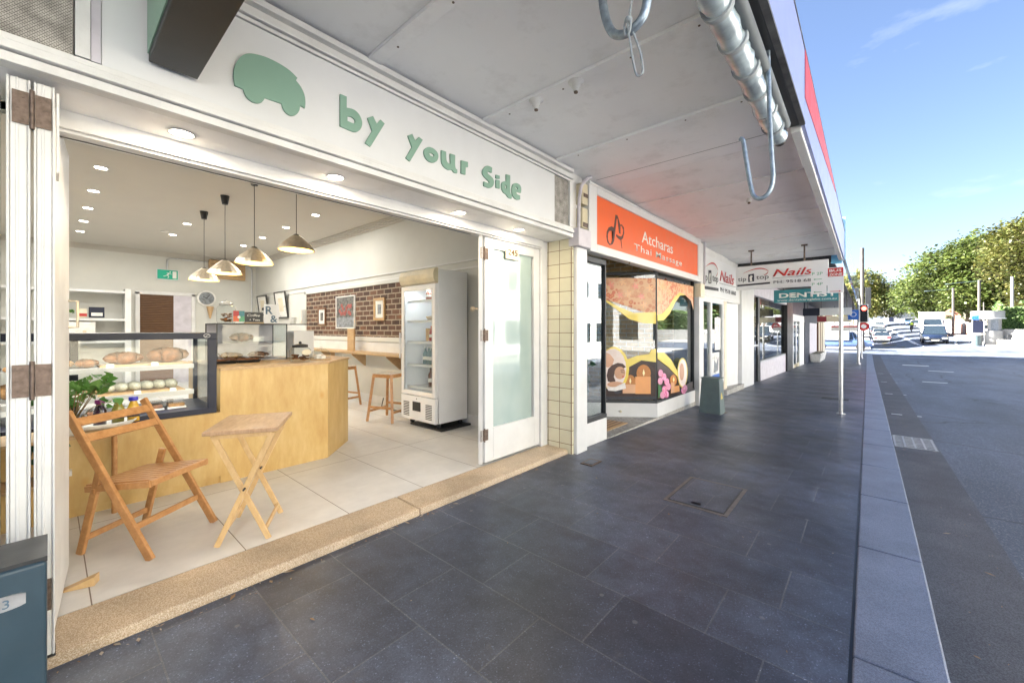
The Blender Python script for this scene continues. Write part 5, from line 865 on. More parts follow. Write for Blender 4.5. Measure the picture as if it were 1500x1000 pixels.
def P3(px,py,y):
    r=(px-750)/595; u=(-math.sin(TH)+r*math.cos(TH), math.cos(TH)+r*math.sin(TH),(482-py)/595); t=y/u[1]; return (u[0]*t,y,1.35+u[2]*t)
def smooth(pts,n=6):
    out=[]; P=[Vector(q) for q in pts]; P=[2*P[0]-P[1]]+P+[2*P[-1]-P[-2]]
    for k in range(1,len(P)-2):
        for i in range(n):
            t=i/n; a,b_,c,d=P[k-1:k+3]; out.append(.5*((2*b_)+(c-a)*t+(2*a-5*b_+4*c-d)*t*t+(3*b_-a-3*c+d)*t**3))
    return out+[P[-2]]
tag(MB().tube(smooth([(-.438,2.76,2.99),(-.431,2.75,2.782),(-.425,2.75,2.542),(-.415,2.75,2.322),(-.411,2.75,2.215),(-.431,2.75,2.141),(-.473,2.75,2.114),(-.507,2.75,2.138),(-.525,2.75,2.21),(-.543,2.75,2.337),(-.558,2.75,2.447),(-.565,2.75,2.486),(-.580,2.75,2.498)]),.0125,14).build('hanging_hook','galv',off=(-.5,2.7,3)),'long galvanised J hook hanging from the awning edge past the end of the blind','hook')
tag(MB().tube(smooth([(-.788,1.45,3.036),(-.794,1.45,2.816),(-.794,1.45,2.712),(-.788,1.45,2.627),(-.77,1.45,2.551),(-.741,1.45,2.496),(-.698,1.45,2.475),(-.657,1.45,2.481),(-.625,1.45,2.507),(-.61,1.45,2.556),(-.604,1.45,2.64),(-.604,1.45,2.76)]),.0165,14).build('hanging_hook','galv',off=(-.8,1.5,3)),'galvanised hook at the top of the view with a knotted cord loop','hook')
b=MB(); b.tube(smooth([(-.645,1.44,2.68),(-.664,1.425,2.53),(-.673,1.425,2.477),(-.665,1.425,2.42),(-.655,1.425,2.352),(-.643,1.43,2.291),(-.627,1.43,2.279),(-.617,1.43,2.295),(-.628,1.43,2.366),(-.655,1.43,2.45)]),.004,8); b.ball((-.668,1.425,2.50),.013); b.tube(smooth([(-.69,1.43,2.49),(-.685,1.425,2.45),(-.665,1.42,2.45),(-.66,1.42,2.49),(-.675,1.42,2.51),(-.69,1.43,2.49)]),.004,8)
tag(b.build('cord_loop','canvas',off=(-.66,1.43,2.49)),'thin grey cord loop knotted round the hook at the top of the view','cord')
# third awning with tall blue glass fascia
a3=thing('street_awning','long awning farther down the street with a tall pale blue glossy fascia','awning',(-1.4,20,3))
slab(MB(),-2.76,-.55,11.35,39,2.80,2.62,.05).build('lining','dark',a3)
M['glassfascia']=mat('pale_blue_glossy_panel',(.25,.45,.58),.12,var=.25,scale=.8,coat=1)
slab(MB(),-.42,-.36,11.35,39,2.86,2.62,.92).build('fascia_panel','glassfascia',a3); box('end_panel','fasciablue',a3,-.60,-.421,11.28,11.35,2.78,3.76)
box('end_wall','dark',a3,-2.76,-.60,11.30,11.35,2.80,3.3)
b=MB()
for i in range(14): y=12.5+i*1.9; b.beam((-2.7,y,2.78),(-.6,y,2.78),.08,.08)
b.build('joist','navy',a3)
# ---------------- building row (unseen upper storeys, one per shop, heights shaped for their shadow) ----------------
def upper(parent,ya,yb,h,m):
    u=box('unseen_storey',m,parent,-13,-2.765,ya,yb,3.4,h); 
    n=max(1,int((yb-ya)/2.2))
    for i in range(n if h>6.5 else 0): c=ya+(i+.5)*(yb-ya)/n; box('window','darkglass',parent,-2.764,-2.755,c-.4,c+.4,4.3,6.0); 
    return u
upper(cafe,-9,3.95,3.95,'cream')
box('side_wall','cream',cafe,-13,-2.5,-9,-1.56,-.1,3.4)
# junction box, conduit and post beside the massage sign
t=thing('junction_box','grey electrical junction box with cream trunking between the cafe and massage signs','junction box',(-2.34,3.85,2.3))
box('box','mauve',t,-2.43,-2.30,3.70,3.96,2.24,2.43,bevel=.006); MB().tube([(-2.34,3.76,2.43),(-2.34,3.77,2.75),(-2.33,3.80,2.90),(-2.32,3.90,3.0),(-2.32,3.98,3.04)],.018,10).build('conduit','mauve',t)
for a,c in((2.46,2.68),(2.72,2.95)): box('trunking','creamplastic',t,-2.43,-2.34,3.84,3.95,a,c,bevel=.005)
b=MB(); b.box(-2.38,-2.335,3.85,3.945,2.47,2.52); b.box(-2.38,-2.335,3.86,3.95,2.80,2.84); b.build('broken_clip','rust',t)
# ---------------- massage shop ----------------
def zf(y): return zg(0,y)
ms=thing('massage_shop','narrow white shop with an orange massage sign and a splayed window of printed graphics','building',(-2.44,6,0))
upper(ms,3.96,8.15,4.2,'brickyellow')
box('corner_post','white',ms,-2.44,-2.36,3.762,3.975,-.05,2.24,bevel=.006)
box('wall_behind','oldwhite',ms,-2.60,-2.44,3.74,4.0,2.2,3.05)
box('plinth','white',ms,-2.50,-2.43,3.98,4.56,-.1,.26,bevel=.004)
f=MB(); f.box(-2.50,-2.44,3.985,4.01,.30,2.2); f.box(-2.50,-2.44,4.535,4.56,.30,2.2); f.box(-2.51,-2.43,3.98,4.56,.26,.31); f.box(-2.50,-2.44,4.01,4.535,2.14,2.2)
w1=f.build('window','dark',ms,bevel=.003); box('pane','shopglass',w1,-2.475,-2.469,4.01,4.535,.31,2.14)
# splayed window
O=Vector((-2.44,6.17,0)); D=Vector((-.8,-.6,0)); Nn=Vector((.6,-.8,0))
def SP(s,z,o=0): q=O+D*s+Nn*o; return (q.x,q.y,z)
def sbox(b,s0,s1,z0,z1,o0,o1): return b.hexa([SP(s0,z0,o0),SP(s1,z0,o0),SP(s1,z0,o1),SP(s0,z0,o1)],[SP(s0,z1,o0),SP(s1,z1,o0),SP(s1,z1,o1),SP(s0,z1,o1)])
sbox(MB(),.0,1.6,-.1,.21,-.06,0).build('plinth','white',ms,bevel=.003)
b=MB(); sbox(b,0,1.6,.21,.25,-.05,.004); sbox(b,0,1.6,2.19,2.23,-.05,.004); sbox(b,.0,.02,.25,2.19,-.05,.004); sbox(b,1.57,1.6,.25,2.19,-.05,.004); w2=b.build('window','dark',ms)
sbox(MB(),.02,1.57,.25,2.19,-.014,-.008).build('pane','printglass',w2)
box('plinth','white',ms,-2.50,-2.435,6.17,8.0,-.25,.21,bevel=.004)
b=MB(); b.box(-2.50,-2.44,6.17,6.195,.25,2.33); b.box(-2.50,-2.44,7.93,7.96,.25,2.33); b.box(-2.50,-2.435,6.17,7.96,.21,.25); b.box(-2.50,-2.44,6.195,7.93,2.29,2.33); w3=b.build('window','dark',ms)
box('pane','shopglass',w3,-2.475,-2.468,6.195,7.93,.25,2.29)
tag(MB().cyl(SP(.55,.08,0),SP(.55,.08,.03),.018,n=12).build('door_knob','creamplastic',ms))
box('end_post','white',ms,-2.46,-2.36,8.0,8.20,-.3,2.2,bevel=.006); box('end_post_cap','cream',ms,-2.47,-2.33,7.99,8.22,1.95,2.2,bevel=.006); MB().cyl((-2.33,8.21,2.2),(-2.33,8.21,3.0),.02,n=8).build('conduit','mauve',ms)
box('entry_floor','concrete',ms,-4.2,-2.43,4.0,8.0,-.3,-.005); 
b=MB()
for i in range(9): b.prism([(-2.62-.06*i,4.75,-.004),(-2.62-.06*i,5.45,-.004),(-2.65-.06*i,5.45,-.004),(-2.65-.06*i,4.75,-.004)],(0,0,.004))
dm=thing('door_mat','striped tan and brown door mat in the massage shop entry','mat',(-2.9,5.1,0)); box('backing','board',dm,-3.2,-2.6,4.7,5.5,-.004,.003); b2=MB()
for i in range(8): b2.hexa([(-3.18+i*.07,4.72,.003),(-3.15+i*.07,4.72,.003),(-3.15+i*.07,5.48,.003),(-3.18+i*.07,5.48,.003)],[(-3.18+i*.07,4.72,.006),(-3.15+i*.07,4.72,.006),(-3.15+i*.07,5.48,.006),(-3.18+i*.07,5.48,.006)])
b2.build('stripes','walnut',dm); box('dark_runner','dark',dm,-3.9,-3.25,4.7,5.9,-.004,.003)
b=MB(); b.box(-4.2,-2.60,3.96,4.0,-.1,3.0); b.box(-5.2,-5.1,4.0,8.1,-.1,3.0); b.box(-5.1,-2.52,8.0,8.1,-.3,3.0); b.box(-5.2,-2.52,4.0,8.1,2.75,2.8); b.build('interior_wall','wall',ms)
box('interior_floor','barwood',ms,-5.1,-4.2,4.0,8.0,-.05,.0)
box('brick_wall','brickyellow',ms,-4.3,-2.6,7.3,7.35,-.1,2.75); box('door_frame','white',ms,-4.42,-4.3,7.27,7.34,-.1,2.6)
tag(box('fuse_box','pot',None,-4.75,-4.58,7.9,7.99,1.15,1.5,off=(-4.7,7.9,1.2)),'small white wall unit seen through the splayed massage window','wall unit')
box('head','white',ms,-2.52,-2.42,4.0,8.0,2.25,3.05)
M.update({k:mat(k,c,.35,var=.06,coat=.5) for k,c in(('peach',(.72,.30,.16)),('ribbon',(.78,.60,.08)),('umber',(.10,.03,.012)),('palepink',(.72,.58,.52)),('skin',(.60,.33,.20)),('candle',(.72,.40,.22)),('candle2',(.80,.36,.12)),('flame',(.95,.85,.45)),('greenleaf',(.04,.16,.04)),('orchid',(.62,.10,.28)),('orchid2',(.70,.30,.45)),('blossom',(.78,.42,.18)),('blossom2',(.74,.22,.14)))})
def floralprint(name,a,b_,c):
    m,nt,p=newmat(name); co=posc(nt); v=nt.nodes.new('ShaderNodeTexVoronoi'); v.inputs['Scale'].default_value=16; nt.links.new(co,v.inputs['Vector'])
    cc=ramp(nt,v.outputs['Distance'],[(.0,b_),(.32,a),(.48,a),(.56,c)]); n=noise(nt,co,2.2,3); cc=mixc(nt,ramp(nt,n,[(.4,0),(.62,.75)]),cc,c)
    nt.links.new(cc,p.inputs['Base Color']); p.inputs['Roughness'].default_value=.35; return m
M['peach']=floralprint('printed_floral',(.50,.10,.035),(.66,.31,.08),(.66,.38,.20))
M['umber']=floralprint('printed_dark_photo',(.016,.005,.003),(.14,.04,.01),(.035,.012,.006)) ; M['umber'].node_tree.nodes['Voronoi Texture'].inputs['Scale'].default_value=3
M['orchid']=floralprint('printed_orchid',(.60,.08,.28),(.78,.55,.15),(.75,.35,.52)); M['palepink']=floralprint('printed_portrait',(.78,.64,.58),(.72,.5,.42),(.80,.70,.66)); M['palepink'].node_tree.nodes['Voronoi Texture'].inputs['Scale'].default_value=5
M.update({k:mat(k,c,.35,var=.12,scale=18) for k,c in(('hair',(.06,.022,.012)),('orchid3',(.55,.08,.06)),('palepink2',(.78,.74,.72)),('glow',(.50,.19,.04)))})
LYR={'lips':7,'closed_eye':7,'eyebrow':7,'towel':7,'candle_glow':2,'peach_band':0,'brown_photo':0,'dark_plinth':1,'blossom':1,'yellow_ribbon':2,'oval_frame':3,'portrait_ground':4,'oval_photo':4,'shoulder':5,'hair':5,'figure':5,'face':6,'hand':6,'candle':3,'flame':4,'pebble':3,'leaf':3,'orchid':4}
def petal(pl,n):
    if n!='blossom': return pl
    cx=sum(q[0] for q in pl)/len(pl); cz=sum(q[1] for q in pl)/len(pl); rx=max(q[0] for q in pl)-cx; rz=max(q[1] for q in pl)-cz
    return [(cx+rx*(.55+.4*math.cos(5*a))*math.cos(a),cz+rz*(.55+.4*math.cos(5*a))*math.sin(a)) for a in [k*math.pi/20 for k in range(40)]]
wg=thing('window_graphic','printed candles, sleeping face and yellow ribbons on the splayed massage window','window graphic',SP(.4,.25))
for k,(n,m,pl) in enumerate(GR['L']):
    o=.001+LYR[n]*.0022+(k%5)*.0003; MB().prism([SP(s,z,o) for s,z in petal(pl,n)],Nn*.0012).build(n,m,wg)
wg=thing('window_graphic','printed orchids, candles and peach ribbons on the flat massage window','window graphic',(-2.43,7,.25))
for k,(n,m,pl) in enumerate(GR['R']):
    o=-2.434+LYR[n]*.0022+(k%5)*.0003; MB().prism([(o,y,z) for y,z in petal(pl,n)],(.0012,0,0)).build(n,m,wg)
sg=thing('massage_sign','orange sign in a white frame lettered in white above the massage shop','sign',(-2.36,6,2.3))
b=MB(); fx=-2.345
b.box(-2.43,fx,3.99,4.17,2.24,3.0); b.box(-2.43,fx,7.90,8.05,2.24,3.0); b.box(-2.43,fx,4.17,7.90,2.90,3.0); b.box(-2.43,fx,4.17,7.90,2.24,2.33); b.box(-2.43,-2.33,3.99,8.05,2.225,2.255); b.box(-2.43,-2.335,3.99,8.05,2.985,3.01)
b.build('frame','white',sg,bevel=.008); box('panel','orange',sg,-2.42,-2.365,4.17,7.90,2.33,2.90)
for i,q in enumerate(SH['A']): shape2d('emblem',[q],'brown',sg,-2.362-.0005*i,.004)
text('lettering','Atcharas',.235,'pot',sg,(-2.364,5.44,2.56),(0,1,0),(0,0,1),width=1.19,ext=.004); text('lettering','Thai Massage',.13,'pot',sg,(-2.364,5.19,2.415),(0,1,0),(0,0,1),width=1.86,bold=.004,spacing=1.15,ext=.004)
tag(MB().cyl((-2.34,5.0,2.225),(-2.34,5.0,2.20),.012,n=8).build('bolt','rust',sg))
pplant('potted_plant','dark big leafed plant behind the narrow massage shop pane',-2.62,4.22,.26,.62,.10,9,'pothos','bluebox',12,potr=.10,poth=.24,ls=.17,lobes=False)
# ---------------- nail shop ----------------
ns=thing('nail_shop','white nail salon with a recessed doorway under a red lettered sign','building',(-2.44,10.5,-.1))
upper(ns,8.16,12.94,4.8,'cream')
box('corner_post','oldwhite',ns,-2.5,-2.40,8.22,8.40,-.3,3.0,bevel=.006)
box('plinth','white',ns,-2.52,-2.44,8.40,10.0,-.3,.17,bevel=.004)
b=MB(); b.box(-2.50,-2.43,8.40,8.46,.17,1.98); b.box(-2.50,-2.43,8.98,9.10,.17,1.98); b.box(-2.50,-2.43,9.90,10.0,.17,1.98); b.box(-2.50,-2.43,8.46,8.98,1.90,1.98);b.box(-2.50,-2.43,9.10,9.90,1.90,1.98); w=b.build('window','white',ns,bevel=.005)
box('pane','shopglass',w,-2.47,-2.464,8.46,8.98,.17,1.90); box('pane','shopglass',w,-2.47,-2.464,9.10,9.90,.17,1.90)
t=thing('window_poster','white and blue nail care poster low in the nail shop window','poster',(-2.45,9.5,.3)); box('sheet','pot',t,-2.463,-2.461,9.2,9.75,.25,.85); box('blue_band','blue',t,-2.461,-2.459,9.2,9.75,.25,.38); MB().prism([(-2.459,9.3,.42),(-2.459,9.62,.45),(-2.459,9.68,.75),(-2.459,9.5,.6),(-2.459,9.35,.7)],(.001,0,0)).build('sketch','artblue',t)
t=thing('window_poster','blank white sheet in the upper nail shop window','poster',(-2.45,9.6,1)); box('sheet','pot',t,-2.463,-2.461,9.4,9.85,.9,1.6); box('tape','mauve',t,-2.461,-2.46,9.55,9.7,1.58,1.62)
box('door_frame','walnut',ns,-2.60,-2.47,10.0,10.12,-.15,2.0); box('door_frame','walnut',ns,-3.3,-3.2,10.0,10.9,-.15,2.0); box('door_jamb','cream',ns,-2.58,-2.45,10.12,10.35,-.15,2.0)
box('doorway','darkglass',ns,-2.70,-2.60,10.0,10.7,-.15,2.0)
MB().hexa([(-2.62,10.40,-.2),(-2.44,11.35,-.2),(-2.60,11.5,-.2),(-2.80,10.4,-.2)],[(-2.62,10.40,2.0),(-2.44,11.35,2.0),(-2.60,11.5,2.0),(-2.80,10.4,2.0)]).build('white_panel','white',ns)
box('entry_step','concrete',ns,-2.75,-2.35,9.95,11.6,-.3,-.02,bevel=.006)
box('white_pillar','white',ns,-2.62,-2.38,11.5,12.94,-.3,2.95,bevel=.008); box('interior_back','wall',ns,-3.4,-3.3,8.2,12.9,-.3,2.2); box('head','oldwhite',ns,-2.60,-2.43,8.4,11.5,1.98,3.02); box('interior_top','wall',ns,-3.3,-2.6,8.2,12.9,2.1,2.2)
tsx=-2.405
sg=thing('nail_sign','white fascia sign above the nail shop with red lettering and navy emblem','sign',(-2.4,9.8,2)); box('board','signwhite',sg,-2.43,-2.41,8.30,11.30,2.02,2.83,bevel=.003)
def swoosh(b,p0,p1,p2,w,fn,n=14):
    L=[];Rr=[]
    for i in range(n+1):
        t=i/n; x=(1-t)**2*p0[0]+2*t*(1-t)*p1[0]+t*t*p2[0]; y=(1-t)**2*p0[1]+2*t*(1-t)*p1[1]+t*t*p2[1]; ww=w*math.sin(math.pi*min(1,t*.8+.05)); L.append(fn(x,y+ww/2)); Rr.append(fn(x,y-ww/2))
    vs=L+Rr; m=n+1; return b.add(vs,[(i,i+1,m+i+1,m+i) for i in range(n)])
def tiptop(sg,O,X,W,H,nx,hide=''):
    X=Vector(X); O=Vector(O); Z=Vector((0,0,1)); nrm=X.cross(Z)
    fn=lambda u,v,o=.004: tuple(O+X*u*W+Z*v*H+nrm*o)
    text('lettering','tip',H*.27,'ink',sg,fn(.02,.36),X,Z,width=W*.10,ext=.003); text('lettering','top',H*.27,'ink',sg,fn(.24,.40),X,Z,width=W*.145,ext=.003)
    MB().add([fn(.145,.30,.003),fn(.215,.32,.003),fn(.215,.66,.003),fn(.145,.64,.003)],[(0,1,2,3)]).build('emblem','navy',sg,fix=False)
    MB().add([fn(.165,.33,.005),fn(.195,.34,.005),fn(.188,.45,.005),fn(.198,.56,.005),fn(.178,.60,.005),fn(.160,.52,.005)],[(0,1,2,3,4,5)]).build('figure','pot',sg,fix=False)
    MB().add([fn(.01,.13,.003),fn(.40,.17,.003),fn(.40,.25,.003),fn(.01,.21,.003)],[(0,1,2,3)]).build('caption_band','ink',sg,fix=False)
    b=MB(); swoosh(b,(.08,.70),(.30,1.02),(.38,.72),.045,lambda u,v:fn(u,v,.005)); swoosh(b,(.37,.80),(.40,.66),(.33,.55),.04,lambda u,v:fn(u,v,.0055)); b.build('red_swoosh','red',sg,fix=False)
    text('lettering','Nails',H*.42,'red',sg,fn(.43,.47),X,Z,width=W*.43,shear=.3,bold=.012,ext=.003)
    MB().add([fn(.42,.39,.004),fn(.92,.42,.004),fn(.92,.432,.004),fn(.42,.402,.004)],[(0,1,2,3)]).build('underline','ink',sg,fix=False)
    text('lettering','PH: 9518 6860',H*.17,'ink',sg,fn(.44,.17),X,Z,width=W*.48,ext=.003)
tiptop(sg,(-2.41,8.32,2.03),(0,1,0),2.9,.79,0)
hs=thing('nail_hanging_sign','white hanging sign under the awning for the nail shop, hung on two rods','sign',(-1.35,9.6,2.2)); box('board','signwhite',hs,-2.1,-.55,9.6,9.66,2.17,2.66,bevel=.004); tiptop(hs,(-2.09,9.60,2.185),(1,0,0),1.52,.47,0)
for x in(-1.82,-.92): MB().cyl((x,9.63,2.66),(x,9.63,2.99),.014,n=8).box(x-.05,x+.05,9.6,9.66,2.96,2.985).build('rod','rust',hs)
t=thing('pillar_box','grey green tapered steel power pillar by the footpath with a yellow warning mark','utility box',(-2.0,7.4,-.07))
zb=-.09; MB().hexa([(-2.17,7.32,zb),(-1.83,7.32,zb),(-1.83,7.62,zb),(-2.17,7.62,zb)],[(-2.14,7.36,.52),(-1.86,7.36,.52),(-1.86,7.60,.49),(-2.14,7.60,.49)]).build('body','greybox',t,bevel=.008)
box('base_plate','rust',t,-2.2,-1.80,7.30,7.66,zb-.03,zb+.02); box('lid','greybox',t,-2.15,-1.85,7.35,7.61,.515,.53,bevel=.004)
MB().prism([(-1.845,7.40,.18),(-1.845,7.50,.18),(-1.85,7.45,.28)],(.006,0,0)).build('warning_mark','ribbon',t)
t=thing('utility_box','dark blue steel utility box beside the folded doors with a round number plate','utility box',(-2.05,-.2,0))
MB().hexa([(-2.24,-.42,-.02),(-1.90,-.42,-.02),(-1.90,-.002,-.02),(-2.24,-.002,-.02)],[(-2.20,-.42,.61),(-1.90,-.42,.64),(-1.90,-.002,.64),(-2.20,-.002,.61)]).build('body','bluebox',t,bevel=.012,seg=3)
MB().hexa([(-2.22,-.43,.605),(-1.91,-.43,.635),(-1.91,-.001,.635),(-2.22,-.001,.605)],[(-2.22,-.43,.615),(-1.91,-.43,.65),(-1.91,-.001,.65),(-2.22,-.001,.615)]).build('lid','dark',t)
b=MB(); n=24; b.prism([(-1.899,-.086+.042*max(-1,min(1,1.5*math.cos(2*math.pi*i/n))),.547+.022*math.sin(2*math.pi*i/n)) for i in range(n)],(.003,0,0)); b.build('badge','alu',t)
text('number','3',.036,'slate',t,(-1.894,-.088,.534),(0,1,0),(0,0,1),ext=.0015)
# ---------------- dentist and farther shops ----------------
ds=thing('dental_shop','dark framed shop with a big reflective window beyond the nail salon','building',(-2.44,16.5,-.2))
upper(ds,12.95,20.6,6.6,'brickred')
zt=2.3
box('door','dark',ds,-2.50,-2.44,13.85,14.1,-.4,zt); box('door','shopglass',ds,-2.48,-2.47,13.0,13.85,-.3,zt); box('door_rail','alu',ds,-2.46,-2.43,13.0,13.85,.85,.9); box('handle','chrome',ds,-2.43,-2.41,13.72,13.76,.6,1.5)
box('plinth','mauve',ds,-2.52,-2.42,14.1,19.05,-.45,.34); w=box('window','alu',ds,-2.50,-2.42,14.1,19.05,.34,.40); box('pane','shopglass',w,-2.47,-2.465,14.1,19.05,.40,zt); box('pillar','black',ds,-2.55,-2.36,19.05,20.6,-.5,2.6); box('header','mauve',ds,-2.55,-2.38,12.95,19.05,zt,2.78); box('interior_back','wall',ds,-4.5,-4.4,13,20.5,-.4,2.5); box('interior_floor','barwood',ds,-4.4,-2.5,13,20.5,-.5,-.28)
t=thing('dark_display','tall black display stand just inside the reflective shop window','display stand',(-2.8,14.9,-.2)); MB().lathe([(0,0),(.3,0),(.3,.9),(.22,1.1),(.3,1.3),(.15,1.6),(0,1.62)],(-2.85,14.8,-.25),14).build('body','black',t); box('sign_band','alu',t,-2.66,-2.6,14.6,15.1,1.0,1.12)
hs=thing('dental_hanging_sign','teal hanging sign lettered DENTIST under the awning','sign',(-1.2,13,2.2)); box('board','teal',hs,-1.92,-.52,13.0,13.08,2.065,2.40,bevel=.004); text('lettering','DENTIST',.17,'pot',hs,(-1.80,12.998,2.19),(1,0,0),(0,0,1),width=1.22,bold=.03,ext=.003); text('lettering','www.dentalcareglebe.com.au',.075,'pot',hs,(-1.84,12.998,2.10),(1,0,0),(0,0,1),width=1.26,ext=.003)
for x in(-1.7,-.75): MB().cyl((x,13.04,2.4),(x,13.04,2.82),.012,n=8).build('rod','dark',hs)
def shop(name,label,ya,yb,um,parts,h):
    s=thing(name,label,'building',(-2.44,(ya+yb)/2,zf((ya+yb)/2))); upper(s,ya,yb,h,um); box('back_wall','wall',s,-3.2,-3.1,ya,yb,-.6,2.7)
    for n,m,a,c,z0,z1,dx in parts: box(n,m,s,-2.50+dx,-2.43+dx,a,c,z0,z1)
    return s
shop('striped_shop','white framed shop front with navy striped transom and double glass door',20.61,25.4,'cream',[('frame','white',20.62,21.3,-.5,2.0,0),('door','white',21.3,21.6,-.5,1.7,-.02),('pane','shopglass',21.6,22.4,-.2,1.65,-.03),('door','white',22.4,22.7,-.5,1.7,-.02),('pane','shopglass',22.7,23.5,-.2,1.65,-.03),('frame','white',23.5,25.3,-.5,1.75,0),('transom','navy',20.7,25.3,2.0,2.72,-.01),('header','white',20.7,25.3,1.70,2.0,.01),('kick_panel','creamplastic',21.6,23.5,-.5,-.22,-.02)],8.0)
shop('navy_shop','shop front with a navy pillar and pale roller shutter',25.41,32.6,'brickyellow',[('pillar','navy',25.42,27.7,-.6,2.7,.02),('shutter','mauve',27.7,32.5,-.6,1.7,-.03),('transom','navy',27.7,32.5,1.7,2.7,-.01)],7.2)
s=shop('brown_shop','corner shop front with brown posts and cream panels',32.61,39.0,'cream',[('post','walnut',32.7,33.2,-.6,2.7,.03),('panel','cream',33.2,34.5,-.6,2.7,-.01),('post','walnut',34.5,34.8,-.6,2.7,.02),('panel','cream',34.8,36.0,-.6,2.7,-.01),('post','walnut',36.0,36.3,-.6,2.7,.02),('panel','cream',36.3,39,-.6,2.7,-.01)],8.0)
box('end_wall','cream',s,-13,-2.50,38.6,39.0,-.6,3.4)
t=thing('white_planter','low white street planter against the last shops','planter',(-2.1,28,-.4)); MB().hexa([(-2.35,27.6,-.47),(-1.95,27.6,-.47),(-1.95,31,-.47),(-2.35,31,-.47)],[(-2.40,27.5,.0),(-1.88,27.5,.0),(-1.88,31.1,.0),(-2.40,31.1,.0)]).build('trough','pot',t,bevel=.02); box('soil_top','soil',t,-2.34,-1.94,27.56,31.04,.0,.015)
def hsign(name,label,x0,x1,y,z0,z1,m,words=None,wm='navy',top=2.75):
    t=thing(name,label,'sign',((x0+x1)/2,y,z0)); box('board',m,t,x0,x1,y,y+.06,z0,z1)
    for x in(x0+.15,x1-.15): MB().cyl((x,y+.03,z1),(x,y+.03,top),.012,n=6).build('rod','dark',t)
    if words: text('lettering',words,(z1-z0)*.45,wm,t,(x0+.08,y-.002,z0+(z1-z0)*.3),(1,0,0),(0,0,1),width=(x1-x0)*.85,ext=.003)
    return t
t=hsign('hanging_sign','navy and white hanging sign under the far awning',-1.96,-.45,20,1.89,2.17,'signwhite'); box('navy_half','navy',t,-1.96,-1.42,19.992,19.999,1.885,2.175)
hsign('hanging_sign','plain blue hanging sign nearest the traffic light',-.62,-.28,22,1.74,2.15,'blue'); MB().tube([(-.45+.09*math.cos(a*.4),21.995,1.96+.09*math.sin(a*.4)) for a in range(17)],.012,6).build('ring_mark','pot',bpy.data.objects['hanging_sign.001'])
t=hsign('hanging_sign','cream hanging sign with a maroon end below the navy and white one',-1.8,-.55,24,1.68,1.95,'cream'); box('maroon_end','maroon',t,-1.8,-1.45,23.992,23.999,1.70,1.95)
t=hsign('hanging_sign','pale hanging sign with a red stripe, lowest in the row',-1.6,-.45,30,1.25,1.55,'pot'); box('red_stripe','red',t,-1.6,-.45,29.99,29.999,1.46,1.54)
# ---------------- street poles and signs ----------------
def sgn(x0,x1,y,z0,z1): return MB().box(x0,x1,y-.004,y,z0,z1)
t=thing('sign_pole','round steel pole carrying parking and bus zone plates at the kerb side of the footpath','sign pole',(-.345,8.93,zf(8.9)))
MB().cyl((-.345,8.94,zf(8.9)-.02),(-.345,8.94,2.42),.030,n=14).build('pole','alu',t); MB().cyl((-.345,8.94,zf(8.9)),(-.345,8.94,zf(8.9)+.015),.06,n=14).build('collar','alu',t)
p=sgn(-.755,-.535,8.9,1.965,2.41).build('parking_plate','signwhite',t,bevel=.001)
text('lettering','P 2P',.07,'capgreen',p,(-.74,8.895,2.30),(1,0,0),(0,0,1),width=.15,ext=.001); text('lettering','P 4P',.065,'capgreen',p,(-.74,8.895,2.12),(1,0,0),(0,0,1),width=.15,ext=.001)
for z in(2.225,2.0): MB().beam((-.71,8.894,z),(-.60,8.894,z),.003,.008).prism([(-.72,8.893,z),(-.695,8.893,z+.014),(-.695,8.893,z-.014)],(0,-.002,0)).build('arrow','capgreen',p)
p=sgn(-.525,-.305,8.9,1.97,2.41).build('bus_zone_plate','signwhite',t,bevel=.001); box('red_block','red',p,-.518,-.312,8.8935,8.8955,2.255,2.40); text('lettering','BUS',.062,'pot',p,(-.50,8.893,2.335),(1,0,0),(0,0,1),width=.165,bold=.02,ext=.001); text('lettering','ZONE',.062,'pot',p,(-.505,8.893,2.268),(1,0,0),(0,0,1),width=.18,bold=.02,ext=.001)
MB().beam((-.49,8.894,2.0),(-.35,8.894,2.0),.003,.008).prism([(-.34,8.893,2.0),(-.365,8.893,2.014),(-.365,8.893,1.986)],(0,-.002,0)).build('arrow','red',p)
box('clamp','alu',t,-.56,-.30,8.905,8.915,2.28,2.31)
M['polewood']=mat('weathered_pole',(.11,.10,.09),.85,var=.3,scale=4)
def pole(name,label,x,y,top,r,m='alu',cat='pole'):
    t=thing(name,label,cat,(x,y,zf(y))); MB().cyl((x,y,zg(x,y)-.1),(x,y,top),r,r*.9,n=12).build('shaft',m,t); MB().cyl((x,y,zg(x,y)),(x,y,zg(x,y)+.05),r*1.8,n=12).build('footing',m,t); return t
t=pole('traffic_signal','traffic signal showing red on a grey pole at the corner','x',0,0,1) if 0 else pole('traffic_signal','traffic signal showing red on a grey pole at the corner',-.36,27.5,2.9,.055,cat='traffic light')
h=box('signal_head','black',t,-.28,.0,27.30,27.50,1.72,2.58,bevel=.02)
for z,m in((2.40,'redlamp'),(2.15,'dark'),(1.90,'dark')):
    MB().cyl((-.14,27.29,z),(-.14,27.30,z),.10,n=16).build('lamp_lens',m,h); MB().add(MB().cyl((-.14,27.15,z),(-.14,27.30,z),.112,n=16,caps=False).v[:9]+MB().cyl((-.14,27.15,z),(-.14,27.30,z),.112,n=16,caps=False).v[16:25],[(i,i+1,10+i,9+i) for i in range(8)]).build('visor','black',h,fix=False)
b=MB(); b.box(-.31,-.28,27.38,27.40,1.69,2.61); b.box(.0,.03,27.38,27.40,1.69,2.61); b.box(-.28,.0,27.38,27.40,2.58,2.61);b.box(-.28,.0,27.38,27.40,1.69,1.72); b.build('backing_board','pot',h)
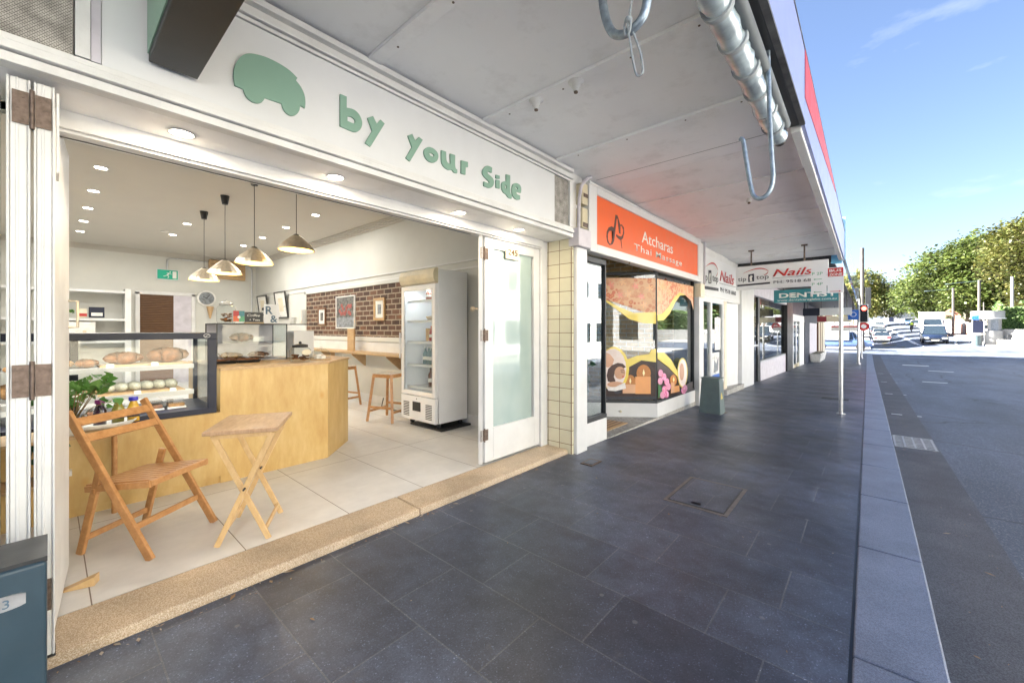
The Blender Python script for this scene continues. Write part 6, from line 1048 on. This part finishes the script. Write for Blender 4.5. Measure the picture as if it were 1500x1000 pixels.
t=pole('sign_pole','thin pole with a round red regulatory plate behind the traffic signal',-.28,33,1.9,.04,cat='sign pole'); MB().cyl((-.18,32.93,1.52),(-.18,32.9,1.52),.26,n=20).build('plate','red',t); MB().cyl((-.18,32.899,1.52),(-.18,32.89,1.52),.13,n=20).build('plate_centre','pot',t)
t=pole('power_pole','tall weathered timber power pole rising above the traffic signal',-.35,46,8.3,.15,'polewood',cat='power pole') ; t['label']='tall weathered power pole rising above the traffic signal'; box('equipment_box','dark',t,-.16,.22,45.8,46.1,3.1,4.9,bevel=.03)
for x,y,tp,l in((8.2,76,6.6,'slim grey pole with a side arm, leftmost of the park poles'),(9.3,68,6.8,'thick timber pole behind the concrete shelter'),(11.3,66,6.8,'pale pole standing behind the hedge'),(10.2,72,4.5,'short thin pole just right of the thick timber pole')):
    t=pole('power_pole',l,x,y,tp,.13 if y!=72 else .06,'polewood' if y!=66 else 'concrete',cat='pole')
    if y in(76,68): MB().beam((x-2.4,y,tp-.25),(x+.2,y,tp-.1),.035,.035).build('side_arm','greybox',t); MB().ball((x-2.4,y,tp-.28),.22,.1,.05).build('lamp_head','greybox',t)
# ---------------- corner structures on the park side ----------------
kx,ky=8.3,57; kz=zg(kx,ky)
t=thing('concrete_shelter','white rendered corner shelter with a flat parapet and curved low wall','shelter',(kx,ky,kz))
M['render']=mat('pale_render',(.33,.325,.31),.8,var=.15,scale=2,dirt=.2)
MB().cyl((kx,ky,kz-.3),(kx,ky,kz+1.2),.95,n=28).build('drum_base','render',t); 
for a in(0,1.1,2.2,3.6,4.7,5.6): MB().box(kx+.75*math.cos(a)-.09,kx+.75*math.cos(a)+.09,ky+.75*math.sin(a)-.09,ky+.75*math.sin(a)+.09,kz+1.2,kz+2.35).build('column','render',t)
MB().cyl((kx,ky,kz+2.35),(kx,ky,kz+3.0),1.05,n=28).build('parapet','render',t); MB().cyl((kx,ky,kz+2.28),(kx,ky,kz+2.35),1.12,n=28).build('cornice','oldwhite',t)
box('infill','artblue',t,kx-.1,kx+.55,ky-.72,ky-.66,kz+1.2,kz+2.3)
t=thing('park_wall','curved pale concrete retaining wall in front of the hedge','wall',(10,57,kz))
def cwall(b,pts,h0,h1,th):
    for (xa,ya),(xb,yb) in zip(pts,pts[1:]):
        d=Vector((xb-xa,yb-ya,0)).normalized(); n=Vector((-d.y,d.x,0))*th
        za=zg(xa,ya); zb=zg(xb,yb); A=Vector((xa,ya,0));B=Vector((xb,yb,0)); b.hexa([A+Vector((0,0,za-.4)),B+Vector((0,0,zb-.4)),B+n+Vector((0,0,zb-.4)),A+n+Vector((0,0,za-.4))],[A+Vector((0,0,za+h0)),B+Vector((0,0,zb+h1)),B+n+Vector((0,0,zb+h1)),A+n+Vector((0,0,za+h0))])
b=MB(); cwall(b,[(9.1,57),(9.9,56.2),(11.2,55.7),(12.5,55.6),(16,55.5),(22,55.5)],1.35,1.35,.35); b.build('wall','render',t)
b=MB(); cwall(b,[(8.7,55.9),(9.3,55.2),(10.3,54.8)],.45,.45,.4); b.build('low_step','concrete',t)
t=thing('white_barrier','bright white low barrier block at the right corner','barrier',(9.4,53.5,kz)); MB().hexa([(9.0,53.0,-.3),(10.9,53.0,-.3),(10.9,54,-.3),(9.0,54,-.3)],[(9.25,53.2,.75),(10.9,53.2,.95),(10.9,53.8,.95),(9.25,53.8,.75)]).build('block','render',t,bevel=.03); box('cap','oldwhite',t,9.9,10.9,53.15,53.85,.95,1.0)
for x,y,z,l in((9.15,55.0,.9,'dark small fitting on the low wall left of the white barrier'),(9.6,54.9,.55,'dark box on the low wall nearer the ground')):
    tag(MB().box(x,x+.28,y,y+.2,z-.3,z).build('wall_box','dark',bevel=.02,off=(x,y,z)),l,'box')
# bus stop style information stand
t=thing('info_stand','blue topped information stand with a dark poster panel and glass bin below','information stand',(7.5,56,kz))
MB().cyl((7.25,56,kz-.1),(7.25,56,kz+2.6),.05,n=8).build('post','alu',t); MB().cyl((7.95,56,kz-.1),(7.95,56,kz+2.2),.05,n=8).build('post','alu',t)
box('top_plate','blue',t,7.2,7.65,55.95,56.0,kz+2.2,kz+2.6); box('poster_panel','navy',t,7.3,7.9,55.96,56.02,kz+1.0,kz+2.1); box('shelf','cream',t,7.1,8.0,55.9,56.2,kz+.85,kz+.95)
t=thing('litter_bin','grey metal litter bin under the information stand','bin',(7.4,55.7,kz)); MB().cyl((7.45,55.7,kz-.2),(7.45,55.7,kz+.75),.27,n=16).build('body','greybox',t); MB().cyl((7.45,55.7,kz+.75),(7.45,55.7,kz+.82),.29,n=16).build('rim','alu',t)
# red brick fence and gate
t=thing('brick_fence','terracotta brick fence with pale piers along the park','fence',(9.4,84,zg(9.4,84)))
b=MB(); 
for i in range(7):
    y=70+i*3.6; z=zg(9.4,y); b.box(9.3,9.5,y,y+3.2,z-.4,z+1.35)
b.build('panel','brickred',t)
for i in range(8): y=69.8+i*3.6; z=zg(9.4,y); MB().box(9.2,9.6,y-.2,y+.2,z-.4,z+1.6).build('pier','concrete',t)
t=thing('brick_gateway','tall gabled brick gateway in front of the fig trees','gateway',(8.9,92,zg(9,92))); z=zg(9,96)
for x in(8.9,10.6): MB().box(x,x+.6,96,96.6,z-.4,z+2.2).build('pillar','brickred',t)
MB().prism([(8.8,96.1,z+2.2),(11.3,96.1,z+2.2),(10.05,96.1,z+3.3)],(0,.6,0)).build('gable','brickred',t)
# far pavilion
z=zg(5,158)
t=thing('pavilion','low white pavilion with a wide flat roof at the top of the street','building',(6.5,165,z)); box('body','render',t,3.8,10.5,160,168,z-.5,z+3.2); box('window_band','artblue',t,6.3,9.8,159.9,160,z+.9,z+2.8); MB().hexa([(3.2,159,z+3.2),(11.2,159,z+3.2),(11.2,169,z+3.2),(3.2,169,z+3.2)],[(3.4,159.2,z+3.8),(11,159.2,z+3.8),(11,168.8,z+3.8),(3.4,168.8,z+3.8)]).build('roof','oldwhite',t); MB().cyl((7.2,164,z+3.8),(7.2,164,z+4.6),1.5,1.3,n=16).build('roof_lantern','oldwhite',t)
box('door','navy',t,4.6,5.5,159.9,160,z,z+2.2)
# ---------------- trees ----------------
def crown(name,parent,blobs,nleaf,ls,m,seed,flat=.75):
    rnd=random.Random(seed); b=MB(); tot=sum(bl[3]*bl[3] for bl in blobs)
    V=[];F=[]
    for (cx,cy,cz,r) in blobs:
        ncl=int(nleaf/22*r*r/tot)
        for k in range(ncl):
            th=rnd.random()*6.283; u=rnd.uniform(-.75,1); q=math.sqrt(1-u*u); rr=r*(1-.30*rnd.random()**1.6)*(1+.05*math.sin(3*th+cx)+.04*math.sin(7*u*3+cy))
            px,py,pz=cx+q*math.cos(th)*rr,cy+q*math.sin(th)*rr,cz+u*rr*flat; cr=ls*rnd.uniform(1.6,3.4)
            for l in range(22):
                x=px+rnd.gauss(0,cr*.55); y=py+rnd.gauss(0,cr*.55); z=pz+rnd.gauss(0,cr*.35); s=ls*rnd.uniform(.5,1.1)
                d=Vector((rnd.uniform(-1,1),rnd.uniform(-1,1),rnd.uniform(-.6,.6))).normalized(); n=Vector((rnd.gauss(0,.5),rnd.gauss(0,.5),1)).normalized(); e=d.cross(n).normalized()*s*.42; d=d*s*.6
                i=len(V); c=Vector((x,y,z)); V+=[tuple(c-d),tuple(c+e),tuple(c+d),tuple(c-e)]; F.append((i,i+1,i+2,i+3))
    b.add(V,F); return b.build(name,m,parent,fix=False)
def tree(name,label,x,y,h,blobs,m,nleaf,ls,seed,tr=.5,group=None):
    z=zg(x,y)-.2; t=thing(name,label,'tree',(x,y,z),group); rnd=random.Random(seed); b=MB()
    fork=Vector((x,y,z+h*.25)); b.tube([(x,y,z-.3),(x+.1,y,z+h*.12),tuple(fork)],[tr*1.3,tr,tr*.85],12)
    for (cx,cy,cz,r) in blobs:
        e=Vector((cx,cy,cz)); mid=fork.lerp(e,.5)+Vector((rnd.uniform(-.5,.5),rnd.uniform(-.5,.5),-.1*h*.3)); b.tube([fork,mid,e],[tr*.5,tr*.3,tr*.1],8)
        for k in range(4): e2=e+Vector((rnd.uniform(-1,1),rnd.uniform(-1,1),rnd.uniform(-.2,.8)))*r*.75; b.tube([mid.lerp(e,.4),(mid.lerp(e,.4)+e2)/2+Vector((0,0,.2)),e2],[tr*.22,tr*.12,tr*.04],6)
    b.build('trunk','bark',t); crown('crown',t,blobs,nleaf,ls,m,seed); return t
tree('fig_tree','broad spreading green fig tree filling the right side above the brick fence',13.5,104,17,[(11,100,11,5.5),(15.5,103,13.0,6.0),(20,105,13.5,6),(8.5,106,8.6,4.3),(13,97,8.0,4.5),(18,98,9.5,5.5),(7.3,112,7.8,3.6),(12.5,101,5.2,3.6),(17,96,5.6,4.2),(9.3,108,5.6,3.0)],'fig',66000,.46,1,tr=.9)
tree('fig_tree','nearer olive leaved fig tree reaching over the right edge of the view',19,82,17,[(17,84,12.5,5),(21.5,84,14,6),(14.5,80,9.5,3.6),(19,78,9,4.5),(24,78,12,6),(18,84,6,4)],'olive',40000,.40,2,tr=.8)
tree('street_tree','dark green tree behind the brick gateway under the big figs',10.5,118,9,[(9.5,120,7,3.6),(12.5,119,6.5,3.5),(6.8,124,6.6,2.8)],'fig',12000,.42,3,tr=.4)
tree('plane_tree','yellow green plane tree standing left of the road at the hill top',-1.5,128,16,[(-1.2,128,12.0,4.3),(1.6,130,9.0,4.4),(-4,127,9,4),(-1.2,126,6.8,4.2),(2.8,133,6.2,3.3)],'plane',20000,.5,4,tr=.5)
tree('plane_tree','small autumn coloured tree behind the pavilion',4.8,176,9,[(4.3,176,11,3.6),(6.5,178,10.2,3.4),(1.0,180,11,4.4)],'plane',6000,.6,5,tr=.35)
for i,(x,y,h,l) in enumerate(((-5.5,72,9,'street tree shading the parked cars nearest the intersection'),(-5.5,84,10,'street tree shading the middle parked cars'),(-6,98,11,'street tree beside the farthest parked cars on the left'))):
    tree('street_tree',l,x,y,h,[(x,y,h*.62,h*.26),(x+1.4,y+1,h*.72,h*.2),(x-1.5,y-1,h*.7,h*.2)],'plane',5000,.5,20+i,tr=.3)
# hedge
t=thing('hedge','tall clipped green hedge growing over the retaining wall','hedge',(12,60,.3)); rnd=random.Random(8); V=[];F=[]
def hedge_h(x): return 3.7+.25*math.sin(x*1.3) if x>10.9 else 3.3
for k in range(15000):
    x=rnd.uniform(9.3,24); f=rnd.random(); 
    zt=hedge_h(x)+rnd.uniform(-.15,.1)
    if f<.72: y=58.0+rnd.uniform(-.12,.12)+.15*math.sin(x*2); z=rnd.uniform(.9,zt)
    elif f<.92: y=rnd.uniform(58,61); z=zt
    else: x=9.3+rnd.uniform(-.1,.1); y=rnd.uniform(58,61); z=rnd.uniform(.9,zt)
    s=rnd.uniform(.09,.2); d=Vector((rnd.gauss(0,1),rnd.gauss(0,1),rnd.gauss(0,1))).normalized(); e=d.orthogonal().normalized()*s*.5; d=d*s; c=Vector((x,y,z)); i=len(V); V+=[tuple(c-d),tuple(c+e),tuple(c+d),tuple(c-e)]; F.append((i,i+1,i+2,i+3))
MB().add(V,F).build('foliage','hedge',t,fix=False); M['pot2']=mat('white_concrete',(.5,.49,.47),.8)
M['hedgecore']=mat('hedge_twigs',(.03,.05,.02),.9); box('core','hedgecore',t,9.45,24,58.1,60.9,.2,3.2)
# ---------------- vehicles ----------------
M['boxpanel']=mat('box_panel',(.42,.43,.45),.4,var=.05,dirt=.15)
def vehicle(name,label,cat,x,y,rz,col_,kind='hatch',L=4.2,W=1.76,H=1.46,group=None):
    z=zg(x,y)-.13; t=thing(name,label,cat,(0,0,0),group); pm='car_'+name+str(int(y))
    M[pm]=mat(pm,col_,.25,var=.03,coat=1,metal=0)
    hl=L/2; hw=W/2
    if kind=='van': lo=[(-hl,.35,.95,.9),(-hl+.1,.3,1.0,.96),(hl*.45,.3,1.05,.96),(hl*.85,.3,.95,.92),(hl,.38,.75,.8)]
    else: lo=[(-hl,.42,.80,.84),(-hl+.12,.30,.95,.93),(-hl*.3,.24,.96,1.0),(hl*.35,.24,.95,1.0),(hl*.8,.28,.84,.94),(hl-.05,.36,.68,.86),(hl,.42,.60,.78)]
    b=MB(); rings=[]
    for (yy_,zb_,zt_,wf) in lo:
        w_=hw*wf; rings+= [(-w_*.94,yy_,zb_),(-w_,yy_,zb_+(zt_-zb_)*.3),(-w_,yy_,zb_+(zt_-zb_)*.75),(-w_*.93,yy_,zt_),(w_*.93,yy_,zt_),(w_,yy_,zb_+(zt_-zb_)*.75),(w_,yy_,zb_+(zt_-zb_)*.3),(w_*.94,yy_,zb_)]
    n=len(lo); b.add(rings,[(i*8+k,i*8+(k+1)%8,(i+1)*8+(k+1)%8,(i+1)*8+k) for i in range(n-1) for k in range(8)],True); b.add(rings[:8],[tuple(range(8))]); b.add(rings[-8:],[tuple(range(8))]); b.build('body',pm,t)
    gy={'hatch':(-hl+.12,-hl+.55,hl*.12,hl*.48),'sedan':(-hl*.62,-hl*.30,hl*.12,hl*.48),'ute':(-hl*.15,-hl*.05,hl*.18,hl*.5),'van':(hl*.25,hl*.3,hl*.4,hl*.62)}[kind]
    zt=.93; b=MB(); b.hexa([(-hw*.93,gy[0],zt),(hw*.93,gy[0],zt),(hw*.93,gy[3],zt),(-hw*.93,gy[3],zt)],[(-hw*.74,gy[1],H-.04),(hw*.74,gy[1],H-.04),(hw*.74,gy[2],H-.04),(-hw*.74,gy[2],H-.04)]); b.build('glasshouse','darkglass',t)
    MB().hexa([(-hw*.76,gy[1]-.05,H-.05),(hw*.76,gy[1]-.05,H-.05),(hw*.76,gy[2]+.05,H-.05),(-hw*.76,gy[2]+.05,H-.05)],[(-hw*.7,gy[1]+.03,H),(hw*.7,gy[1]+.03,H),(hw*.7,gy[2]-.03,H),(-hw*.7,gy[2]-.03,H)]).build('roof',pm,t)
    for s in(-1,1):
        b=MB()
        for k,(ya,yb) in enumerate(((gy[0],gy[1]),(gy[3],gy[2]))): b.beam((s*hw*.92,ya,zt),(s*hw*.745,yb,H-.03),.07,.05)
        b.beam((s*hw*.93,gy[0],zt+.01),(s*hw*.93,gy[3],zt+.01),.05,.04); b.beam((s*hw*.935,(gy[0]+gy[3])/2,zt),(s*hw*.745,(gy[1]+gy[2])/2,H-.03),.05,.06); b.build('side_frame',pm,t)
    if kind=='ute': MB().box(-hw*.93,hw*.93,-hl+.02,-hl*.18,.95,1.75).build('canopy','boxpanel',t,bevel=.05)
    if kind=='van': MB().box(-hw*1.05,hw*1.05,-hl,hl*.28,.9,H+.85).build('box_body','boxpanel',t,bevel=.04)
    for s in(-1,1):
        for yy_ in(-hl*.62,hl*.62):
            w_=MB().cyl((s*(hw-.2),yy_,.32),(s*(hw+.005),yy_,.32),.32,n=18).build('wheel','black',t); MB().cyl((s*(hw+.004),yy_,.32),(s*(hw+.012),yy_,.32),.19,n=14).build('rim','alu',w_)
        MB().box(s*hw*.72-.17,s*hw*.72+.17,-hl-.012,-hl+.05,.66,.84).build('tail_light','red',t); MB().box(s*hw*.66-.17,s*hw*.66+.17,hl-.08,hl+.012,.52,.64).build('headlight','pot',t)
        MB().box(s*(hw+.02)-.09,s*(hw+.02)+.09,gy[3]-.25,gy[3]-.12,.95,1.08).build('mirror',pm,t)
    MB().box(-hw*.5,hw*.5,hl-.04,hl+.008,.36,.5).build('grille','dark',t); MB().box(-.26,.26,-hl-.016,-hl,.5,.61).build('number_plate','cream',t); MB().box(-.26,.26,hl+.008,hl+.015,.33,.42).build('number_plate','cream',t); MB().box(-hw*.85,hw*.85,-hl-.01,-hl+.05,.28,.40).build('bumper','dark',t)
    t.location=(x,y,z); t.rotation_euler=(math.atan((zg(x,y+2)-zg(x,y-2))/4)*(1 if abs(rz)<90 else -1),0,R(rz)); return t
g='cars parked along the left kerb'
vehicle('parked_car','white hatchback parked nearest the intersection on the left','car',1.45,72,-2,(.34,.35,.37),'hatch',group=g)
vehicle('parked_car','silver hatchback parked directly behind the white one, with a raised roof line','car',1.35,80.5,0,(.20,.21,.225),'hatch',H=1.65,group=g)
vehicle('parked_car','pale blue sedan third in the left kerb row','car',1.3,88,0,(.13,.17,.24),'sedan',group=g)
vehicle('parked_car','grey sedan farthest up the left kerb row','car',1.2,97,0,(.10,.11,.13),'sedan',group=g)
vehicle('moving_car','white sedan driving away near the top of the hill','car',2.0,122,0,(.42,.42,.42),'sedan')
vehicle('pickup_truck','dark blue pickup with a white canopy driving towards the intersection','pickup',5.1,60,178,(.008,.014,.032),'ute',L=5.0,W=1.88,H=1.74)
vehicle('box_truck','white box truck following close behind the dark blue pickup','truck',6.3,76,178,(.40,.41,.42),'van',L=6.2,W=2.1,H=2.2)
g='cars parked by the park'
vehicle('parked_car','silver sedan parked by the park left of the box truck','car',6.9,106,180,(.24,.245,.26),'sedan',group=g)
vehicle('parked_car','blue hatchback parked by the park beyond the silver sedan','car',7.0,124,180,(.08,.16,.32),'hatch',group=g)
vehicle('delivery_van','small blue cabbed box van standing in the side street behind the poles','van',-1.9,49,-90,(.10,.16,.30),'van',L=4.6,W=1.8,H=1.7)
# cyclist seen as a standing rider
x,y=5.0,86; z=zg(x,y)-.13
t=thing('bicycle','dark bicycle ridden away up the road','bicycle',(x,y,z))
b=MB()
for yy_ in(-.5,.5): b.tube([(x,y+yy_+.33*math.cos(a*.3491),z+.34+.33*math.sin(a*.3491)) for a in range(19)],.02,6)
b.build('wheels','black',t); MB().tube([(x,y-.5,z+.34),(x,y-.15,z+.82),(x,y+.38,z+.85),(x,y+.5,z+.34)],.02,6).build('frame_tube','dark',t); MB().tube([(x-.24,y+.42,z+1.0),(x,y+.40,z+.98),(x+.24,y+.42,z+1.0)],.015,6).build('handlebar','dark',t)
def skin(name,verts,edges,rad,m,parent=None,off=(0,0,0)):
    me=bpy.data.meshes.new(name); me.from_pydata([tuple(Vector(v)) for v in verts],edges,[]); o=bpy.data.objects.new(name,me); col.objects.link(o); o.location=off
    sk=o.modifiers.new('skin','SKIN'); 
    for i,r in enumerate(rad): me.skin_vertices[0].data[i].radius=(r,r)
    me.skin_vertices[0].data[0].use_root=True; s=o.modifiers.new('sub','SUBSURF'); s.levels=1; s.render_levels=2; me.materials.append(M[m]); 
    if parent: o.parent=parent
    return o
M['hivis']=mat('lime_vest',(.35,.50,.03),.6); M['trousers']=mat('dark_trousers',(.03,.035,.05),.7)
v=[(0,0,.95),(0,.06,1.15),(0,.16,1.38),(0,.20,1.50),(0,.24,1.62),(.1,0,.90),(.12,.25,.68),(.11,.02,.38),(-.1,0,.90),(-.12,.28,.60),(-.11,.08,.25),(.19,.16,1.38),(.27,.30,1.18),(.24,.44,1.03),(-.19,.16,1.38),(-.27,.30,1.18),(-.24,.44,1.03),(0,.25,1.70)]
e=[(0,1),(1,2),(2,3),(3,4),(4,17),(0,5),(5,6),(6,7),(0,8),(8,9),(9,10),(2,11),(11,12),(12,13),(2,14),(14,15),(15,16)]
p=skin('person',v,e,[.14,.13,.15,.06,.09,.1,.075,.05,.1,.075,.05,.07,.05,.035,.07,.05,.035,.085],'trousers',off=(x,y-.15,z)); tag(p,'cyclist in a lime vest and dark trousers riding up the road','person')
ve=MB().lathe([(.15,.98),(.175,1.1),(.19,1.3),(.16,1.42),(.07,1.48)],(0,.10,0),14).build('vest','hivis'); ve.parent=p
hm=MB().ball((0,.25,1.72),.11,.13,.10).build('helmet','pot'); hm.parent=p
# ---------------- far left block and the opposite side (seen in reflections) ----------------
t=thing('corner_building','terracotta two storey corner building beyond the side street on the left','building',(-8,58,-.4)); box('walls','brickred',t,-16,-3.4,53,66,-.8,6); box('roof','brickred',t,-16.3,-3.1,52.7,66.3,6,6.3); 
for i in range(4): box('window','darkglass',t,-3.4,-3.35,54+i*3.1,55.8+i*3.1,.4,2.2)
for i in range(4): box('window','darkglass',t,-6-i*2.6,-4.6-i*2.6,52.93,53,.4,2.2)
def opp(name,label,y0,y1,h,m,rf):  # walls kept pale and without awnings, to bounce sunlight across the street
    t=thing(name,label,'building',(13,(y0+y1)/2,0)); z=zf((y0+y1)/2); box('walls',m,t,12.6,22,y0,y1,z-.5,h)
    if rf=='gable': MB().prism([(12.3,y0-.3,h),(12.3,y1+.3,h),(12.3,(y0+y1)/2,h+2.2)],(10,0,0)).build('roof','oldwhite',t)
    else: box('parapet','oldwhite',t,12.45,22.1,y0-.05,y1+.05,h,h+.5)
    n=int((y1-y0)/2.4)
    for i in range(n):
        c=y0+(i+.5)*(y1-y0)/n; f=box('window','darkglass',t,12.55,12.6,c-.75,c+.75,z+.7,z+2.3); box('frame','white',f,12.53,12.549,c-.8,c+.8,z+2.3,z+2.4)
        if h>5: box('window','darkglass',t,12.55,12.6,c-.45,c+.45,4.0,5.3)
opp('opposite_house','pale gabled house across the road, seen only in reflections',-9,-1,6.5,'oldwhite','gable'); opp('opposite_house','cream terrace across the road, seen only in reflections',0,9,8.0,'cream','flat'); opp('opposite_house','white shop row across the road, seen only in reflections',17,27,8,'oldwhite','flat'); opp('opposite_house','white corner shop across the road, seen only in reflections',28,38,7,'oldwhite','gable')
tree('street_tree','plane tree across the road, seen only in reflections',11.3,12.5,8,[(11.3,12.5,5.2,2.3),(12.5,13.6,6.0,1.8),(10.6,11.4,6,1.6)],'plane',6000,.3,31,tr=.25)
tree('street_tree','second plane tree across the road, seen only in reflections',12.8,-1,8,[(13,14.8,5.5,2.0),(11.8,-1,5.4,2.2),(13,0,6.4,1.7)][1:],'fig',5000,.3,32,tr=.25)
